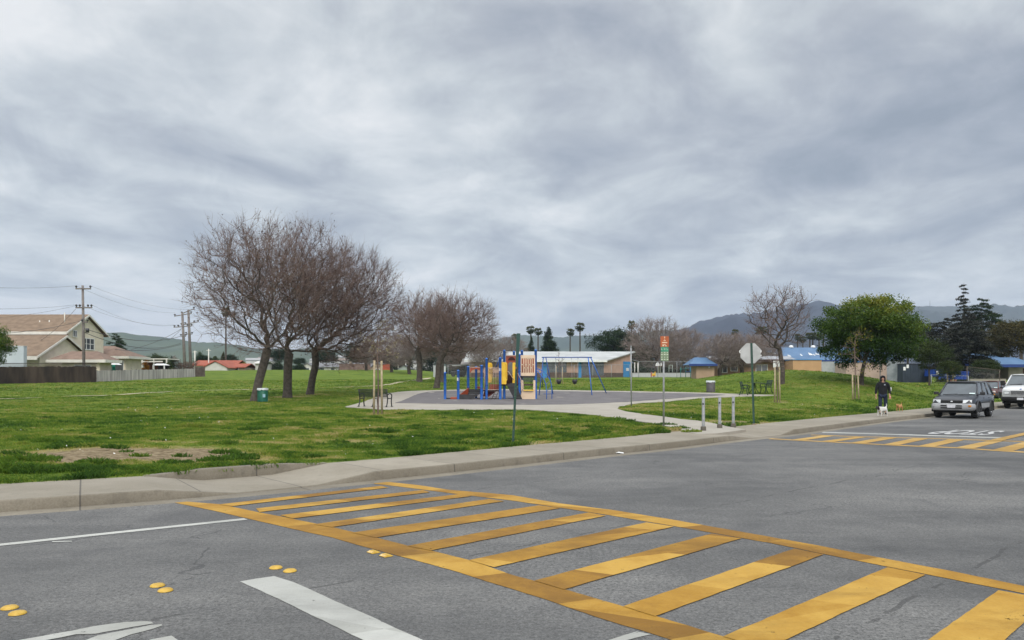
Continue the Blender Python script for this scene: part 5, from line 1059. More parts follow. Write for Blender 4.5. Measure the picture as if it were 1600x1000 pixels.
    b.tube([(x(849), -.1, Z(615.5)), (x(866), .5, Z(615.5))], .016, 6); b.tube([(x(849), -.1, Z(625)), (x(863), .5, Z(625))], .016, 6); b.build('arch_rungs', DBLUE, t)
play()
# ------------------------------------------------------------------ buildings, fences, poles
STUC = mat('beige_stucco', (.64, .57, .45), (.72, .65, .52), 1.5, rough=.95, bump=.2)
TRIM = mat('white_trim', (.60, .58, .53), (.68, .66, .61), 2)
WINF = mat('white_window_frame', (.66, .66, .64), (.74, .74, .72), 2)
PANE = glass('window_pane', (.06, .07, .08))
def tiles(name, c1, c2, axis='Z', period=.38):
    m, no, li, bs = nodes_mat(name); tc = no.new('ShaderNodeTexCoord'); M = lambda *a, **k: mth(no, li, *a, **k); sep = no.new('ShaderNodeSeparateXYZ'); li.new(tc.outputs['Object'], sep.inputs[0])
    n = tex(no, li, tc.outputs['Object'], 'ShaderNodeTexNoise', 1.6, Detail=5); f = M('FRACT', M('DIVIDE', sep.outputs[axis], period)); v = M('ADD', M('MULTIPLY', f, .35), M('MULTIPLY', n.outputs[0], .75))
    li.new(ramp(no, li, v, [(.30, c1), (.70, c2)]), bs.inputs['Base Color']); bs.inputs['Roughness'].default_value = .9
    b = no.new('ShaderNodeBump'); b.inputs['Strength'].default_value = .6; b.inputs['Distance'].default_value = .05; li.new(f, b.inputs['Height']); li.new(b.outputs[0], bs.inputs['Normal']); return m
TILE = tiles('brown_roof_tiles', (.115, .078, .052), (.220, .155, .105), 'Z', .20)
TILE2 = tiles('pink_brown_roof_tiles', (.14, .092, .068), (.235, .162, .125), 'Z', .16)
def prismx(t, name, m, y0, y1, z_e, z_r, x0, x1, th=.18, over=.45, y_mid=None):
    """gable roof with the ridge along x: two slabs"""
    ym = (y0+y1)/2 if y_mid is None else y_mid; s = (z_r-z_e)/(ym-y0); b = MB()
    b.prism([(x0, y0-over, z_e-over*s), (x0, ym, z_r), (x0, ym, z_r+th), (x0, y0-over, z_e-over*s+th)], (x1-x0, 0, 0))
    b.prism([(x0, y1+over, z_e-over*s), (x0, ym+.003, z_r), (x0, ym+.003, z_r+th), (x0, y1+over, z_e-over*s+th)], (x1-x0, 0, 0)); return b.build(name, m, t, world=True)
def window(t, c, w, h, nrm, nx=2, nz=1, arch=False):
    """window on a wall facing -y ('y') or +x ('x'); c = centre on the wall face"""
    f = MB(); p = MB(); x, y, z = c; th = .05
    def q(mb, a0, a1, z0, z1, d0, d1):
        if nrm == 'y': mb.bb(x+a0, x+a1, y-d1, y-d0, z+z0, z+z1)
        else: mb.bb(x+d0, x+d1, y+a0, y+a1, z+z0, z+z1)
    e = .09; q(f, -w/2-e, -w/2, -h/2-e, h/2+e, .004, .07); q(f, w/2, w/2+e, -h/2-e, h/2+e, .004, .07); q(f, -w/2, w/2, h/2, h/2+e, .004, .07); q(f, -w/2, w/2, -h/2-e, -h/2, .004, .09)
    for i in range(1, nx): a = -w/2+w*i/nx; q(f, a-.04, a+.04, -h/2, h/2, .004, .06)
    for i in range(1, nz): a = -h/2+h*i/nz; q(f, -w/2, w/2, a-.03, a+.03, .004, .055)
    fo = f.build('window', WINF, t, world=True); q(p, -w/2, w/2, -h/2, h/2, .003, .03); po = p.build('pane', PANE, t, world=True); po.parent = fo; return fo
K = 1.1
# -- two storey house with its low wing
t = thing('two_storey_house', 'cream two storey house with brown tiled roofs and white gables behind the dark fence', 'house', (-52*K, 86*K, 1.4))
zE = EYE; S = lambda z: zE+(z-zE)*K
X1, Y0, Y1 = -50*K, 84*K, 92*K; ze, zr = S(7.23), S(9.30); b = MB(); b.bb(X1-22, X1-.0, Y0+.4, Y1-.4, .8, ze-.05)
b.prism([(X1, Y0+.4, ze-.05), (X1, Y1-.4, ze-.05), (X1, (Y0+Y1)/2, zr-.15)], (-.3, 0, 0)); b.build('upper_wall', STUC, t, world=True)
prismx(t, 'roof', TILE, Y0, Y1, ze, zr, X1-22, X1+.35, .14)
b = MB()
sl = (zr-ze)/4/K
for (ya, za, yb_, zb_) in [(Y0-.5, ze-.5*sl, (Y0+Y1)/2, zr), (Y1+.5, ze-.5*sl, (Y0+Y1)/2, zr)]:
    b.prism([(X1+.36, ya, za-.12), (X1+.36, yb_, zb_-.12), (X1+.36, yb_, zb_+.12), (X1+.36, ya, za+.12)], (.06, 0, 0))
b.build('gable_trim', TRIM, t, world=True); b = MB(); b.bb(X1-22, X1+.36, Y0-.56, Y0-.48, ze-.48, ze-.12); b.build('fascia', TRIM, t, world=True)
window(t, (X1+.02, 50*1170/666*K*1.005, EYE+58*86/1170*K), 2.6, 1.35, 'x', 3, 2); window(t, (X1+.02, 85.6*K, EYE+73*85/1170*K), .7, .7, 'x', 2, 1)
b = MB(); b.box((X1+.03, Y0+4.4, zr-1.9), (.05, .5, .25)); b.build('gable_vent', PANE, t, world=True)
X2 = -49.5*K; Y2, Y3 = 78*K, 87.6*K; ze2, zr2 = S(4.3), S(6.55); b = MB(); b.bb(X2-20, X2, Y2+.5, Y3-.3, .8, ze2-.02); b.prism([(X2, Y2+.5, ze2-.02), (X2, Y3-.3, ze2-.02), (X2, (Y2+Y3)/2, zr2-.15)], (-.3, 0, 0)); b.build('lower_wall', STUC, t, world=True)
prismx(t, 'lower_roof', TILE, Y2, Y3, ze2, zr2, X2-20, X2+.35, .14); b = MB(); sl = (zr2-ze2)/((Y3-Y2)/2)
for (ya, yb_) in [(Y2-.5, (Y2+Y3)/2), (Y3+.5, (Y2+Y3)/2)]:
    za = ze2-.5*sl; b.prism([(X2+.36, ya, za-.14), (X2+.36, yb_, zr2-.14), (X2+.36, yb_, zr2+.12), (X2+.36, ya, za+.12)], (.06, 0, 0))
b.bb(X2-20, X2+.36, Y2-.56, Y2-.48, ze2-.55, ze2-.12); b.build('lower_trim', TRIM, t, world=True)
for i, (px, py, h) in enumerate([(62, 507, .5), (77, 507, .55), (101, 501, 1.0)]):
    q = P(px, py, 86*K); b = MB(); b.tube([(q[0], q[1], q[2]-.5), (q[0], q[1], q[2]+h)], .06, 6); b.build('roof_vent', TRIM, t, world=True)
# -- hip roofed parts to the right
def hip(t, x0, x1, y0, y1, ze, zr, over, m, rx0=None, rx1=None, th=.16, name='roof', fasc=True):
    ym = (y0+y1)/2; rx0 = x0+(ym-y0) if rx0 is None else rx0; rx1 = x1-(ym-y0) if rx1 is None else rx1; b = MB()
    c = [(x0-over, y0-over, ze), (x1+over, y0-over, ze), (x1+over, y1+over, ze), (x0-over, y1+over, ze)]; r = [(rx0, ym, zr), (rx1, ym, zr)]
    b.add(c+r+[(p[0], p[1], ze-.02) for p in c], [(0, 1, 5, 4), (1, 2, 5), (2, 3, 4, 5), (3, 0, 4), (6, 7, 8, 9)]); b.build(name, m, t, world=True)
    if fasc:
        b = MB(); o = over+.03
        for (a0, a1, b0, b1) in [(x0-o, x1+o, y0-o-.04, y0-o), (x0-o, x1+o, y1+o, y1+o+.04), (x0-o-.04, x0-o, y0-o, y1+o), (x1+o, x1+o+.04, y0-o, y1+o)]: b.bb(a0, a1, b0, b1, ze-.30, ze+.04)
        b.build('fascia', TRIM, t, world=True)
t = thing('patio_house', 'low beige garden room with hipped brown roof in front of the two storey house', 'building', (-45, 88, 1.5)); Yp = 87.2
hip(t, (80-800)/F*Yp, (162-800)/F*Yp, Yp, Yp+3.0, EYE+(594-562.5)/F*Yp, EYE+(594-549)/F*(Yp+2), .35, TILE2); b = MB(); b.bb((95-800)/F*Yp, (154-800)/F*Yp, Yp+.2, Yp+2.8, .9, EYE+(594-564)/F*Yp); b.build('wall', STUC, t, world=True)
window(t, ((128-800)/F*Yp, Yp+.2, EYE+17*Yp/F), 1.8, .9, 'y', 2, 1)
t = thing('hip_roofed_house', 'single storey beige house with wide hipped pinkish roof, right of the two storey house', 'house', (-50, 104, 1.6)); Yp = 102
hip(t, (60-800)/F*Yp, (198-800)/F*Yp, Yp, Yp+5, EYE+(594-557)/F*Yp, EYE+(594-540.5)/F*(Yp+2.5), .5, TILE2, rx0=-60, rx1=(178-800)/F*(Yp+2.5)); b = MB(); b.bb((60-800)/F*Yp, (194-800)/F*Yp, Yp+.3, Yp+4.7, .9, EYE+(594-558)/F*Yp-.15); b.build('wall', STUC, t, world=True)
window(t, ((184-800)/F*Yp, Yp+.3, EYE+21*Yp/F), 1.2, 1.5, 'y', 1, 1)
q = P(0, 570, 75)
t = thing('white_trailer', 'tall plain pale blue trailer side rising above the dark fence at the left edge', 'trailer', (-54.4, 81, 1.3)); b = MB(); b.bb((-35-800)/F*82, (37-800)/F*82, 82, 82.6, 1.9, EYE+(594-541)/F*82); b.build('body', mat('pale_blue_panel', (.40, .45, .49), (.45, .50, .54), .8, rough=.5), t, world=True, bevel=.06)
for xx in (-53.5, -51): b = MB(); b.tube([(xx-3, 81.95, 1.7), (xx-3, 82.2, 1.7)], .42, 14); b.build('wheel', BLKP, t, world=True)
b = MB(); b.bb((-35-800)/F*82-.02, (37-800)/F*82+.02, 81.98, 82.62, EYE+(594-541)/F*82+.0, EYE+(594-541)/F*82+.05); b.build('top_rail', WHITEP, t, world=True)
# -- fences
def fence(name, label, pts, h, board, gap, m, post_m=None, every=2.4, rail=True, jag=.04, cat='fence', group=None, ztop=None):
    c = [np.array(p, float) for p in pts]; t = thing(name, label, cat, (*c[0], T(*c[0])), 0, group); rng = random.Random(len(label)); bo = MB(); po = []; acc = 0
    for a, b_ in zip(c[:-1], c[1:]):
        L = np.linalg.norm(b_-a); d = (b_-a)/L; ang = math.atan2(d[1], d[0]); n = int(L/(board+gap)); last = -9
        for i in range(n):
            q = a+d*(i+.5)*(board+gap); zg = T(*q); hh = h+rng.uniform(-jag, jag); bo.box((q[0], q[1], zg+hh/2-.05), (board, .022, hh+.1), rz=ang+rng.uniform(-.02, .02))
            if i*(board+gap)-last > every: last = i*(board+gap); nv = np.array([d[1], -d[0]]); pq = q+nv*(-.06); po.append((pq, zg, ang))
        if rail:
            m2 = max(1, int(L/3)); nv = np.array([-d[1], d[0]])*.045
            for j in range(m2):
                p0, p1 = a+d*L*j/m2+nv, a+d*L*(j+1)/m2+nv
                for f in (.2, .85): bo.prism([(*p0, T(*p0)+h*f), (*p1, T(*p1)+h*f), (*p1, T(*p1)+h*f+.09), (*p0, T(*p0)+h*f+.09)], (nv[0]*.8, nv[1]*.8, 0))
    bo.build('boards', m, t, world=True)
    for pq, zg, ang in po: b = MB(); b.box((pq[0], pq[1], zg+h/2), (.11, .10, h+.12), rz=ang); b.build('post', post_m or m, t, world=True)
    return t
def boards(name, c1, c2, sx, zs=.25):
    m, no, li, bs = nodes_mat(name); tc = no.new('ShaderNodeTexCoord'); mp = no.new('ShaderNodeMapping'); mp.inputs['Scale'].default_value = (sx, sx, zs); li.new(tc.outputs['Object'], mp.inputs[0])
    n = tex(no, li, mp.outputs[0], 'ShaderNodeTexNoise', 1, Detail=3); li.new(ramp(no, li, n.outputs[0], [(.32, c1), (.68, c2)]), bs.inputs['Base Color']); bs.inputs['Roughness'].default_value = .95; return m
DKF = boards('dark_weathered_boards', (.008, .006, .005), (.062, .045, .034), 1.3); PLF = boards('pale_weathered_boards', (.27, .25, .24), (.58, .54, .52), 2.2)
BRF = mat('brown_weathered_boards', (.07, .055, .045), (.13, .105, .085), 2, rough=.95)
t = fence('wood_fence', 'tall dark brown weathered board fence in front of the houses at the left edge', [(-62, 66.5), (-46.0, 83)], 1.75, .14, .004, DKF, mat('mid_brown_post', (.09, .06, .045)), 2.6)
# lattice strip on its top
b = MB(); a = np.array([-62, 66.5]); d = np.array([16.0, 16.5]); L = np.linalg.norm(d); d = d/L
for i in range(int(L/.16)):
    for s in (-1, 1):
        p0 = a+d*(i*.16+.08-s*.17); p1 = a+d*(i*.16+.08+s*.17); z0 = T(*p0)+1.74; z1 = T(*p1)+2.1
        b.tube([(*p0, z0), (*p1, z1)], .011, 3, caps=False)
for j in range(8): p0, p1 = a+d*L*j/8, a+d*L*(j+1)/8; b.prism([(*p0, T(*p0)+2.08), (*p1, T(*p1)+2.08), (*p1, T(*p1)+2.14), (*p0, T(*p0)+2.14)], (-.03, .04, 0))
b.build('lattice_top', DKF, t, world=True)
fence('board_fence', 'pale grey sun bleached board fence below the white patio roof', [((151-800)/F*84.5, 84.5), ((305-800)/F*118, 118)], 1.28, .16, .03, PLF, BRF, 5.5)
fence('board_fence', 'short brown end section of the pale board fence', [((305-800)/F*118, 118), ((321-800)/F*119, 119)], 1.55, .13, .006, BRF, BRF, 3)
# -- back garden things seen over the pale fence
t = thing('patio_cover', 'white slatted patio cover over a red brown wall behind the pale fence', 'patio cover', (P(230, 580, 112)[0], 112, 2)); Yp = 112
b = MB(); b.bb((205-800)/F*Yp, (262-800)/F*Yp, Yp, Yp+4, EYE+(594-561.5)/F*Yp, EYE+(594-560)/F*Yp); b.bb((207-800)/F*Yp, (256-800)/F*Yp, Yp-.4, Yp-.3, EYE+(594-566)/F*Yp, EYE+(594-564)/F*Yp)
b.build('roof', TRIM, t, world=True); b = MB(); b.bb((211-800)/F*Yp, (240-800)/F*Yp, Yp+3, Yp+3.2, 1.5, EYE+(594-564.5)/F*Yp); b.build('red_brown_wall', mat('red_brown_wall', (.10, .035, .02), (.14, .05, .03), 2), t, world=True)
for px in (206, 222, 240, 260): b = MB(); b.bb((px-800)/F*Yp-.08, (px-800)/F*Yp+.08, Yp, Yp+.15, 1.5, EYE+(594-561.5)/F*Yp); b.build('post', TRIM, t, world=True)
t = thing('garden_gazebo', 'small white gazebo with dark inside behind the pale fence', 'gazebo', (P(247, 580, 108)[0], 108, 2)); Yp = 108; b = MB(); xa, xb = (238-800)/F*Yp, (257-800)/F*Yp; zt = EYE+(594-568)/F*Yp
b.add([(xa, Yp, zt-.25), (xb, Yp, zt-.25), (xb, Yp+1.8, zt-.25), (xa, Yp+1.8, zt-.25), (xa+.3, Yp+.6, zt), (xb-.3, Yp+.6, zt), (xb-.3, Yp+1.2, zt), (xa+.3, Yp+1.2, zt)], [(0, 1, 5, 4), (1, 2, 6, 5), (2, 3, 7, 6), (3, 0, 4, 7), (4, 5, 6, 7), (3, 2, 1, 0)]); b.build('roof', WHITEP, t, world=True)
for xx in (xa+.08, xb-.08): b = MB(); b.bb(xx-.07, xx+.07, Yp+.05, Yp+.18, 1.6, zt-.25); b.build('post', WHITEP, t, world=True)
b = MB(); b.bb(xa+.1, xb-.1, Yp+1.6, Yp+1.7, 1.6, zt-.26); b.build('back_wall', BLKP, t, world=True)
t = thing('garden_umbrella', 'white garden umbrella over a teal curtain behind the pale fence', 'umbrella', (P(174, 575, 97)[0], 97, 2)); Yp = 97; b = MB(); cx = (175-800)/F*Yp
b.lathe((cx, Yp, 0), [(1.25, EYE+(594-570)/F*Yp), (.7, EYE+(594-566.5)/F*Yp), (.02, EYE+(594-563.5)/F*Yp)], 8, smooth=False, caps=False); b.build('canopy', WHITEP, t, world=True); b = MB(); b.tube([(cx, Yp, 1.6), (cx, Yp, EYE+(594-564)/F*Yp)], .035, 6); b.build('pole', GALV, t, world=True)
t = thing('teal_awning', 'teal cloth screen under the white garden umbrella', 'awning', (P(169, 575, 98)[0], 98.5, 2)); b = MB(); n = 9
for i in range(n): b.bb((161+i*1.9-800)/F*98, (162.95+i*1.9-800)/F*98, 98.3+.04*(i % 2), 98.33+.04*(i % 2), 1.8, EYE+(594-568)/F*98)
b.build('cloth', mat('teal_cloth', (.01, .22, .17), (.015, .28, .22), 3), t, world=True); b = MB(); b.tube([((161-800)/F*98, 98.3, EYE+(594-567.8)/F*98), ((179-800)/F*98, 98.3, EYE+(594-567.8)/F*98)], .03, 6); b.build('rail', GALV, t, world=True)
def bush(px0, px1, pyt, Y, label, m, seed, name='bush', per=90, pyb=None, leaf=.16, cat='bush', group=None):
    rng = np.random.default_rng(seed); cx = ((px0+px1)/2-800)/F*Y; w_ = (px1-px0)/2/F*Y; zg = T(cx, Y) if Y < 320 else 3; zt = EYE+(594-pyt)/F*Y; h = max(.4, zt-zg); t = thing(name, label, cat, (cx, Y, zg), 0, group)
    n = int(60*w_/max(h, .5))+30; a = norm(rng.normal(size=(n, 3))); a[:, 2] = abs(a[:, 2]); lump = 1+.18*np.sin(a[:, 0]*5+seed)+.12*rng.normal(size=n); c = a*np.array([w_*.88, min(w_, 2.2)*.8, h*.86])*(rng.random((n, 1))**.25)*lump[:, None]; c[:, 2] = np.clip(c[:, 2], .05, None)
    pts = np.repeat(c, per, 0)+rng.normal(size=(n*per, 3))*np.array([.16, .16, .13])*max(.5, min(w_, h))*.9; tt = np.repeat(rng.normal(.45, .14, n)+.2*(c[:, 2]/h-.5), per)+rng.normal(0, .1, n*per)
    pts[:, 2] = np.clip(pts[:, 2], .01, None); me = cards(pts, leaf, rng, tt, .5, .55, 'foliage'); obj('foliage', me, m, t)
    b = MB()
    for j in range(4): a_ = j*1.6+seed; b.tube([(.05*j, 0, -.1), (w_*.3*math.cos(a_), .2*math.sin(a_), h*.5)], .03, 5)
    b.build('stems', BARK, t); return t
ORNG = foliage('orange_leaves', [(0, (.12, .05, .01)), (.5, (.30, .13, .015)), (1, (.50, .30, .03))], .8, .3); BRWN = foliage('brown_twiggy', [(0, (.07, .05, .04)), (.5, (.14, .10, .08)), (1, (.2, .15, .12))], .95, .1)
bush(216, 237, 566.5, 109, 'orange and yellow leafed bush behind the pale fence', ORNG, 1); bush(256, 274, 561, 110, 'round dark green bush right of the white gazebo', OLIVE, 2); bush(198, 208, 569, 104, 'small dull brown bush behind the pale fence', BRWN, 3)
bush(266, 292, 560, 116, 'left bare brown twiggy shrub behind the pale fence end', BRWN, 4, leaf=.12); bush(288, 312, 560.5, 119, 'right bare brown twiggy shrub behind the pale fence end', BRWN, 5, leaf=.12)
bush(458, 478, 569, 180, 'round dark green bush left of the small far white gable', DARKG, 6); bush(376, 391, 566, 175, 'yellow green bush right of the red roofed house', SGREEN, 7)
bush(420, 446, 562, 182, 'dark green hedge clump seen between the leaning and straight old trunks', DARKG, 8); bush(232, 262, 549, 178, 'broad green bush crown behind the white patio cover', OLIVE, 9, leaf=.3); bush(304, 328, 548, 190, 'rounded dark green crown left above the red roof', DARKG, 10, leaf=.3); bush(330, 342, 551, 195, 'rounded green crown above the red roof', OLIVE, 14, leaf=.3)
bush(1468, 1520, 588, 84, 'low clipped hedge in front of the right school yard', OLIVE, 12)
bush(540, 575, 545, 205, 'tall dark tree mass left of the young staked tree', DARKG, 15, leaf=.35); bush(648, 690, 545, 235, 'dark tree mass behind the thick bare trunk', DARKG, 16, leaf=.4); bush(690, 730, 552, 225, 'dark tree mass behind the white panel fence', DARKG, 17, leaf=.4); bush(600, 650, 556, 240, 'dark tree mass over the far end of the field', DARKG, 18, leaf=.4)
bush(940, 985, 530, 172, 'broad dark evergreen mass behind the right end of the school roof', DARKG, 19, leaf=.35); bush(980, 1030, 541, 160, 'low dark tree mass behind the pale bare trees', DARKG, 20, leaf=.35)
bush(1010, 1090, 566, 138, 'dark hedge behind the basketball court', DARKG, 21, leaf=.3); bush(1085, 1200, 556, 140, 'dark tree mass behind the blue roofed kiosk', RUST, 22, leaf=.3)
# -- far houses
def house(name, label, px0, px1, ridge, eave, base, Y, wallm, roofm, depth=8, group=None, gable=None, win=2, overs=.4):
    x0, x1 = (px0-800)/F*Y, (px1-800)/F*Y; zE_, zR, zB = EYE+(594-eave)/F*Y, EYE+(594-ridge)/F*(Y+depth/2), EYE+(594-base)/F*Y-.6; t = thing(name, label, 'house', ((x0+x1)/2, Y, max(zB, 1)), 0, group)
    b = MB(); b.bb(x0, x1, Y, Y+depth, zB, zE_-.02)
    if gable: xm = (x0+x1)/2; b.prism([(x0, Y, zE_-.02), (x1, Y, zE_-.02), (xm, Y, zR-.1)], (0, depth, 0))
    b.build('wall', wallm, t, world=True)
    if gable:
        b = MB(); xm = (x0+x1)/2; sl = (zR-zE_)/(xm-x0); o = overs
        b.prism([(x0-o, Y-.3, zE_-o*sl), (xm, Y-.3, zR), (xm, Y-.3, zR+.15), (x0-o, Y-.3, zE_-o*sl+.15)], (0, depth+.6, 0)); b.prism([(x1+o, Y-.3, zE_-o*sl), (xm+.003, Y-.3, zR), (xm+.003, Y-.3, zR+.15), (x1+o, Y-.3, zE_-o*sl+.15)], (0, depth+.6, 0)); b.build('roof', roofm, t, world=True)
    else: prismx(t, 'roof', roofm, Y, Y+depth, zE_, zR, x0-overs, x1+overs, .15)
    for i in range(win):
        xx = x0+(x1-x0)*(i+.7)/(win+.4); zz = (zE_+zB+.6)/2; f = MB(); f.bb(xx-.55, xx+.55, Y-.04, Y-.004, zz-.35, zz+.45); fo = f.build('window', WINF, t, world=True); p = MB(); p.bb(xx-.47, xx+.47, Y-.05, Y-.041, zz-.28, zz+.38); po = p.build('pane', PANE, t, world=True); po.parent = fo
    return t
REDR = mat('red_tile_roof', (.24, .060, .035), (.33, .09, .05), 1, rough=.9); GRYR = mat('grey_shingle_roof', (.13, .13, .14), (.19, .19, .20), 1, rough=.9); WW = mat('white_wall', (.48, .47, .44), (.56, .55, .52), 1); TANW = mat('tan_wall', (.30, .24, .18), (.36, .29, .22), 1); DKR = mat('dark_roof', (.06, .06, .065), (.09, .09, .1), 1)
gh = 'low houses along the far side of the field'
house('far_house', 'white gable house with red roof left of the old bare trees', 318, 355, 565.5, 574, 579, 165, WW, REDR, 10, gh, gable=True, win=0)
house('far_house', 'long red roofed house stretching behind the white gable', 300, 366, 564, 571, 579, 178, WW, REDR, 9, gh, win=2)
house('far_house', 'small red roofed annex right of the white gable house', 356, 382, 569, 574, 579, 170, TANW, REDR, 7, gh, win=1)
house('far_house', 'plain white house sliver beside the leaning old trunk', 399, 412, 565, 568, 580, 175, WW, WW, 6, gh, win=0)
house('far_house', 'white and grey far house left of the third old trunk', 470, 490, 568, 574, 581, 185, WW, GRYR, 7, gh, gable=True, win=1)
house('far_house', 'long far house with grey roof right of the third old trunk', 492, 548, 568, 573.5, 581.5, 190, WW, GRYR, 9, gh, win=3)
house('far_house', 'grey roofed far house with brick chimney behind the young staked tree', 545, 586, 567.5, 574, 582, 192, TANW, GRYR, 9, gh, win=2)
house('far_house', 'tan gable far house just right of the young staked tree', 576, 604, 567.5, 576, 582, 186, TANW, GRYR, 9, gh, gable=True, win=1)
house('far_house', 'small pale far house with dark roof left of the bare thick trunk', 622, 640, 571, 576, 582, 190, mat('pale_green_wall', (.35, .4, .38)), DKR, 7, gh, gable=True, win=0)
fence('far_fence', 'red painted fence panel at the far side of the field', [((597-800)/F*183, 183), ((614-800)/F*183, 183)], 1.5, .3, .01, mat('red_fence', (.30, .06, .03), (.36, .08, .04), 2), None, 4); fence('far_fence', 'reddish brown board fence before the grey roofed far houses', [((530-800)/F*184, 184), ((580-800)/F*184, 184)], 1.6, .3, .02, mat('rosy_boards', (.13, .08, .065), (.19, .13, .11), 2), None, 4)
t = thing('chimney_stack', 'brick chimney rising from the grey far roofs', 'chimney', (P(547, 565, 190)[0], 190, 4)); b = MB(); b.bb((545.5-800)/F*190, (549-800)/F*190, 190, 190.8, 4, EYE+(594-564.5)/F*190); b.build('stack', TANW, t, world=True); b = MB(); b.bb((545-800)/F*190, (549.5-800)/F*190, 189.9, 190.9, EYE+(594-564.5)/F*190, EYE+(594-564)/F*190); b.build('cap', GRYR, t, world=True)
# hillside suburb
rng = random.Random(5); gs = 'pale houses on the far hillside'
proto = None; PR = [mat('hill_roof_pale', (.34, .34, .34)), mat('hill_roof_tan', (.25, .2, .17)), GRYR]
def hillhouse(w_, m1_, m2_, loc, rz, lab):
    setk = 1; t = thing('hillside_house', lab, 'house', loc, rz, gs); b = MB(); b.bb(-w_, w_, -5, 5, -6, 4); b.build('wall', m1_, t); b = MB(); b.prism([(-w_-.6, -6, 4), (-w_-.6, 6, 4), (-w_-.6, 0, 6.6)], (2*w_+1.2, 0, 0)); b.build('roof', m2_, t)
HH = ['over the red roofed house', 'above the gap left of the leaning trunk', 'between leaning and straight trunks', 'right of the straight trunk', 'left of the third trunk']
spots = [(397, 561.5, 'tiny pale house on the hillside right above the red roof end'), (415, 560, 'tiny tan roofed hillside house above the dark hedge clump'), (424, 563, 'tiny hillside house against the straight old trunk'), (498, 561, 'tiny pale hillside house close left of the third old trunk top'), (509, 558.5, 'upper pale hillside house between second and third trunk'), (518, 562.5, 'lower tan hillside house behind the third old trunk'),
         (529, 557, 'highest pale house on the far hillside'), (538, 562, 'grey roofed hillside house above the long grey far roof'), (549, 559, 'pale hillside house over the brick chimney'), (651, 566, 'pale hillside house left of the thick bare trunk'), (664, 564.5, 'tan hillside house right of the thick bare trunk')]
for i, (px, py, lab) in enumerate(spots):
    Y = 720+rng.uniform(-40, 120)+(566-py)*22; x_, _, z_ = P(px, py, Y)
    hillhouse(rng.uniform(6, 10), WW, PR[i % 3], (x_, Y, z_-5), rng.uniform(-.5, .5), lab)
# -- school
PINK = mat('pink_stucco', (.40, .26, .205), (.46, .305, .245), 1, rough=.95); BRNB = mat('brown_base', (.085, .055, .045), (.11, .075, .06), 1); SBLUE = mat('school_blue', (.03, .20, .45), (.04, .24, .52), 1, rough=.7); PALER = mat('pale_school_roof', (.33, .34, .34), (.43, .44, .44), .5, rough=.7); BROOF = mat('blue_metal_roof', (.055, .125, .235), (.085, .165, .29), .6, rough=.5)
t = thing('school_building', 'long pink school building with sloping white roof and blue doors behind the swings', 'school', ((945-800)/F*112, 112, 2.2), 0); Yc = 112; kc = pm(Yc)
Lw = 20; zb = -.6; zev = EYE+31/kc-2.2; ex, ey = 5.1, 6.6; zhi = EYE+(594-551.8)/pm(Yc+ey)-2.2
b = MB(); b.add([(-Lw, 0, zb), (0, 0, zb), (ex, ey, zb), (-Lw, ey, zb), (-Lw, 0, zev), (0, 0, zev), (ex, ey, zhi), (-Lw, ey, zhi)], [(0, 1, 5, 4), (1, 2, 6, 5), (2, 3, 7, 6), (3, 0, 4, 7), (3, 2, 1, 0), (4, 5, 6, 7)]); b.build('wall', PINK, t)
sl_ = (zhi-zev)/ey; o1, o2 = .8, .5; rc = [(-Lw-1, -o1, zev-o1*sl_), (.25, -o1, zev-o1*sl_), (ex+.65, ey+o2, zhi+o2*sl_), (-Lw-1, ey+o2, zhi+o2*sl_)]
b = MB(); b.prism([(p[0], p[1], p[2]+.02) for p in rc], (0, 0, .16)); b.build('roof', PALER, t); b = MB(); b.bb(-Lw-1, .27, -o1-.06, -o1-.005, zev-o1*sl_-.12, zev-o1*sl_+.2); b.build('fascia', WHITEP, t)
dn = Vector((ey, -ex, 0)).normalized(); b = MB(); b.bb(-Lw, 0, -.03, -.004, zb, .62); b.prism([(dn.x*.004, dn.y*.004, zb), (ex+dn.x*.004, ey+dn.y*.004, zb), (ex+dn.x*.004, ey+dn.y*.004, .62), (dn.x*.004, dn.y*.004, .62)], dn*.03); b.build('base_band', BRNB, t)
def sw_win(x0, x1, z0, z1, nx, nm='window'):
    f = MB(); f.bb(x0, x1, -.06, -.004, z0, z1); fo = f.build(nm, SBLUE if nm == 'blue_window' else mat('grey_frame', (.12, .13, .14)), t); p = MB(); w_ = (x1-x0)/nx
    for i in range(nx): p.bb(x0+i*w_+.06, x0+(i+1)*w_-.06, -.07, -.061, z0+.06, z1-.5); p.bb(x0+i*w_+.06, x0+(i+1)*w_-.06, -.07, -.061, z1-.42, z1-.06)
    po = p.build('pane', PANE, t); po.parent = fo
sw_win(-8.6, -5.7, .66, 2.35, 3); sw_win(-3.45, -.15, .2, 2.35, 4, 'blue_window' if False else 'window'); sw_win(-13, -10.2, .66, 2.35, 3)
for x0, x1, nm in [(-9.3, -8.65, 'blue_door'), (-3.95, -3.5, 'blue_panel'), (-13.8, -13.1, 'blue_door')]: b = MB(); b.bb(x0, x1, -.06, -.004, zb, 2.35); b.build(nm, SBLUE, t)
def ew(f0, f1, z0, z1, d0, d1):
    b = MB(); b.prism([(ex*f+dn.x*d0, ey*f+dn.y*d0, zz) for f, zz in ((f0, z0), (f1, z0), (f1, z1), (f0, z1))], dn*(d1-d0)); return b
do = ew(.66, .97, zb, 2.4, .035, .08).build('blue_door', SBLUE, t); o = ew(.76, .86, .95, 1.4, .081, .095).build('notice', WHITEP, t); o.parent = do
t = thing('shade_shelter', 'small grey shade shelter to the right of the school building', 'shelter', ((997-800)/F*118, 118, 2.2)); b = MB(); b.prism([((986-800)/F*118, 118, 2.2+2.7), ((998-800)/F*118, 118, 2.2+2.35), ((998-800)/F*118, 118, 2.2+2.5), ((986-800)/F*118, 118, 2.2+2.85)], (0, 3, 0)); b.build('roof', GRYR, t, world=True)
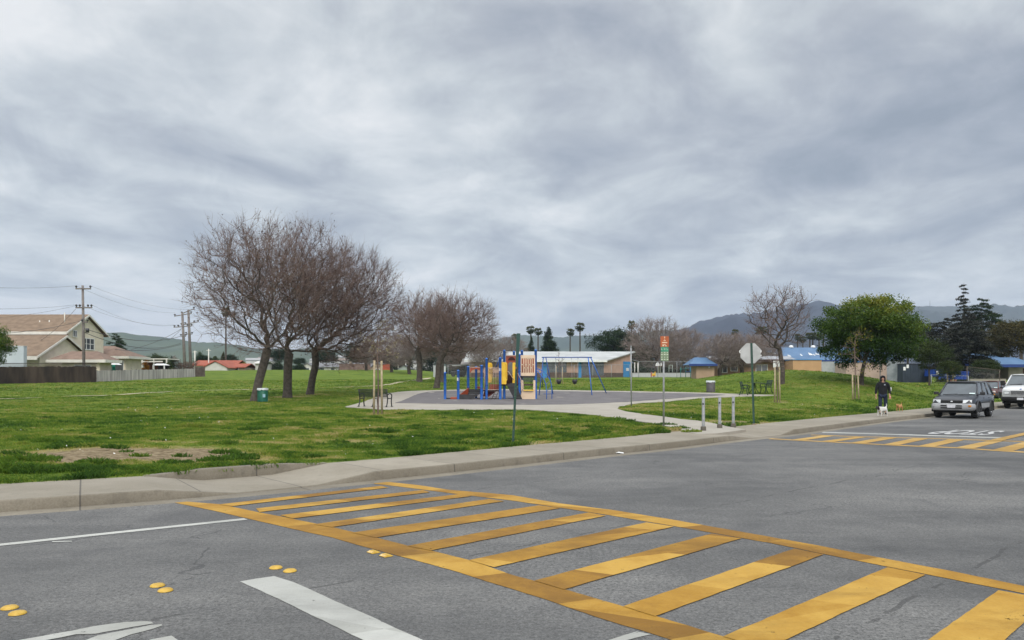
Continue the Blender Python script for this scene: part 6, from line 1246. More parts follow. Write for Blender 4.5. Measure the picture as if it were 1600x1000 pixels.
for px in (992, 997): b = MB(); b.tube([((px-800)/F*118, 118.2, 1.8), ((px-800)/F*118, 118.2, 4.5)], .08, 6); b.build('post', TRIM, t, world=True)
# tan building behind the play structure's left end
house('tan_building', 'tan building with pale low roof behind the left end of the play structure', 733, 800, 561.5, 569, 589, 118, mat('dusty_tan_wall', (.30, .225, .185), (.36, .27, .22), 1), mat('dull_grey_roof', (.20, .19, .18), (.27, .26, .25), 1), 9, win=2, overs=1.3)
fence('panel_fence', 'white solid panel fence behind the forked bare tree', [((679-800)/F*112, 112), ((705-800)/F*110, 110)], 1.7, 1.1, .02, mat('white_panel', (.44, .45, .47), (.52, .53, .55), 1), GALV, 2.4, rail=False, jag=.01)
fence('panel_fence', 'short white panel fence end left of the forked bare trunk', [((677-800)/F*118, 118), ((681-800)/F*114, 114)], 1.8, 1.0, .02, mat('white_panel', (.5, .5, .5)), GALV, 2.4, rail=False, jag=.01)
# covered vehicles behind the fence
t = thing('utility_cart', 'small dark utility cart with pale roof parked behind the chain link fence', 'cart', ((716-800)/F*118, 118, 2.2)); b = MB(); b.bb(-1.2, 1.2, 0, 1.3, .35, .95); b.build('body', BLKP, t, bevel=.08); b = MB(); b.bb(-1.0, 1.1, .1, 1.2, 1.75, 1.85); b.build('roof', PALER, t)
for s in (-.8, .8): b = MB(); b.tube([(s, -.05, .3), (s, .15, .3)], .3, 12); b.build('wheel', BLKP, t)
for s in (-.9, 1.0): b = MB(); b.tube([(s, .15, .9), (s, .15, 1.78)], .03, 5); b.build('roof_post', BLKP, t)
# chain link fence
def chainlink_mat():
    m, no, li, bs = nodes_mat('chain_link'); tc = no.new('ShaderNodeTexCoord'); M = lambda *a, **k: mth(no, li, *a, **k); sp = no.new('ShaderNodeSeparateXYZ'); li.new(tc.outputs['Object'], sp.inputs[0])
    a = M('ADD', sp.outputs[0], sp.outputs[1]); u = M('FRACT', M('DIVIDE', M('ADD', a, sp.outputs[2]), .11)); v = M('FRACT', M('DIVIDE', M('SUBTRACT', a, sp.outputs[2]), .11))
    w_ = M('MAXIMUM', M('LESS_THAN', u, .045), M('LESS_THAN', v, .045)); bs.inputs['Base Color'].default_value = (.25, .26, .27, 1); bs.inputs['Metallic'].default_value = .4; li.new(w_, bs.inputs['Alpha']); return m
CHL = chainlink_mat()
def chain(label, pts, h, sp=3.0, name='chain_link_fence', group=None, pm_=GALV, slats=None):
    c = [np.array(p, float) for p in pts]; t = thing(name, label, 'fence', (*c[0], T(*c[0])), 0, group); me_ = MB(); po = MB()
    for a, b_ in zip(c[:-1], c[1:]):
        L = np.linalg.norm(b_-a); n = max(1, round(L/sp))
        for i in range(n+1):
            q = a+(b_-a)*i/n; zg = T(*q); b = MB(); b.tube([(*q, zg-.2), (*q, zg+h+.03)], .035, 6); b.build('post', pm_, t, world=True)
            if i < n: r_ = a+(b_-a)*(i+1)/n; z2 = T(*r_); me_.add([(*q, zg), (*r_, z2), (*r_, z2+h), (*q, zg+h)], [(0, 1, 2, 3)]); po.tube([(*q, zg+h), (*r_, z2+h)], .025, 5)
    me_.build('mesh', slats or CHL, t, world=True); po.build('top_rail', pm_, t, world=True); return t
chain('chain link fence along the back of the lawn before the school', [((700-800)/F*107, 107), ((838-800)/F*106, 106), ((984-800)/F*108, 108)], 1.9)
chain('chain link fence with white boards round the ball court', [((998-800)/F*111, 111), ((1088-800)/F*109, 109)], 2.4, 3.2)
t = thing('court_curb_wall', 'long low white wall at the edge of the ball court behind the fence', 'low wall', ((1040-800)/F*116, 116, 2.2)); b = MB(); b.bb((988-800)/F*116, (1090-800)/F*116, 116, 116.2, 1.8, EYE+(594-582.5)/F*116); b.build('face', mat('pale_wall', (.40, .41, .43), (.46, .47, .49), 1), t, world=True); b = MB(); b.bb((988-800)/F*116, (1090-800)/F*116, 115.97, 116.23, EYE+(594-582.5)/F*116, EYE+(594-582)/F*116); b.build('coping', CONC, t, world=True)
# basketball hoops
gb_ = 'basketball hoops on the school court'
for px, w_, lab in [(1027.5, 6.5, 'white fan shaped basketball backboard left of the sign pole'), (1033, 2.0, 'white basketball backboard seen nearly edge on beside the sign pole')]:
    Yb = 118; kk = pm(Yb); t = thing('basketball_hoop', lab, 'basketball hoop', ((px-800)/kk, Yb, 2.2), 0, gb_); zz = EYE+(594-569)/kk-2.2; hw = w_/2/kk
    arc = [(hw*math.cos(R(a)), .3*0+0, zz-.15+.42*math.sin(R(a))) for a in range(0, 181, 20)]; b = MB(); b.prism(arc+[(-hw, 0, zz-.3), (hw, 0, zz-.3)], (0, .04, 0)); b.build('backboard', WHITEP, t); b = MB(); b.tube([(.25*(px < 1030)+.0, .5, -.3), (.25*(px < 1030), .5, zz-.2), (0, .05, zz-.05)], .06, 8); b.build('pole', TRIM, t)
    b = MB(); b.tube([(.22*math.cos(a*math.pi/6), -.25+.22*math.sin(a*math.pi/6), zz-.3) for a in range(13)], .015, 5, caps=False); b.build('rim', mat('rim_orange', (.5, .12, .02)), t)
t = thing('toy_cart', 'small yellow and red toy play thing standing before the low white wall', 'play toy', ((1021.5-800)/F*114, 114, 2.2)); b = MB(); b.bb(-.25, .30, 0, .3, .1, .55); b.bb(.15, .28, .0, .2, .55, .8); b.build('body', YELP, t, bevel=.03)
b = MB(); b.bb(-.42, -.27, 0, .25, .0, .75); b.build('side', mat('pink_plastic', (.4, .12, .12)), t); b = MB(); b.ball((.02, -.05, .14), .14, 10); b.build('ball', REDP, t)
for px in (1046, 1051):
    pass
t = thing('court_frame', 'pale square climbing frame on the school court', 'climbing frame', ((1048-800)/F*118, 118, 2.2)); b = MB()
for xx in (-.28, .28): b.tube([(xx, 0, -.3), (xx, 0, 1.85)], .045, 6)
b.tube([(-.28, 0, 1.85), (.28, 0, 1.85)], .045, 6); b.tube([(-.28, 0, 1.4), (.28, 0, 1.4)], .03, 6); b.build('frame', mat('pale_green_pipe', (.3, .36, .32)), t)
TEAL = mat('teal_metal', (.02, .16, .16), (.03, .2, .2), 2)
t = thing('yard_play_set', 'teal and blue yard play set left of the blue roofed kiosk', 'play structure', ((1076-800)/F*113, 113, 2.2)); 
for i, xx in enumerate((-1.2, -.4, .3, 1.0)): b = MB(); b.tube([(xx, .2*(i % 2), -.2), (xx, .2*(i % 2), 1.45)], .05, 6); b.build('post', TEAL, t)
b = MB(); b.bb(-.4, 1.0, 0, .6, .75, .82); b.build('deck', DBLUE, t); b = MB(); b.prism([(-1.2, 0, 1.1), (0.1, 0, 1.3), (.1, 0, 1.36), (-1.2, 0, 1.16)], (0, .5, 0)); b.build('canopy', TEAL, t); b = MB(); b.bb(.3, 1.0, .62, .66, .82, 1.4); b.build('back_panel', DBLUE, t)
# kiosk
Yk = 104; kk = pm(Yk); t = thing('kiosk', 'small tan kiosk with blue hipped roof on the edge of the mound', 'kiosk', ((1110-800)/kk, Yk, 2)); xk0, xk1 = (1088-800)/kk, (1116-800)/kk
b = MB(); b.bb(xk0, xk1, Yk, Yk+3, 1.2, EYE+(594-569.5)/kk); b.build('wall', mat('kiosk_tan', (.34, .235, .16), (.40, .28, .20), 1), t, world=True)
z0, z1 = EYE+(594-570)/kk, EYE+(594-558.2)/kk; x0, x1 = (1075-800)/kk, (1119-800)/kk; b = MB(); b.add([(x0, Yk-.6, z0), (x1, Yk-.6, z0), (x1, Yk+3.4, z0), (x0, Yk+3.4, z0), ((1089-800)/kk, Yk+.9, z1), ((1106-800)/kk, Yk+.9, z1), ((1106-800)/kk, Yk+1.9, z1), ((1089-800)/kk, Yk+1.9, z1)], [(0, 1, 5, 4), (1, 2, 6, 5), (2, 3, 7, 6), (3, 0, 4, 7), (4, 5, 6, 7), (3, 2, 1, 0)]); b.build('roof', BROOF, t, world=True)
b = MB(); b.bb(x0, x1, Yk-.66, Yk-.61, z0-.18, z0+.12); b.build('fascia', mat('deep_blue_fascia', (.02, .05, .2)), t, world=True); b = MB(); b.box(((1108-800)/kk, Yk-.05, z0-.35), (.2, .1, .2)); b.build('lamp', WHITEP, t, world=True)
# long tan classroom wing
Yw = 112; kk = pm(Yw); t = thing('classroom_wing', 'long brown eaved classroom wing partly hidden by the mound and stop sign', 'school', ((1180-800)/kk, Yw, 2)); xa, xb = (1117-800)/kk, (1240-800)/kk; zt = EYE+(594-562)/kk
b = MB(); b.bb(xa, xb, Yw, Yw+7, 1, zt); b.build('wall', mat('classroom_tan', (.24, .155, .10), (.29, .19, .125), 1), t, world=True); b = MB(); b.prism([(xa-.5, Yw-1, zt-.15), (xa-.5, Yw+3.5, zt+.65), (xa-.5, Yw+8, zt), (xa-.5, Yw+8, zt-.15)], (xb-xa+1, 0, 0)); b.build('roof', mat('weathered_grey_roof', (.22, .23, .25), (.32, .33, .35), 1), t, world=True)
b = MB(); b.bb(xa-.5, xb+.5, Yw-1.06, Yw-1.0, zt-.35, zt+.02); b.build('eave_band', mat('dark_brown_trim', (.05, .03, .022)), t, world=True)
for px, w_, nx in ((1129, 13, 2), (1190, 17, 2), (1214, 8, 1)): window(t, ((px-800)/kk, Yw, EYE+(594-576)/kk), w_/kk, 1.1, 'y', nx, 1)
window(t, ((1147-800)/kk, Yw, EYE+(594-573)/kk), .9, 1.2, 'y', 1, 2)
# big blue roofed hall
Yh = 128; kk = pm(Yh); t = thing('blue_roofed_hall', 'large hall with bright blue metal roof behind the slender bare tree', 'school', ((1290-800)/kk, Yh, 2)); xa, xb = (1192-800)/kk, (1405-800)/kk; z0, z1 = EYE+(594-563)/kk, EYE+(594-543)/pm(Yh+6)
b = MB(); b.bb(xa, xb, Yh+.5, Yh+11, 1, z0); b.build('wall', mat('hall_tan', (.36, .225, .12), (.41, .26, .145), 1), t, world=True); b = MB(); b.add([(xa-1, Yh-.4, z0), (xb+1, Yh-.4, z0), (xb+1, Yh+12, z0), (xa-1, Yh+12, z0), (xa+1.5, Yh+6, z1), (xb-1.5, Yh+6, z1)], [(0, 1, 5, 4), (1, 2, 5), (2, 3, 4, 5), (3, 0, 4), (3, 2, 1, 0)]); rf = b.build('roof', BROOF, t, world=True)
b = MB(); b.bb(xa-1, xb+1, Yh-.46, Yh-.4, z0-.25, z0+.05); b.build('fascia', mat('deep_blue_fascia', (.02, .05, .2)), t, world=True)
rng = random.Random(8); b = MB()
for (pa, pb, y_, n) in [(1200, 1216, 553.5, 6), (1232, 1236, 556, 2), (1249, 1252, 555.5, 2), (1264, 1286, 553.5, 7)]:   # white patches on the roof
    for i in range(n):
        px = rng.uniform(pa, pb); py = y_+rng.uniform(-2.5, 2); fr = (563-py)/20; yy = Yh-.4+6.4*fr; zz = z0+(z1-z0)*fr+.05; xx = (px-800)/F*yy; w_ = rng.uniform(.05, .45); h_ = rng.uniform(.12, .5); sl = 6.4/(z1-z0)
        b.add([(xx-w_, yy-h_, zz-h_/sl), (xx+w_, yy-h_, zz-h_/sl), (xx+w_*.7, yy+h_, zz+h_/sl), (xx-w_*.5, yy+h_, zz+h_/sl)], [(0, 1, 2, 3)])
o = b.build('white_patches', WHITEP, t, world=True); o['kind'] = 'stuff'
for px in (1256.5, 1292.5): b = MB(); b.lathe(((px-800)/kk, Yh+6, z1-.1), [(.42, 0), (.40, .25), (.30, .45), (.05, .5)], 10); b.build('roof_ventilator', WHITEP, t, world=True)
Yo = 108; kk = pm(Yo); t = thing('orange_annex', 'plain orange tan annex block on the crest of the mound', 'school', ((1262-800)/kk, Yo, 2)); b = MB(); b.bb((1239-800)/kk, (1284-800)/kk, Yo, Yo+6, 1, EYE+(594-562.5)/kk); b.build('wall', mat('annex_orange', (.42, .255, .13), (.47, .29, .155), 1), t, world=True); b = MB(); b.bb((1238-800)/kk, (1285-800)/kk, Yo-.12, Yo+6.1, EYE+(594-562.5)/kk, EYE+(594-561.6)/kk); b.build('roof_edge', SBLUE, t, world=True)
# pale wall, gates, dark container, dumpsters
Yg = 86; kk = pm(Yg); t = thing('pink_wall', 'pinkish plain wall behind the trunk of the big green tree', 'building', ((1354-800)/kk, Yg, 1.5)); b = MB(); b.bb((1322-800)/kk, (1386-800)/kk, Yg, Yg+5, 1, EYE+(594-566)/kk); b.build('wall', mat('pinkish_stucco', (.36, .27, .22), (.41, .31, .26), 1), t, world=True); b = MB(); b.bb((1321-800)/kk, (1387-800)/kk, Yg-.1, Yg+5.1, EYE+(594-566)/kk, EYE+(594-565)/kk); b.build('roof_edge', SBLUE, t, world=True)
chain('pale slatted fence between the orange annex and the pink wall', [((1284-800)/F*90, 90), ((1324-800)/F*88, 88)], 2.3, 2.2, 'slatted_fence', slats=mat('pale_slats', (.34, .35, .36), (.44, .45, .46), 2))
chain('grey slatted gate right of the pink wall', [((1386-800)/F*84, 84), ((1412-800)/F*83, 83)], 2.4, 1.3, 'slatted_gate', slats=mat('grey_slats', (.20, .22, .24), (.30, .32, .34), 2))
Yn = 82; kk = pm(Yn); t = thing('navy_enclosure', 'dark navy corrugated enclosure with two white notices right of the grey gate', 'container', ((1433-800)/kk, Yn, 1.3)); xa, xb = (1411-800)/kk, (1456-800)/kk; zt = EYE+(594-569)/kk; b = MB(); n = 22
for i in range(n): q = xa+(xb-xa)*i/n; b.bb(q, q+(xb-xa)/n*1.0, Yn+.03*(i % 2), Yn+1.2, .8, zt)
b.build('corrugated_wall', mat('navy_sheet', (.020, .030, .045), (.032, .045, .065), 1), t, world=True)
for px, py in ((1413, 576), (1418, 572.5)): b = MB(); b.box(((px-800)/kk, Yn-.03, EYE+(594-py)/kk), (.25, .02, .38)); b.build('notice', WHITEP, t, world=True)
b = MB(); b.bb(xa-.03, xb+.03, Yn-.03, Yn+1.25, zt, zt+.07); b.build('top_rail', BLKP, t, world=True)
DUMP = mat('dumpster_blue', (.012, .05, .27), (.02, .07, .36), 2, rough=.5)
def dumpster(px0, px1, pt, pb, Y, lab):
    kk = pm(Y); w_ = (px1-px0)/kk; x0 = (px0-800)/kk; zt = EYE+(594-pt)/kk; zb = EYE+(594-pb)/kk; t = thing('dumpster', lab, 'dumpster', (x0+w_/2, Y, zb), 0, 'blue dumpsters behind the lawn'); h = zt-zb; b = MB()
    b.prism([(-w_/2, 0, .15), (w_/2, 0, .15), (w_/2, -.12, h*.93), (-w_/2, -.12, h*.93)], (0, 1.7, 0)); b.build('bin', DUMP, t); b = MB()
    n = 5
    for i in range(n+1): xx = -w_/2+w_*i/n; b.prism([(xx-.04, -.06, .15), (xx+.04, -.06, .15), (xx+.04, -.19, h*.93), (xx-.04, -.19, h*.93)], (0, .06, 0))
    b.build('ribs', DUMP, t); b = MB(); b.prism([(-w_/2-.03, -.2, h*.93), (-w_/2-.03, 1.75, h*.93), (-w_/2-.03, 1.75, h), (-w_/2-.03, -.2, h*.97)], (w_+.06, 0, 0)); b.build('rim', DUMP, t); b = MB(); b.box((-w_*.25, -.2, h*.6), (.3, .02, .35)); b.build('notice', WHITEP, t)
    for s in (-1, 1): b = MB(); b.tube([(s*w_*.4, .1, .08), (s*w_*.4, .25, .08)], .08, 8); b.build('wheel', BLKP, t)
dumpster(1458, 1480, 577, 590, 80, 'left blue dumpster beside the navy enclosure'); dumpster(1481, 1512, 580, 595, 77, 'right blue dumpster left of the fence posts')
for i, (px, pt, lab) in enumerate([(1480.5, 575, 'pale wood post between the two blue dumpsters'), (1489, 574, 'pale wood post before the right blue dumpster')]):
    kk = pm(75); t = thing('wood_post', lab, 'post', ((px-800)/kk, 75, 1.2)); b = MB(); b.tube([(0, 0, -.2), (0, 0, EYE+(594-pt)/kk-1.2)], .07, 6); b.build('shaft', STAKE, t); b = MB(); b.lathe((0, 0, EYE+(594-pt)/kk-1.2), [(.08, 0), (.06, .04)], 8); b.build('cap', STAKE, t)
t = thing('orange_cabinet', 'salmon orange cabinet end above the right dumpster', 'cabinet', ((1490.5-800)/F*79, 79, 1.3)); b = MB(); b.bb(-.1, .28, 0, .5, 0, EYE+(594-573)/pm(79)-1.3); b.build('body', mat('salmon', (.45, .2, .12)), t); b = MB(); b.bb(-.12, .3, -.02, .52, EYE+(594-573)/pm(79)-1.3, EYE+(594-572.3)/pm(79)-1.3); b.build('lid', mat('salmon_dark', (.3, .1, .06)), t)
chain('low chain link fence in front of the dumpsters', [((1455-800)/F*76, 76), ((1513-800)/F*73, 73)], 1.0, 2.6, pm_=GALV); chain('tall chain link fence right of the dumpsters with weathered posts', [((1511-800)/F*74, 74), ((1562-800)/F*73, 73)], 1.9, 3.2, pm_=BRF)
# right hand blue roofed houses
Yr = 98; kk = pm(Yr); t = thing('blue_roofed_house', 'low building with bright blue folded roof and brown garage door at the right edge', 'building', ((1560-800)/kk, Yr, 1.8))
def hipr(px0, px1, pt, pe, Y, m=BROOF, name='roof', cut=.25):
    k_ = pm(Y); x0, x1 = (px0-800)/k_, (px1-800)/k_; z1, z0 = EYE+(594-pt)/pm(Y+3), EYE+(594-pe)/k_; c_ = (x1-x0)*cut; b = MB(); b.add([(x0, Y, z0), (x1, Y, z0), (x1, Y+6, z0), (x0, Y+6, z0), (x0+c_, Y+3, z1), (x1-c_, Y+3, z1)], [(0, 1, 5, 4), (1, 2, 5), (2, 3, 4, 5), (3, 0, 4), (3, 2, 1, 0)]); b.build(name, m, t, world=True); b = MB(); b.bb(x0, x1, Y-.06, Y-.005, z0-.35, z0+.02); b.build('fascia', mat('deep_blue_fascia', (.02, .05, .2)), t, world=True)
hipr(1508, 1548, 557, 568.5, Yr-2, cut=.12); hipr(1524, 1572, 551.5, 561, Yr+5, cut=.2, name='upper_roof'); hipr(1562, 1620, 558.5, 569.5, Yr-4, cut=.15)
b = MB(); b.bb((1512-800)/kk, (1546-800)/kk, Yr-1, Yr+4, 1, EYE+(594-567)/kk); b.bb((1560-800)/kk, (1625-800)/kk, Yr-2, Yr+3, 1, EYE+(594-568)/kk); b.bb((1528-800)/kk, (1570-800)/kk, Yr+4.2, Yr+9, 1, EYE+(594-562)/kk); b.build('wall', mat('cream_wall', (.33, .30, .25), (.40, .36, .31), 1), t, world=True)
b = MB(); b.bb((1582-800)/kk, (1600-800)/kk, Yr-2.06, Yr-2.01, 1.4, EYE+(594-576)/kk); b.build('garage_door', mat('garage_brown', (.07, .035, .025)), t, world=True)
t = thing('driveway_wall', 'pale low concrete wall behind the parked vehicles', 'low wall', ((1540-800)/F*76, 76, 1.3)); b = MB(); b.bb((1516-800)/F*76, (1572-800)/F*76, 76, 76.3, .6, EYE+(594-592)/F*76); b.build('face', PADM, t, world=True); b = MB(); b.bb((1516-800)/F*76-.03, (1572-800)/F*76+.03, 75.97, 76.33, EYE+(594-592)/F*76, EYE+(594-591.4)/F*76); b.build('coping', CONC, t, world=True)
t = thing('garage_shed', 'low pale shed wall behind the young staked tree on the mound, with a white panel', 'sign', ((1213-800)/F*70, 70, 3)) if False else None
x, y, z = P(1213, 574, 62); t = thing('white_sign', 'small white sign board on two legs above the mound before the slender bare trunk', 'sign', (x, y, z)); b = MB(); b.bb(-.26, .27, 0, .02, 0, .55); b.build('board', WHITEP, t)
for s in (-.2, .2): b = MB(); b.tube([(s, .04, T(x, y)-z-.1), (s, .04, .5)], .03, 6); b.build('leg', STAKE, t)
t = thing('radio_mast', 'thin distant radio mast on the ridge right of the big green tree', 'mast', P(1453, 484, 3500)); b = MB(); b.tube([(0, 0, -10), (0, 0, 42)], [1.6, .9], 4); b.build('mast', GALV, t); b = MB(); b.box((0, 0, 30), (4, 1, 1)); b.build('crossbar', GALV, t)
# -- utility poles
WOODP = mat('weathered_pole_wood', (.14, .12, .115), (.21, .19, .18), 2, rough=.95, bump=.4); PORC = mat('dark_insulator', (.03, .03, .035), (.05, .05, .055), 3, rough=.3)
def upole(px, pyt, pxb, Y, arms, label, extras=()):
    k_ = pm(Y); xb = (pxb-800)/k_; zb = T(xb, Y) if Y < 330 else 3; zt = EYE+(594-pyt)/k_; t = thing('utility_pole', label, 'utility pole', (xb, Y, zb), 0, 'wooden utility poles'); dx = (px-pxb)/k_; H = zt-zb; b = MB(); b.tube([(0, 0, -.3), (dx*.5, 0, H*.5), (dx, 0, H)], [.17*Y/84, .15*Y/84, .12*Y/84], 10); b.build('pole', WOODP, t); out = []
    for (py, a0, a1, tilt) in arms:
        zz = EYE+(594-py)/k_-zb; x0, x1 = (a0-pxb)/k_, (a1-pxb)/k_; b = MB(); b.prism([(x0, -.2, zz-.06+tilt), (x1, -.2, zz-.06-tilt), (x1, -.2, zz+.08-tilt), (x0, -.2, zz+.08+tilt)], (0, .12, 0)); ao = b.build('crossarm', WOODP, t)
        for f in ((.03, .97) if a1-a0 < 12 or py < 500 and len(arms) > 2 and py == arms[0][0] else (.04, .25, .75, .96)):
            xx = x0+(x1-x0)*f; b = MB(); b.lathe((xx, -.14, zz+.08+tilt*(1-2*f)), [(.03, 0), (.05, .05), (.11*Y/84, .12), (.13*Y/84, .18), (.10*Y/84, .26), (.04, .30)], 8); o = b.build('insulator', PORC, ao); out.append((t.location[0]+xx, Y-.14, zb+zz+.34))
    for (ex, ey, w_) in extras: zz = EYE+(594-ey)/k_-zb; xx = (ex-pxb)/k_; b = MB(); b.lathe((xx, -.25, zz-w_), [(w_*.7, 0), (w_*.75, w_*1.6), (w_*.4, w_*1.8)], 8); b.build('transformer', PORC, t)
    return out
p1 = upole(129.2, 446, 131.5, 84, [(451.5, 119.5, 143, .0), (481, 119.5, 145, .0), (504, 129, 138, 0)], 'near tall utility pole with two crossarms in front of the cream house', [(138.5, 516, .28)])
p2 = upole(284.8, 488.5, 289.5, 128, [(492, 273, 300, -.25), (510.5, 272, 301, -.12), (525.5, 283, 291, 0)], 'left one of the two close utility poles beyond the pale fence')
p3 = upole(294.3, 484, 298.5, 132, [(486.5, 284, 304, -.45), (505.5, 283, 311, -.3), (522, 291, 301, 0)], 'right one of the two close utility poles beyond the pale fence')
WIRE = mat('wire', (.08, .08, .085)); gw = 'overhead wires from pole to pole'
def wire(a, b_, sag, label, r=.011): 
    a, b_ = Vector(a), Vector(b_); pts = [a.lerp(b_, i/16)+Vector((0, 0, -sag*4*(i/16)*(1-i/16))) for i in range(17)]; m = MB(); m.tube(pts, r, 4, caps=False, smooth=True); m.build('power_line', WIRE, label=label, cat='wire', group=gw)
L0 = lambda px, py, Y=60: P(px, py, Y)
for a, b_, sg, lab in [(L0(-60, 447), p1[0], .2, 'topmost wire running left from the near pole'), (L0(-60, 482), p1[2], .2, 'middle wire running left from the near pole'), (L0(-60, 500, 62), p1[3], .3, 'wire slanting down left from the lower crossarm of the near pole'), (p1[0], p2[0], .8, 'topmost wire between the near pole and the two far poles'), (p1[1], p3[1], .8, 'second wire between the near pole and the two far poles'),
                      (p1[5], p2[3], 1.0, 'wire from the lower crossarm of the near pole to the far poles'), (p1[3], p2[2], .8, 'wire just under the lower crossarm span to the far poles')]:
    wire(a, b_, sg, lab)
wire(P(131, 513, 84), P(283, 525, 128), 1.1, 'thick sagging cable from the near pole to the far poles', .035); wire(P(131, 519, 84), P(283, 536, 128), 1.3, 'thick lower sagging cable to the far poles', .035); wire(P(118, 483, 84), P(60, 534, 90), .3, 'service drop from the near pole to the house roof', .022)
wire(P(131, 500, 84), P(-40, 522, 66), .4, 'cable running left in front of the upper roof', .022); wire(p2[4], P(205, 546, 104), .5, 'service drop from the far poles to the hip roofed house', .03); wire(P(285, 512, 128), P(262, 532, 140), .2, 'short guy wire left of the far poles', .03)
wire(P(283, 538, 128), P(180, 546, 100), .5, 'lowest cable from the far poles toward the hip roofed house', .035)
gl2 = 'thin distant poles'
for px, pt, pb, Y, lab in [(326, 545, 580, 180, 'thin pale pole before the red roof'), (304.5, 548, 575, 175, 'thin pole at the left end of the red roof'), (622, 555, 580, 210, 'thin pale pole left of the thick bare trunk'), (634, 562, 580, 210, 'thin pale pole with crossbar left of the thick bare trunk')]:
    k_ = pm(Y); t = thing('light_pole', lab, 'pole', ((px-800)/k_, Y, EYE+(594-pb)/k_), 0, gl2); b = MB(); h = (pb-pt)/k_; b.tube([(0, 0, -2), (0, 0, h)], .12, 6); b.build('pole', TRIM, t); b = MB(); b.box((0, 0, h*.93), (1.1, .1, .1)); b.build('arm', TRIM, t)
# ------------------------------------------------------------------ vehicles
def paintm(name, c, rough=.32, metal=.35):
    m, no, li, bs = nodes_mat(name); tc = no.new('ShaderNodeTexCoord'); n = tex(no, li, tc.outputs['Object'], 'ShaderNodeTexNoise', 2.5, Detail=5)
    sp = no.new('ShaderNodeSeparateXYZ'); li.new(tc.outputs['Object'], sp.inputs[0]); d = mth(no, li, 'ADD', n.outputs[0], mth(no, li, 'MULTIPLY', sp.outputs[2], -.22))
    li.new(mixc(no, li, ramp(no, li, d, [(.25, 0.0), (.6, .14)]), c, (.16, .14, .12)), bs.inputs['Base Color']); bs.inputs['Metallic'].default_value = metal; bs.inputs['Roughness'].default_value = rough; bs.inputs['Coat Weight'].default_value = .4; return m
TYRE = mat('tyre_rubber', (.014, .014, .015), (.025, .025, .026), 6, rough=.9); CHROME = mat('dull_chrome', (.45, .46, .48), (.6, .6, .62), 4, rough=.25, metal=.9); LAMPG = mat('headlamp_glass', (.50, .53, .55), (.68, .70, .72), 30, rough=.15, spec=.8)
AMBER = mat('amber_lens', (.55, .18, .02), (.62, .24, .03), 20, rough=.25); CLAD = mat('silver_cladding', (.22, .225, .235), (.30, .305, .315), 3, rough=.45); UNDER = mat('car_underside', (.008, .008, .008), (.014, .014, .014), 3); CGLASS = glass('car_glass', (.045, .055, .062), .06)
def loft(st, name, m, parent, smooth=True):
    b = MB(); n = len(st[0][1]); vs = []; full = 2*n-2
    for x, sec in st:
        ring = [(x, y, z) for y, z in sec]+[(x, -y, z) for y, z in sec[-2:0:-1]]; vs += ring
    fs = [(i*full+j, i*full+(j+1) % full, (i+1)*full+(j+1) % full, (i+1)*full+j) for i in range(len(st)-1) for j in range(full)]; fs += [tuple(range(full)), tuple((len(st)-1)*full+j for j in range(full))[::-1]]
    b.add(vs, fs, smooth); o = b.build(name, m, parent); return o
def sec(w0, z0, w1, zm, zs, wt, zt, crown=.02): return [(0, z0), (w0, z0), (w1, zm), (w1+.005, (zm+zs)/2), (w1, zs), (wt, zt), (wt*.6, zt+crown*.8), (0, zt+crown)]
def wheels(t, axles, tr, r, wd, rimm, label=None):
    for ax in axles:
        for s in (-1, 1):
            y0 = s*(tr-wd/2); w_ = thing('tmpw', 'x', 'x') if False else None
            b = MB(); pr = [(r*.62, -wd/2), (r*.93, -wd/2), (r, -wd*.36), (r, wd*.36), (r*.93, wd/2), (r*.62, wd/2)]; vs = []; n = 22
            for rr_, yy in pr: vs += [(ax+rr_*math.cos(2*math.pi*j/n), y0+yy, r+rr_*math.sin(2*math.pi*j/n)) for j in range(n)]
            b.add(vs, [(i*n+j, i*n+(j+1) % n, (i+1)*n+(j+1) % n, (i+1)*n+j) for i in range(len(pr)-1) for j in range(n)], True); wo = b.build('wheel', TYRE, t)
            b = MB(); yo = y0+s*wd*.36; b.tube([(ax, yo-s*.08, r), (ax, yo, r)], [r*.64, r*.64], 20); b.build('wheel_well', UNDER, wo)
            b = MB(); b.tube([(ax, yo+s*.001, r), (ax, yo+s*.022, r)], [r*.16, r*.13], 10)
            for k_ in range(5): a = 2*math.pi*k_/5+.3; b.box((ax+r*.38*math.cos(a), yo+s*.012, r+r*.38*math.sin(a)), (r*.5, .018, r*.2), ry=-a)
            ring = [(ax+r*.62*math.cos(2*math.pi*j/20), yo+s*.012, r+r*.62*math.sin(2*math.pi*j/20)) for j in range(21)]; b.tube(ring, .016, 5, caps=False); b.build('rim', rimm, wo)
            # arch flare
            b = MB(); arc = [(ax+(r+.07)*math.cos(R(a)), s*(tr+.012), r+.02+(r+.06)*math.sin(R(a))) for a in range(-12, 193, 12)]; b.tube(arc, .04, 6); b.build('arch_flare', BLKP, t)
            b = MB(); b.prism([(ax+(r+.06)*math.cos(R(a)), s*(tr+.004), r+.02+(r+.05)*math.sin(R(a))) for a in range(-14, 195, 13)], (0, s*.006, 0)); b.build('arch_shadow_gap', UNDER, t)
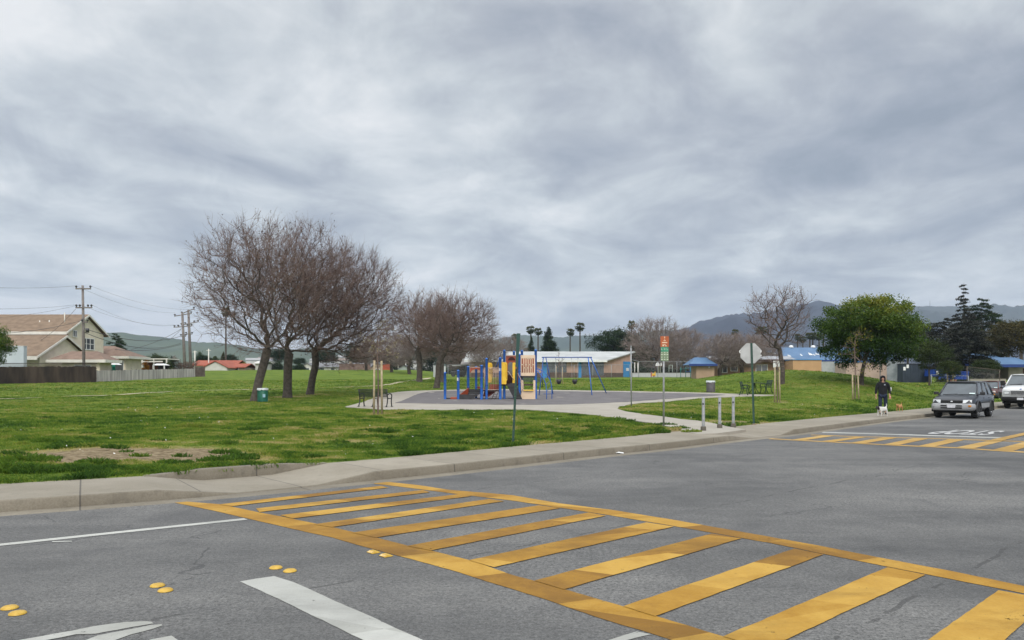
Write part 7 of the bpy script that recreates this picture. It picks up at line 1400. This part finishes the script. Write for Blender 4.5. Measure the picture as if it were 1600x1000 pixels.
def greenhouse(t, xb0, xt0, xb1, xt1, wb, wt, zb, zt, body, pill, dv):
    """glass cabin: windscreen base/top, rear base/top, side pillars"""
    b = MB(); b.add([(xb0, -wb, zb), (xb0, wb, zb), (xb1, wb, zb), (xb1, -wb, zb), (xt0, -wt, zt), (xt0, wt, zt), (xt1, wt, zt), (xt1, -wt, zt)], [(0, 1, 5, 4), (1, 2, 6, 5), (2, 3, 7, 6), (3, 0, 4, 7)]); b.build('glass', CGLASS, t)
    for s in (-1, 1):
        for pa, pb, r_ in [((xb0+.01, s*wb, zb), (xt0+.01, s*wt, zt), .036), ((xb1-.01, s*wb, zb), (xt1-.01, s*wt, zt), .05)]+[((xb0+(xb1-xb0)*f, s*(wb+.004), zb), (xt0+(xt1-xt0)*f, s*(wt+.004), zt), .032) for f in dv]: b = MB(); b.tube([pa, pb], r_, 6); b.build('pillar', pill, t)
    n = [(xt0+.04, wt+.0), (xt0-.1, wt+.03), (xt1+.1, wt+.03), (xt1-.03, wt)]; st = []
    for x, w_ in [(xt0+.06, wt*.94), (xt0-.05, wt+.02), ((xt0+xt1)/2, wt+.035), (xt1+.05, wt+.02), (xt1-.06, wt*.94)]: st.append((x, [(0, zt-.01), (w_*.9, zt-.015), (w_, zt), (w_*.97, zt+.03), (w_*.8, zt+.055), (0, zt+.075)]))
    loft(st, 'roof', body, t)
def suv(name, label, loc, rz, c, metal=.35, cladm=None):
    t = thing(name, label, 'car', loc, rz); body = paintm(name+'_paint_'+str(len(label)), c, .34, metal*.4); cladm = cladm or CLAD
    S1 = [(2.02, sec(.60, .50, .66, .54, .62, .62, .70)), (1.97, sec(.68, .44, .74, .52, .70, .68, .80)), (1.86, sec(.74, .40, .80, .50, .78, .73, .88)), (1.5, sec(.78, .36, .835, .46, .84, .76, .95)), (.95, sec(.79, .34, .845, .44, .90, .78, 1.02)), (0, sec(.79, .34, .85, .44, .95, .78, 1.03)), (-1.2, sec(.79, .34, .85, .44, .96, .78, 1.04)), (-1.85, sec(.78, .38, .84, .48, .95, .76, 1.04)), (-2.0, sec(.72, .44, .78, .55, .88, .70, 1.0))]
    loft(S1, 'body', body, t)
    b = MB(); b.bb(-1.8, 1.8, -.68, .68, .24, .40); b.build('chassis', UNDER, t)
    greenhouse(t, .98, .30, -1.95, -1.72, .765, .60, 1.02, 1.58, body, body, (.36, .68))
    st = [(2.10, [(0, .40), (.60, .40), (.66, .46), (.66, .60), (.60, .64), (0, .65)]), (2.05, [(0, .36), (.72, .36), (.78, .44), (.78, .62), (.72, .665), (0, .675)]), (1.80, [(0, .34), (.78, .34), (.86, .42), (.86, .62), (.80, .665), (0, .675)]), (1.66, [(0, .34), (.80, .34), (.865, .42), (.865, .60), (.82, .64), (0, .65)])]
    loft(st, 'front_bumper', cladm, t)
    b = MB(); b.bb(2.10, 2.118, -.42, -.19, .545, .595); b.bb(2.10, 2.118, .19, .42, .545, .595); b.bb(2.10, 2.118, -.42, .42, .44, .50); b.build('bumper_slot', UNDER, t)
    b = MB(); b.bb(2.0, 2.055, -.42, .42, .685, .80); b.build('grille', UNDER, t); b = MB(); b.ball((2.06, 0, .745), .06, 10, (.2, 1, .62)); b.build('badge', CHROME, t)
    for s in (-1, 1):
        b = MB(); b.add([(2.06, s*.44, .685), (1.95, s*.76, .70), (1.93, s*.76, .83), (2.01, s*.44, .825), (1.85, s*.44, .685), (1.80, s*.76, .70), (1.80, s*.76, .83), (1.85, s*.44, .825)], [(0, 1, 2, 3), (4, 5, 6, 7), (0, 1, 5, 4), (3, 2, 6, 7), (0, 3, 7, 4), (1, 2, 6, 5)]); b.build('headlight', LAMPG, t)
        b = MB(); b.box((2.02, s*.63, .565), (.13, .28, .07), rz=-s*R(22)); b.build('turn_signal', AMBER if s > 0 else CLAD, t)
        b = MB(); b.box((.80, s*.93, 1.10), (.10, .20, .14)); b.box((.82, s*.83, 1.06), (.06, .12, .05)); b.build('mirror', BLKP, t, bevel=.02)
        b = MB(); b.prism([(.88, s*.858, .46), (.88, s*.858, .66), (-.78, s*.858, .66), (-.78, s*.858, .46)], (0, s*.014, 0)); b.build('door_cladding', cladm, t); b = MB(); b.prism([(.84, s*.86, .68), (.84, s*.86, .705), (-.78, s*.86, .705), (-.78, s*.86, .68)], (0, s*.012, 0)); b.build('trim_strip', UNDER, t)
        for xx in (.2, -.75): b = MB(); b.bb(xx-.08, xx+.08, s*.855-.012, s*.855+.018, .88, .905); b.build('door_handle', BLKP, t)
        b = MB(); b.bb(-2.02, -1.92, s*.60-.09, s*.60+.09, .85, 1.0); b.build('tail_light', mat('red_lens', (.4, .02, .02)), t)
    b = MB(); b.bb(2.118, 2.128, -.155, .155, .475, .63); b.build('number_plate', mat('number_plate_white', (.50, .51, .54), (.62, .62, .66), 18, rough=.5), t)
    b = MB(); b.tube([(1.02, -.60, 1.035), (.95, -.02, 1.07)], .012, 4); b.tube([(1.03, .02, 1.035), (.95, .55, 1.07)], .012, 4); b.build('wiper', UNDER, t)
    b = MB(); b.box((.92, .55, 1.10), (.008, .22, .07), ry=R(-50)); b.build('windscreen_paper', mat('paper', (.6, .72, .72)), t)
    b = MB(); b.bb(.0, .15, -.3, .3, 1.12, 1.2); b.build('dashboard', UNDER, t)
    wheels(t, (1.22, -1.18), .855, .345, .23, CHROME); return t
def van(name, label, loc, rz, c):
    t = thing(name, label, 'van', loc, rz); body = paintm(name+'_paint', c, .3, .0)
    S1 = [(2.62, sec(.84, .60, .90, .66, 1.06, .84, 1.14)), (2.54, sec(.88, .56, .95, .64, 1.12, .87, 1.20)), (2.2, sec(.90, .50, .98, .60, 1.2, .88, 1.30)), (1.75, sec(.92, .48, 1.0, .58, 1.26, .90, 1.38)), (0, sec(.92, .48, 1.0, .58, 1.30, .93, 1.42)), (-2.6, sec(.92, .48, 1.0, .58, 1.30, .93, 1.42)), (-2.75, sec(.88, .52, .95, .62, 1.25, .9, 1.38))]
    loft(S1, 'body', body, t); b = MB(); b.bb(-2.5, 2.4, -.82, .82, .30, .55); b.build('chassis', UNDER, t)
    greenhouse(t, 1.78, 1.02, -2.72, -2.60, .915, .78, 1.40, 2.0, body, body, (.22, .50, .76))
    loft([(2.74, [(0, .48), (.86, .48), (.92, .52), (.92, .66), (.88, .70), (0, .70)]), (2.62, [(0, .46), (.94, .46), (1.0, .50), (1.0, .68), (.96, .71), (0, .71)]), (2.40, [(0, .46), (.96, .46), (1.01, .50), (1.01, .68), (.97, .71), (0, .71)])], 'front_bumper', UNDER, t)
    b = MB(); b.bb(2.60, 2.655, -.50, .50, .84, 1.06); b.build('grille', mat('grille_grey', (.06, .06, .065)), t); b = MB()
    for i in range(4): b.bb(2.655, 2.668, -.50, .50, .86+i*.055, .872+i*.055)
    b.bb(2.655, 2.672, -.53, .53, 1.06, 1.085); b.bb(2.655, 2.672, -.53, .53, .815, .84); b.build('grille_bars', CHROME, t)
    b = MB(); b.ball((2.60, 0, 1.155), .085, 10, (.3, 1, .5)); b.build('badge', DBLUE, t)
    for s in (-1, 1):
        b = MB(); b.bb(2.58, 2.65, s*.55, s*.86, .84, 1.05); b.build('headlight_surround', CLAD, t); b = MB(); b.bb(2.651, 2.668, s*.585, s*.82, .875, 1.01); b.build('headlight', LAMPG, t)
        b = MB(); b.box((1.55, s*1.13, 1.52), (.12, .22, .30)); b.box((1.55, s*1.0, 1.47), (.06, .14, .05)); b.build('mirror', UNDER, t, bevel=.03)
    b = MB(); b.bb(2.74, 2.752, -.16, .16, .53, .66); b.build('number_plate', mat('number_plate_white', (.5, .5, .5)), t); b = MB(); b.tube([(1.83, -.7, 1.42), (1.72, -.1, 1.47)], .014, 4); b.tube([(1.83, .1, 1.42), (1.72, .7, 1.47)], .014, 4); b.build('wiper', UNDER, t)
    wheels(t, (1.75, -1.75), .97, .37, .24, CHROME); return t
def heading(x, y):   # street direction at the kerb point nearest
    i = int(np.argmin(np.hypot(KERB[:, 0]-x, KERB[:, 1]-y))); return _t[i]
def park(fn, name, label, pxf, pyf, off, half, **kw):
    """front centre seen near pixel pxf; off = distance of the car's centre line from the kerb"""
    x, y = G0(pxf, pyf); i = int(np.argmin(np.hypot(KERB[:, 0]-x, KERB[:, 1]-y))); L = half; j = int(np.searchsorted(KS, KS[i]+L)); j = min(j, len(KERB)-1)
    p = KERB[j]-NRM[j]*off; d = -_t[j]; return fn(name, label, (p[0], p[1], .005), math.atan2(d[1], d[0]), **kw)
park(suv, 'parked_car', 'dark grey compact off road car with silver bumper parked at the kerb', 1486, 654, 1.12, 2.0, c=(.018, .021, .028))
park(van, 'parked_van', 'white van cut by the right edge, parked behind the dark grey car', 1564, 639, 1.22, 3.0, c=(.60, .61, .62))
x, y = G0(1562, 629); suv('parked_car', 'reddish brown car mostly hidden behind the white van', (x+2.2, y+4.5, .005), math.atan2(-.7, -.71), c=(.10, .03, .02), cladm=BLKP)
# ------------------------------------------------------------------ person and dogs
def skin(name, pts, edges, m, parent, root=0, sub=2, label=None):
    """pts: list of (x, y, z, r) or (x, y, z, rx, ry)"""
    me = bpy.data.meshes.new(name); me.from_pydata([p[:3] for p in pts], edges, []); o = bpy.data.objects.new(name, me); COL.objects.link(o); o.parent = parent
    sk = o.modifiers.new('skin', 'SKIN'); sk.use_smooth_shade = True
    if not me.skin_vertices: bpy.context.view_layer.objects.active = o; me.skin_vertices.new() if hasattr(me.skin_vertices, 'new') else None
    lay = me.skin_vertices[0].data
    for i, p in enumerate(pts): lay[i].radius = (p[3], p[4] if len(p) > 4 else p[3]); lay[i].use_root = (i == root)
    ss = o.modifiers.new('sub', 'SUBSURF'); ss.levels = sub; ss.render_levels = sub
    dg = bpy.context.evaluated_depsgraph_get(); me2 = bpy.data.meshes.new_from_object(o.evaluated_get(dg)); o.modifiers.clear(); o.data = me2; me2.materials.clear(); me2.materials.append(m)
    for pl in me2.polygons: pl.use_smooth = True
    return o
SKINM = mat('skin', (.36, .19, .13), (.42, .23, .16), 8, rough=.6); NAVY = mat('dark_hoodie_cloth', (.003, .0035, .006), (.007, .008, .012), 6, rough=.95, bump=.3); JEANS = mat('dark_blue_jeans', (.006, .011, .028), (.012, .020, .045), 6, rough=.95, bump=.3)
x, y, z = G(1379.5, 647.2, 20); z = .158
pt_ = thing('person', 'person in black hooded jacket and dark jeans walking two small dogs', 'person', (x, y, z), math.atan2(-x, y)*.9)
# faces -y. body is one surface: pelvis root
H = [(0, 0, .92, .13, .10), (0, 0, 1.10, .125, .10), (0, .01, 1.30, .15, .10), (0, .01, 1.42, .10, .08), (0, 0, 1.50, .05), (0, -.015, 1.58, .068, .082), (0, -.01, 1.66, .075, .088),
     (.10, 0, .88, .085), (.11, -.03, .50, .055), (.115, .06, .10, .04), (.12, -.04, .035, .04), (.12, -.13, .03, .03),
     (-.10, 0, .88, .085), (-.11, -.10, .50, .055), (-.11, -.16, .10, .04), (-.11, -.26, .035, .04), (-.11, -.34, .03, .03),
     (.19, .01, 1.38, .06), (.25, .03, 1.12, .042), (.27, -.06, .88, .028), (.275, -.09, .82, .026),
     (-.19, .01, 1.38, .06), (-.25, .0, 1.12, .042), (-.28, -.03, .88, .028), (-.285, -.05, .82, .026)]
E = [(0, 1), (1, 2), (2, 3), (3, 4), (4, 5), (5, 6), (0, 7), (7, 8), (8, 9), (9, 10), (10, 11), (0, 12), (12, 13), (13, 14), (14, 15), (15, 16), (3, 17), (17, 18), (18, 19), (19, 20), (3, 21), (21, 22), (22, 23), (23, 24)]
for s, w_ in ((1, 20), (-1, 24)):   # five fingers
    wx, wy, wz = H[w_][:3]
    for k_, (dx, dy, L) in enumerate([(-.018*s, -.012, .085), (-.006*s, -.016, .095), (.006*s, -.014, .09), (.016*s, -.008, .072)]):
        b0 = len(H); H += [(wx+dx*1.1, wy+dy*.6-.004, wz-.05, .0095), (wx+dx*1.3-.004*s, wy+dy-.018, wz-.05-L*.5, .0085), (wx+dx*1.3-.016*s, wy+dy-.03, wz-.05-L*.85, .007)]; E += [(w_, b0), (b0, b0+1), (b0+1, b0+2)]
    b0 = len(H); H += [(wx-.012*s, wy-.032, wz-.02, .010), (wx-.016*s, wy-.052, wz-.05, .008)]; E += [(w_, b0), (b0, b0+1)]
body = skin('body', H, E, SKINM, pt_)
J = [(0, 0, .70, .20, .15), (0, 0, 1.02, .20, .145), (0, .01, 1.28, .225, .14), (0, .015, 1.42, .13, .11), (0, .03, 1.50, .09, .08), (.205, .015, 1.37, .085), (.265, .035, 1.12, .068), (.285, -.04, .90, .052), (-.205, .015, 1.37, .085), (-.265, .0, 1.12, .068), (-.295, -.02, .90, .052)]
skin('jacket', J, [(0, 1), (1, 2), (2, 3), (3, 4), (3, 5), (5, 6), (6, 7), (3, 8), (8, 9), (9, 10)], NAVY, pt_)
JN = [(0, 0, .92, .15, .12), (.10, 0, .84, .105), (.112, -.03, .50, .082), (.118, .05, .13, .072), (-.10, 0, .84, .105), (-.112, -.09, .50, .082), (-.112, -.14, .13, .072)]
skin('jeans', JN, [(0, 1), (1, 2), (2, 3), (0, 4), (4, 5), (5, 6)], JEANS, pt_)
hd = skin('hood', [(0, .03, 1.44, .12, .11), (0, .05, 1.56, .125, .10), (0, .04, 1.67, .13, .115), (0, .0, 1.75, .09, .09)], [(0, 1), (1, 2), (2, 3)], NAVY, pt_)
b = MB(); b.tube([(.085*math.cos(a*math.pi/8)*1.05, -.055, 1.60+.125*math.sin(a*math.pi/8)) for a in range(-3, 12)], .022, 7); b.build('hood_rim', NAVY, pt_)
b = MB()
for s in (-1, 1): b.ball((s*.028, -.088, 1.625), .009, 6)
b.build('eyes', BLKP, pt_); b = MB(); b.ball((0, -.10, 1.598), .014, 6, (.8, 1, 1.4)); b.build('nose', SKINM, pt_); b = MB(); b.ball((0, -.088, 1.560), .02, 6, (1.1, .4, .3)); b.build('mouth', mat('lips', (.28, .10, .08)), pt_)
b = MB(); b.ball((.07, -.125, 1.33), .032, 8, (1, .3, 1)); b.build('jacket_badge', mat('badge_grey', (.35, .38, .45)), pt_); b = MB(); b.tube([(.325, -.03, 1.22), (.335, -.04, 1.05)], .016, 5); b.build('sleeve_stripe', WHITEP, pt_)
for (sx_, sy_) in ((.12, -.02), (-.11, -.24)): b = MB(); b.ball((sx_, sy_-.03, .045), .05, 10, (.95, 2.6, .9)); b.build('shoe', BLKP, pt_)
ca, sa = math.cos(pt_.rotation_euler[2]), math.sin(pt_.rotation_euler[2]); hx, hy = .29, -.10
ph = thing('drink_can', 'small red and pink drink can held in the hooded person\'s hand', 'can', (x+hx*ca-hy*sa, y+hx*sa+hy*ca, z+.70)); b = MB(); b.lathe((0, 0, 0), [(.028, 0), (.033, .008), (.033, .11), (.028, .12)], 12); b.build('can', mat('can_pink', (.5, .16, .14), (.6, .3, .27), 20), ph); b = MB(); b.lathe((0, 0, .12), [(.028, 0), (.026, .004)], 12); b.build('lid', CHROME, ph)
def dogmat(name, base, patch, x0, x1=None):
    m, no, li, bs = nodes_mat(name); tc = no.new('ShaderNodeTexCoord'); sp = no.new('ShaderNodeSeparateXYZ'); li.new(tc.outputs['Object'], sp.inputs[0]); n = tex(no, li, tc.outputs['Object'], 'ShaderNodeTexNoise', 9, Detail=3)
    f = mth(no, li, 'ADD', sp.outputs[0], mth(no, li, 'MULTIPLY', mth(no, li, 'SUBTRACT', n.outputs[0], .5), .10)); li.new(mixc(no, li, ramp(no, li, mth(no, li, 'SUBTRACT', f, x0-.5), [(.495, 0.0), (.505, 1.0)]), base, patch), bs.inputs['Base Color']); bs.inputs['Roughness'].default_value = .95; return m
def dog(name, label, loc, rz, sc, m, earm, tail=1):
    t = thing(name, label, 'dog', loc, rz, 'small dogs being walked'); t.scale = (sc,)*3   # faces +x
    V = [(-.16, 0, .30, .075, .085), (0, 0, .29, .080, .09), (.14, 0, .30, .085, .10), (.22, 0, .34, .055), (.28, 0, .37, .058), (.35, 0, .34, .035), (.39, 0, .33, .025),
         (-.19, .06, .24, .042), (-.17, .065, .15, .026), (-.215, .065, .09, .017), (-.20, .065, .02, .018), (-.19, -.06, .24, .042), (-.15, -.065, .15, .026), (-.195, -.065, .09, .017), (-.18, -.065, .02, .018),
         (.15, .06, .22, .035), (.15, .062, .12, .02), (.15, .062, .02, .018), (.15, -.06, .22, .035), (.17, -.062, .12, .02), (.18, -.062, .02, .018), (-.23, 0, .36, .02), (-.27, 0, .43, .016), (-.24, 0, .49, .012)]
    skin('body', V, [(0, 1), (1, 2), (2, 3), (3, 4), (4, 5), (5, 6), (0, 7), (7, 8), (8, 9), (9, 10), (0, 11), (11, 12), (12, 13), (13, 14), (2, 15), (15, 16), (16, 17), (2, 18), (18, 19), (19, 20), (0, 21), (21, 22), (22, 23)], m, t)
    for s in (-1, 1): b = MB(); b.add([(.25, s*.035, .41), (.29, s*.05, .415), (.265, s*.085, .37), (.26, s*.05, .40)], [(0, 1, 2), (0, 2, 3), (1, 2, 3), (0, 1, 3)]); b.build('ear', earm, t)
    b = MB(); b.ball((.41, 0, .335), .013, 6); b.build('nose', BLKP, t); b = MB(); [b.ball((.325, s*.03, .385), .008, 5) for s in (-1, 1)]; b.build('eyes', BLKP, t); return t
WHD = dogmat('white_fur', (.52, .51, .49), (.025, .022, .02), .23); TAD = dogmat('tan_fur', (.42, .22, .09), (.36, .18, .07), .3)
x, y = G0(1378.5, 651.3, .158); dog('dog', 'small white dog with black head standing in front of the person', (x, y, .16), R(-150), 1.12, WHD, BLKP); x, y = G0(1405.5, 643.2, .158); dog('dog', 'small tan dog sniffing the sidewalk edge right of the person', (x, y, .16), R(-140), .92, TAD, TAD)
# ------------------------------------------------------------------ haze
hz = MB(); hz.bb(-6500, 6500, -300, 6800, -2.0, 560)
hm = bpy.data.materials.new('haze_air'); hm.use_nodes = True; hn, hl = hm.node_tree.nodes, hm.node_tree.links; hn.clear()
pv = hn.new('ShaderNodeVolumePrincipled'); pv.inputs['Color'].default_value = (.62, .76, 1.0, 1); pv.inputs['Density'].default_value = .00013; pv.inputs['Anisotropy'].default_value = .1
ho = hn.new('ShaderNodeOutputMaterial'); hl.new(pv.outputs[0], ho.inputs['Volume'])
hm.cycles.homogeneous_volume = True if hasattr(hm.cycles, 'homogeneous_volume') else None
if not _os.environ.get('NOHAZE'): hz.build('haze', hm, kind='stuff')
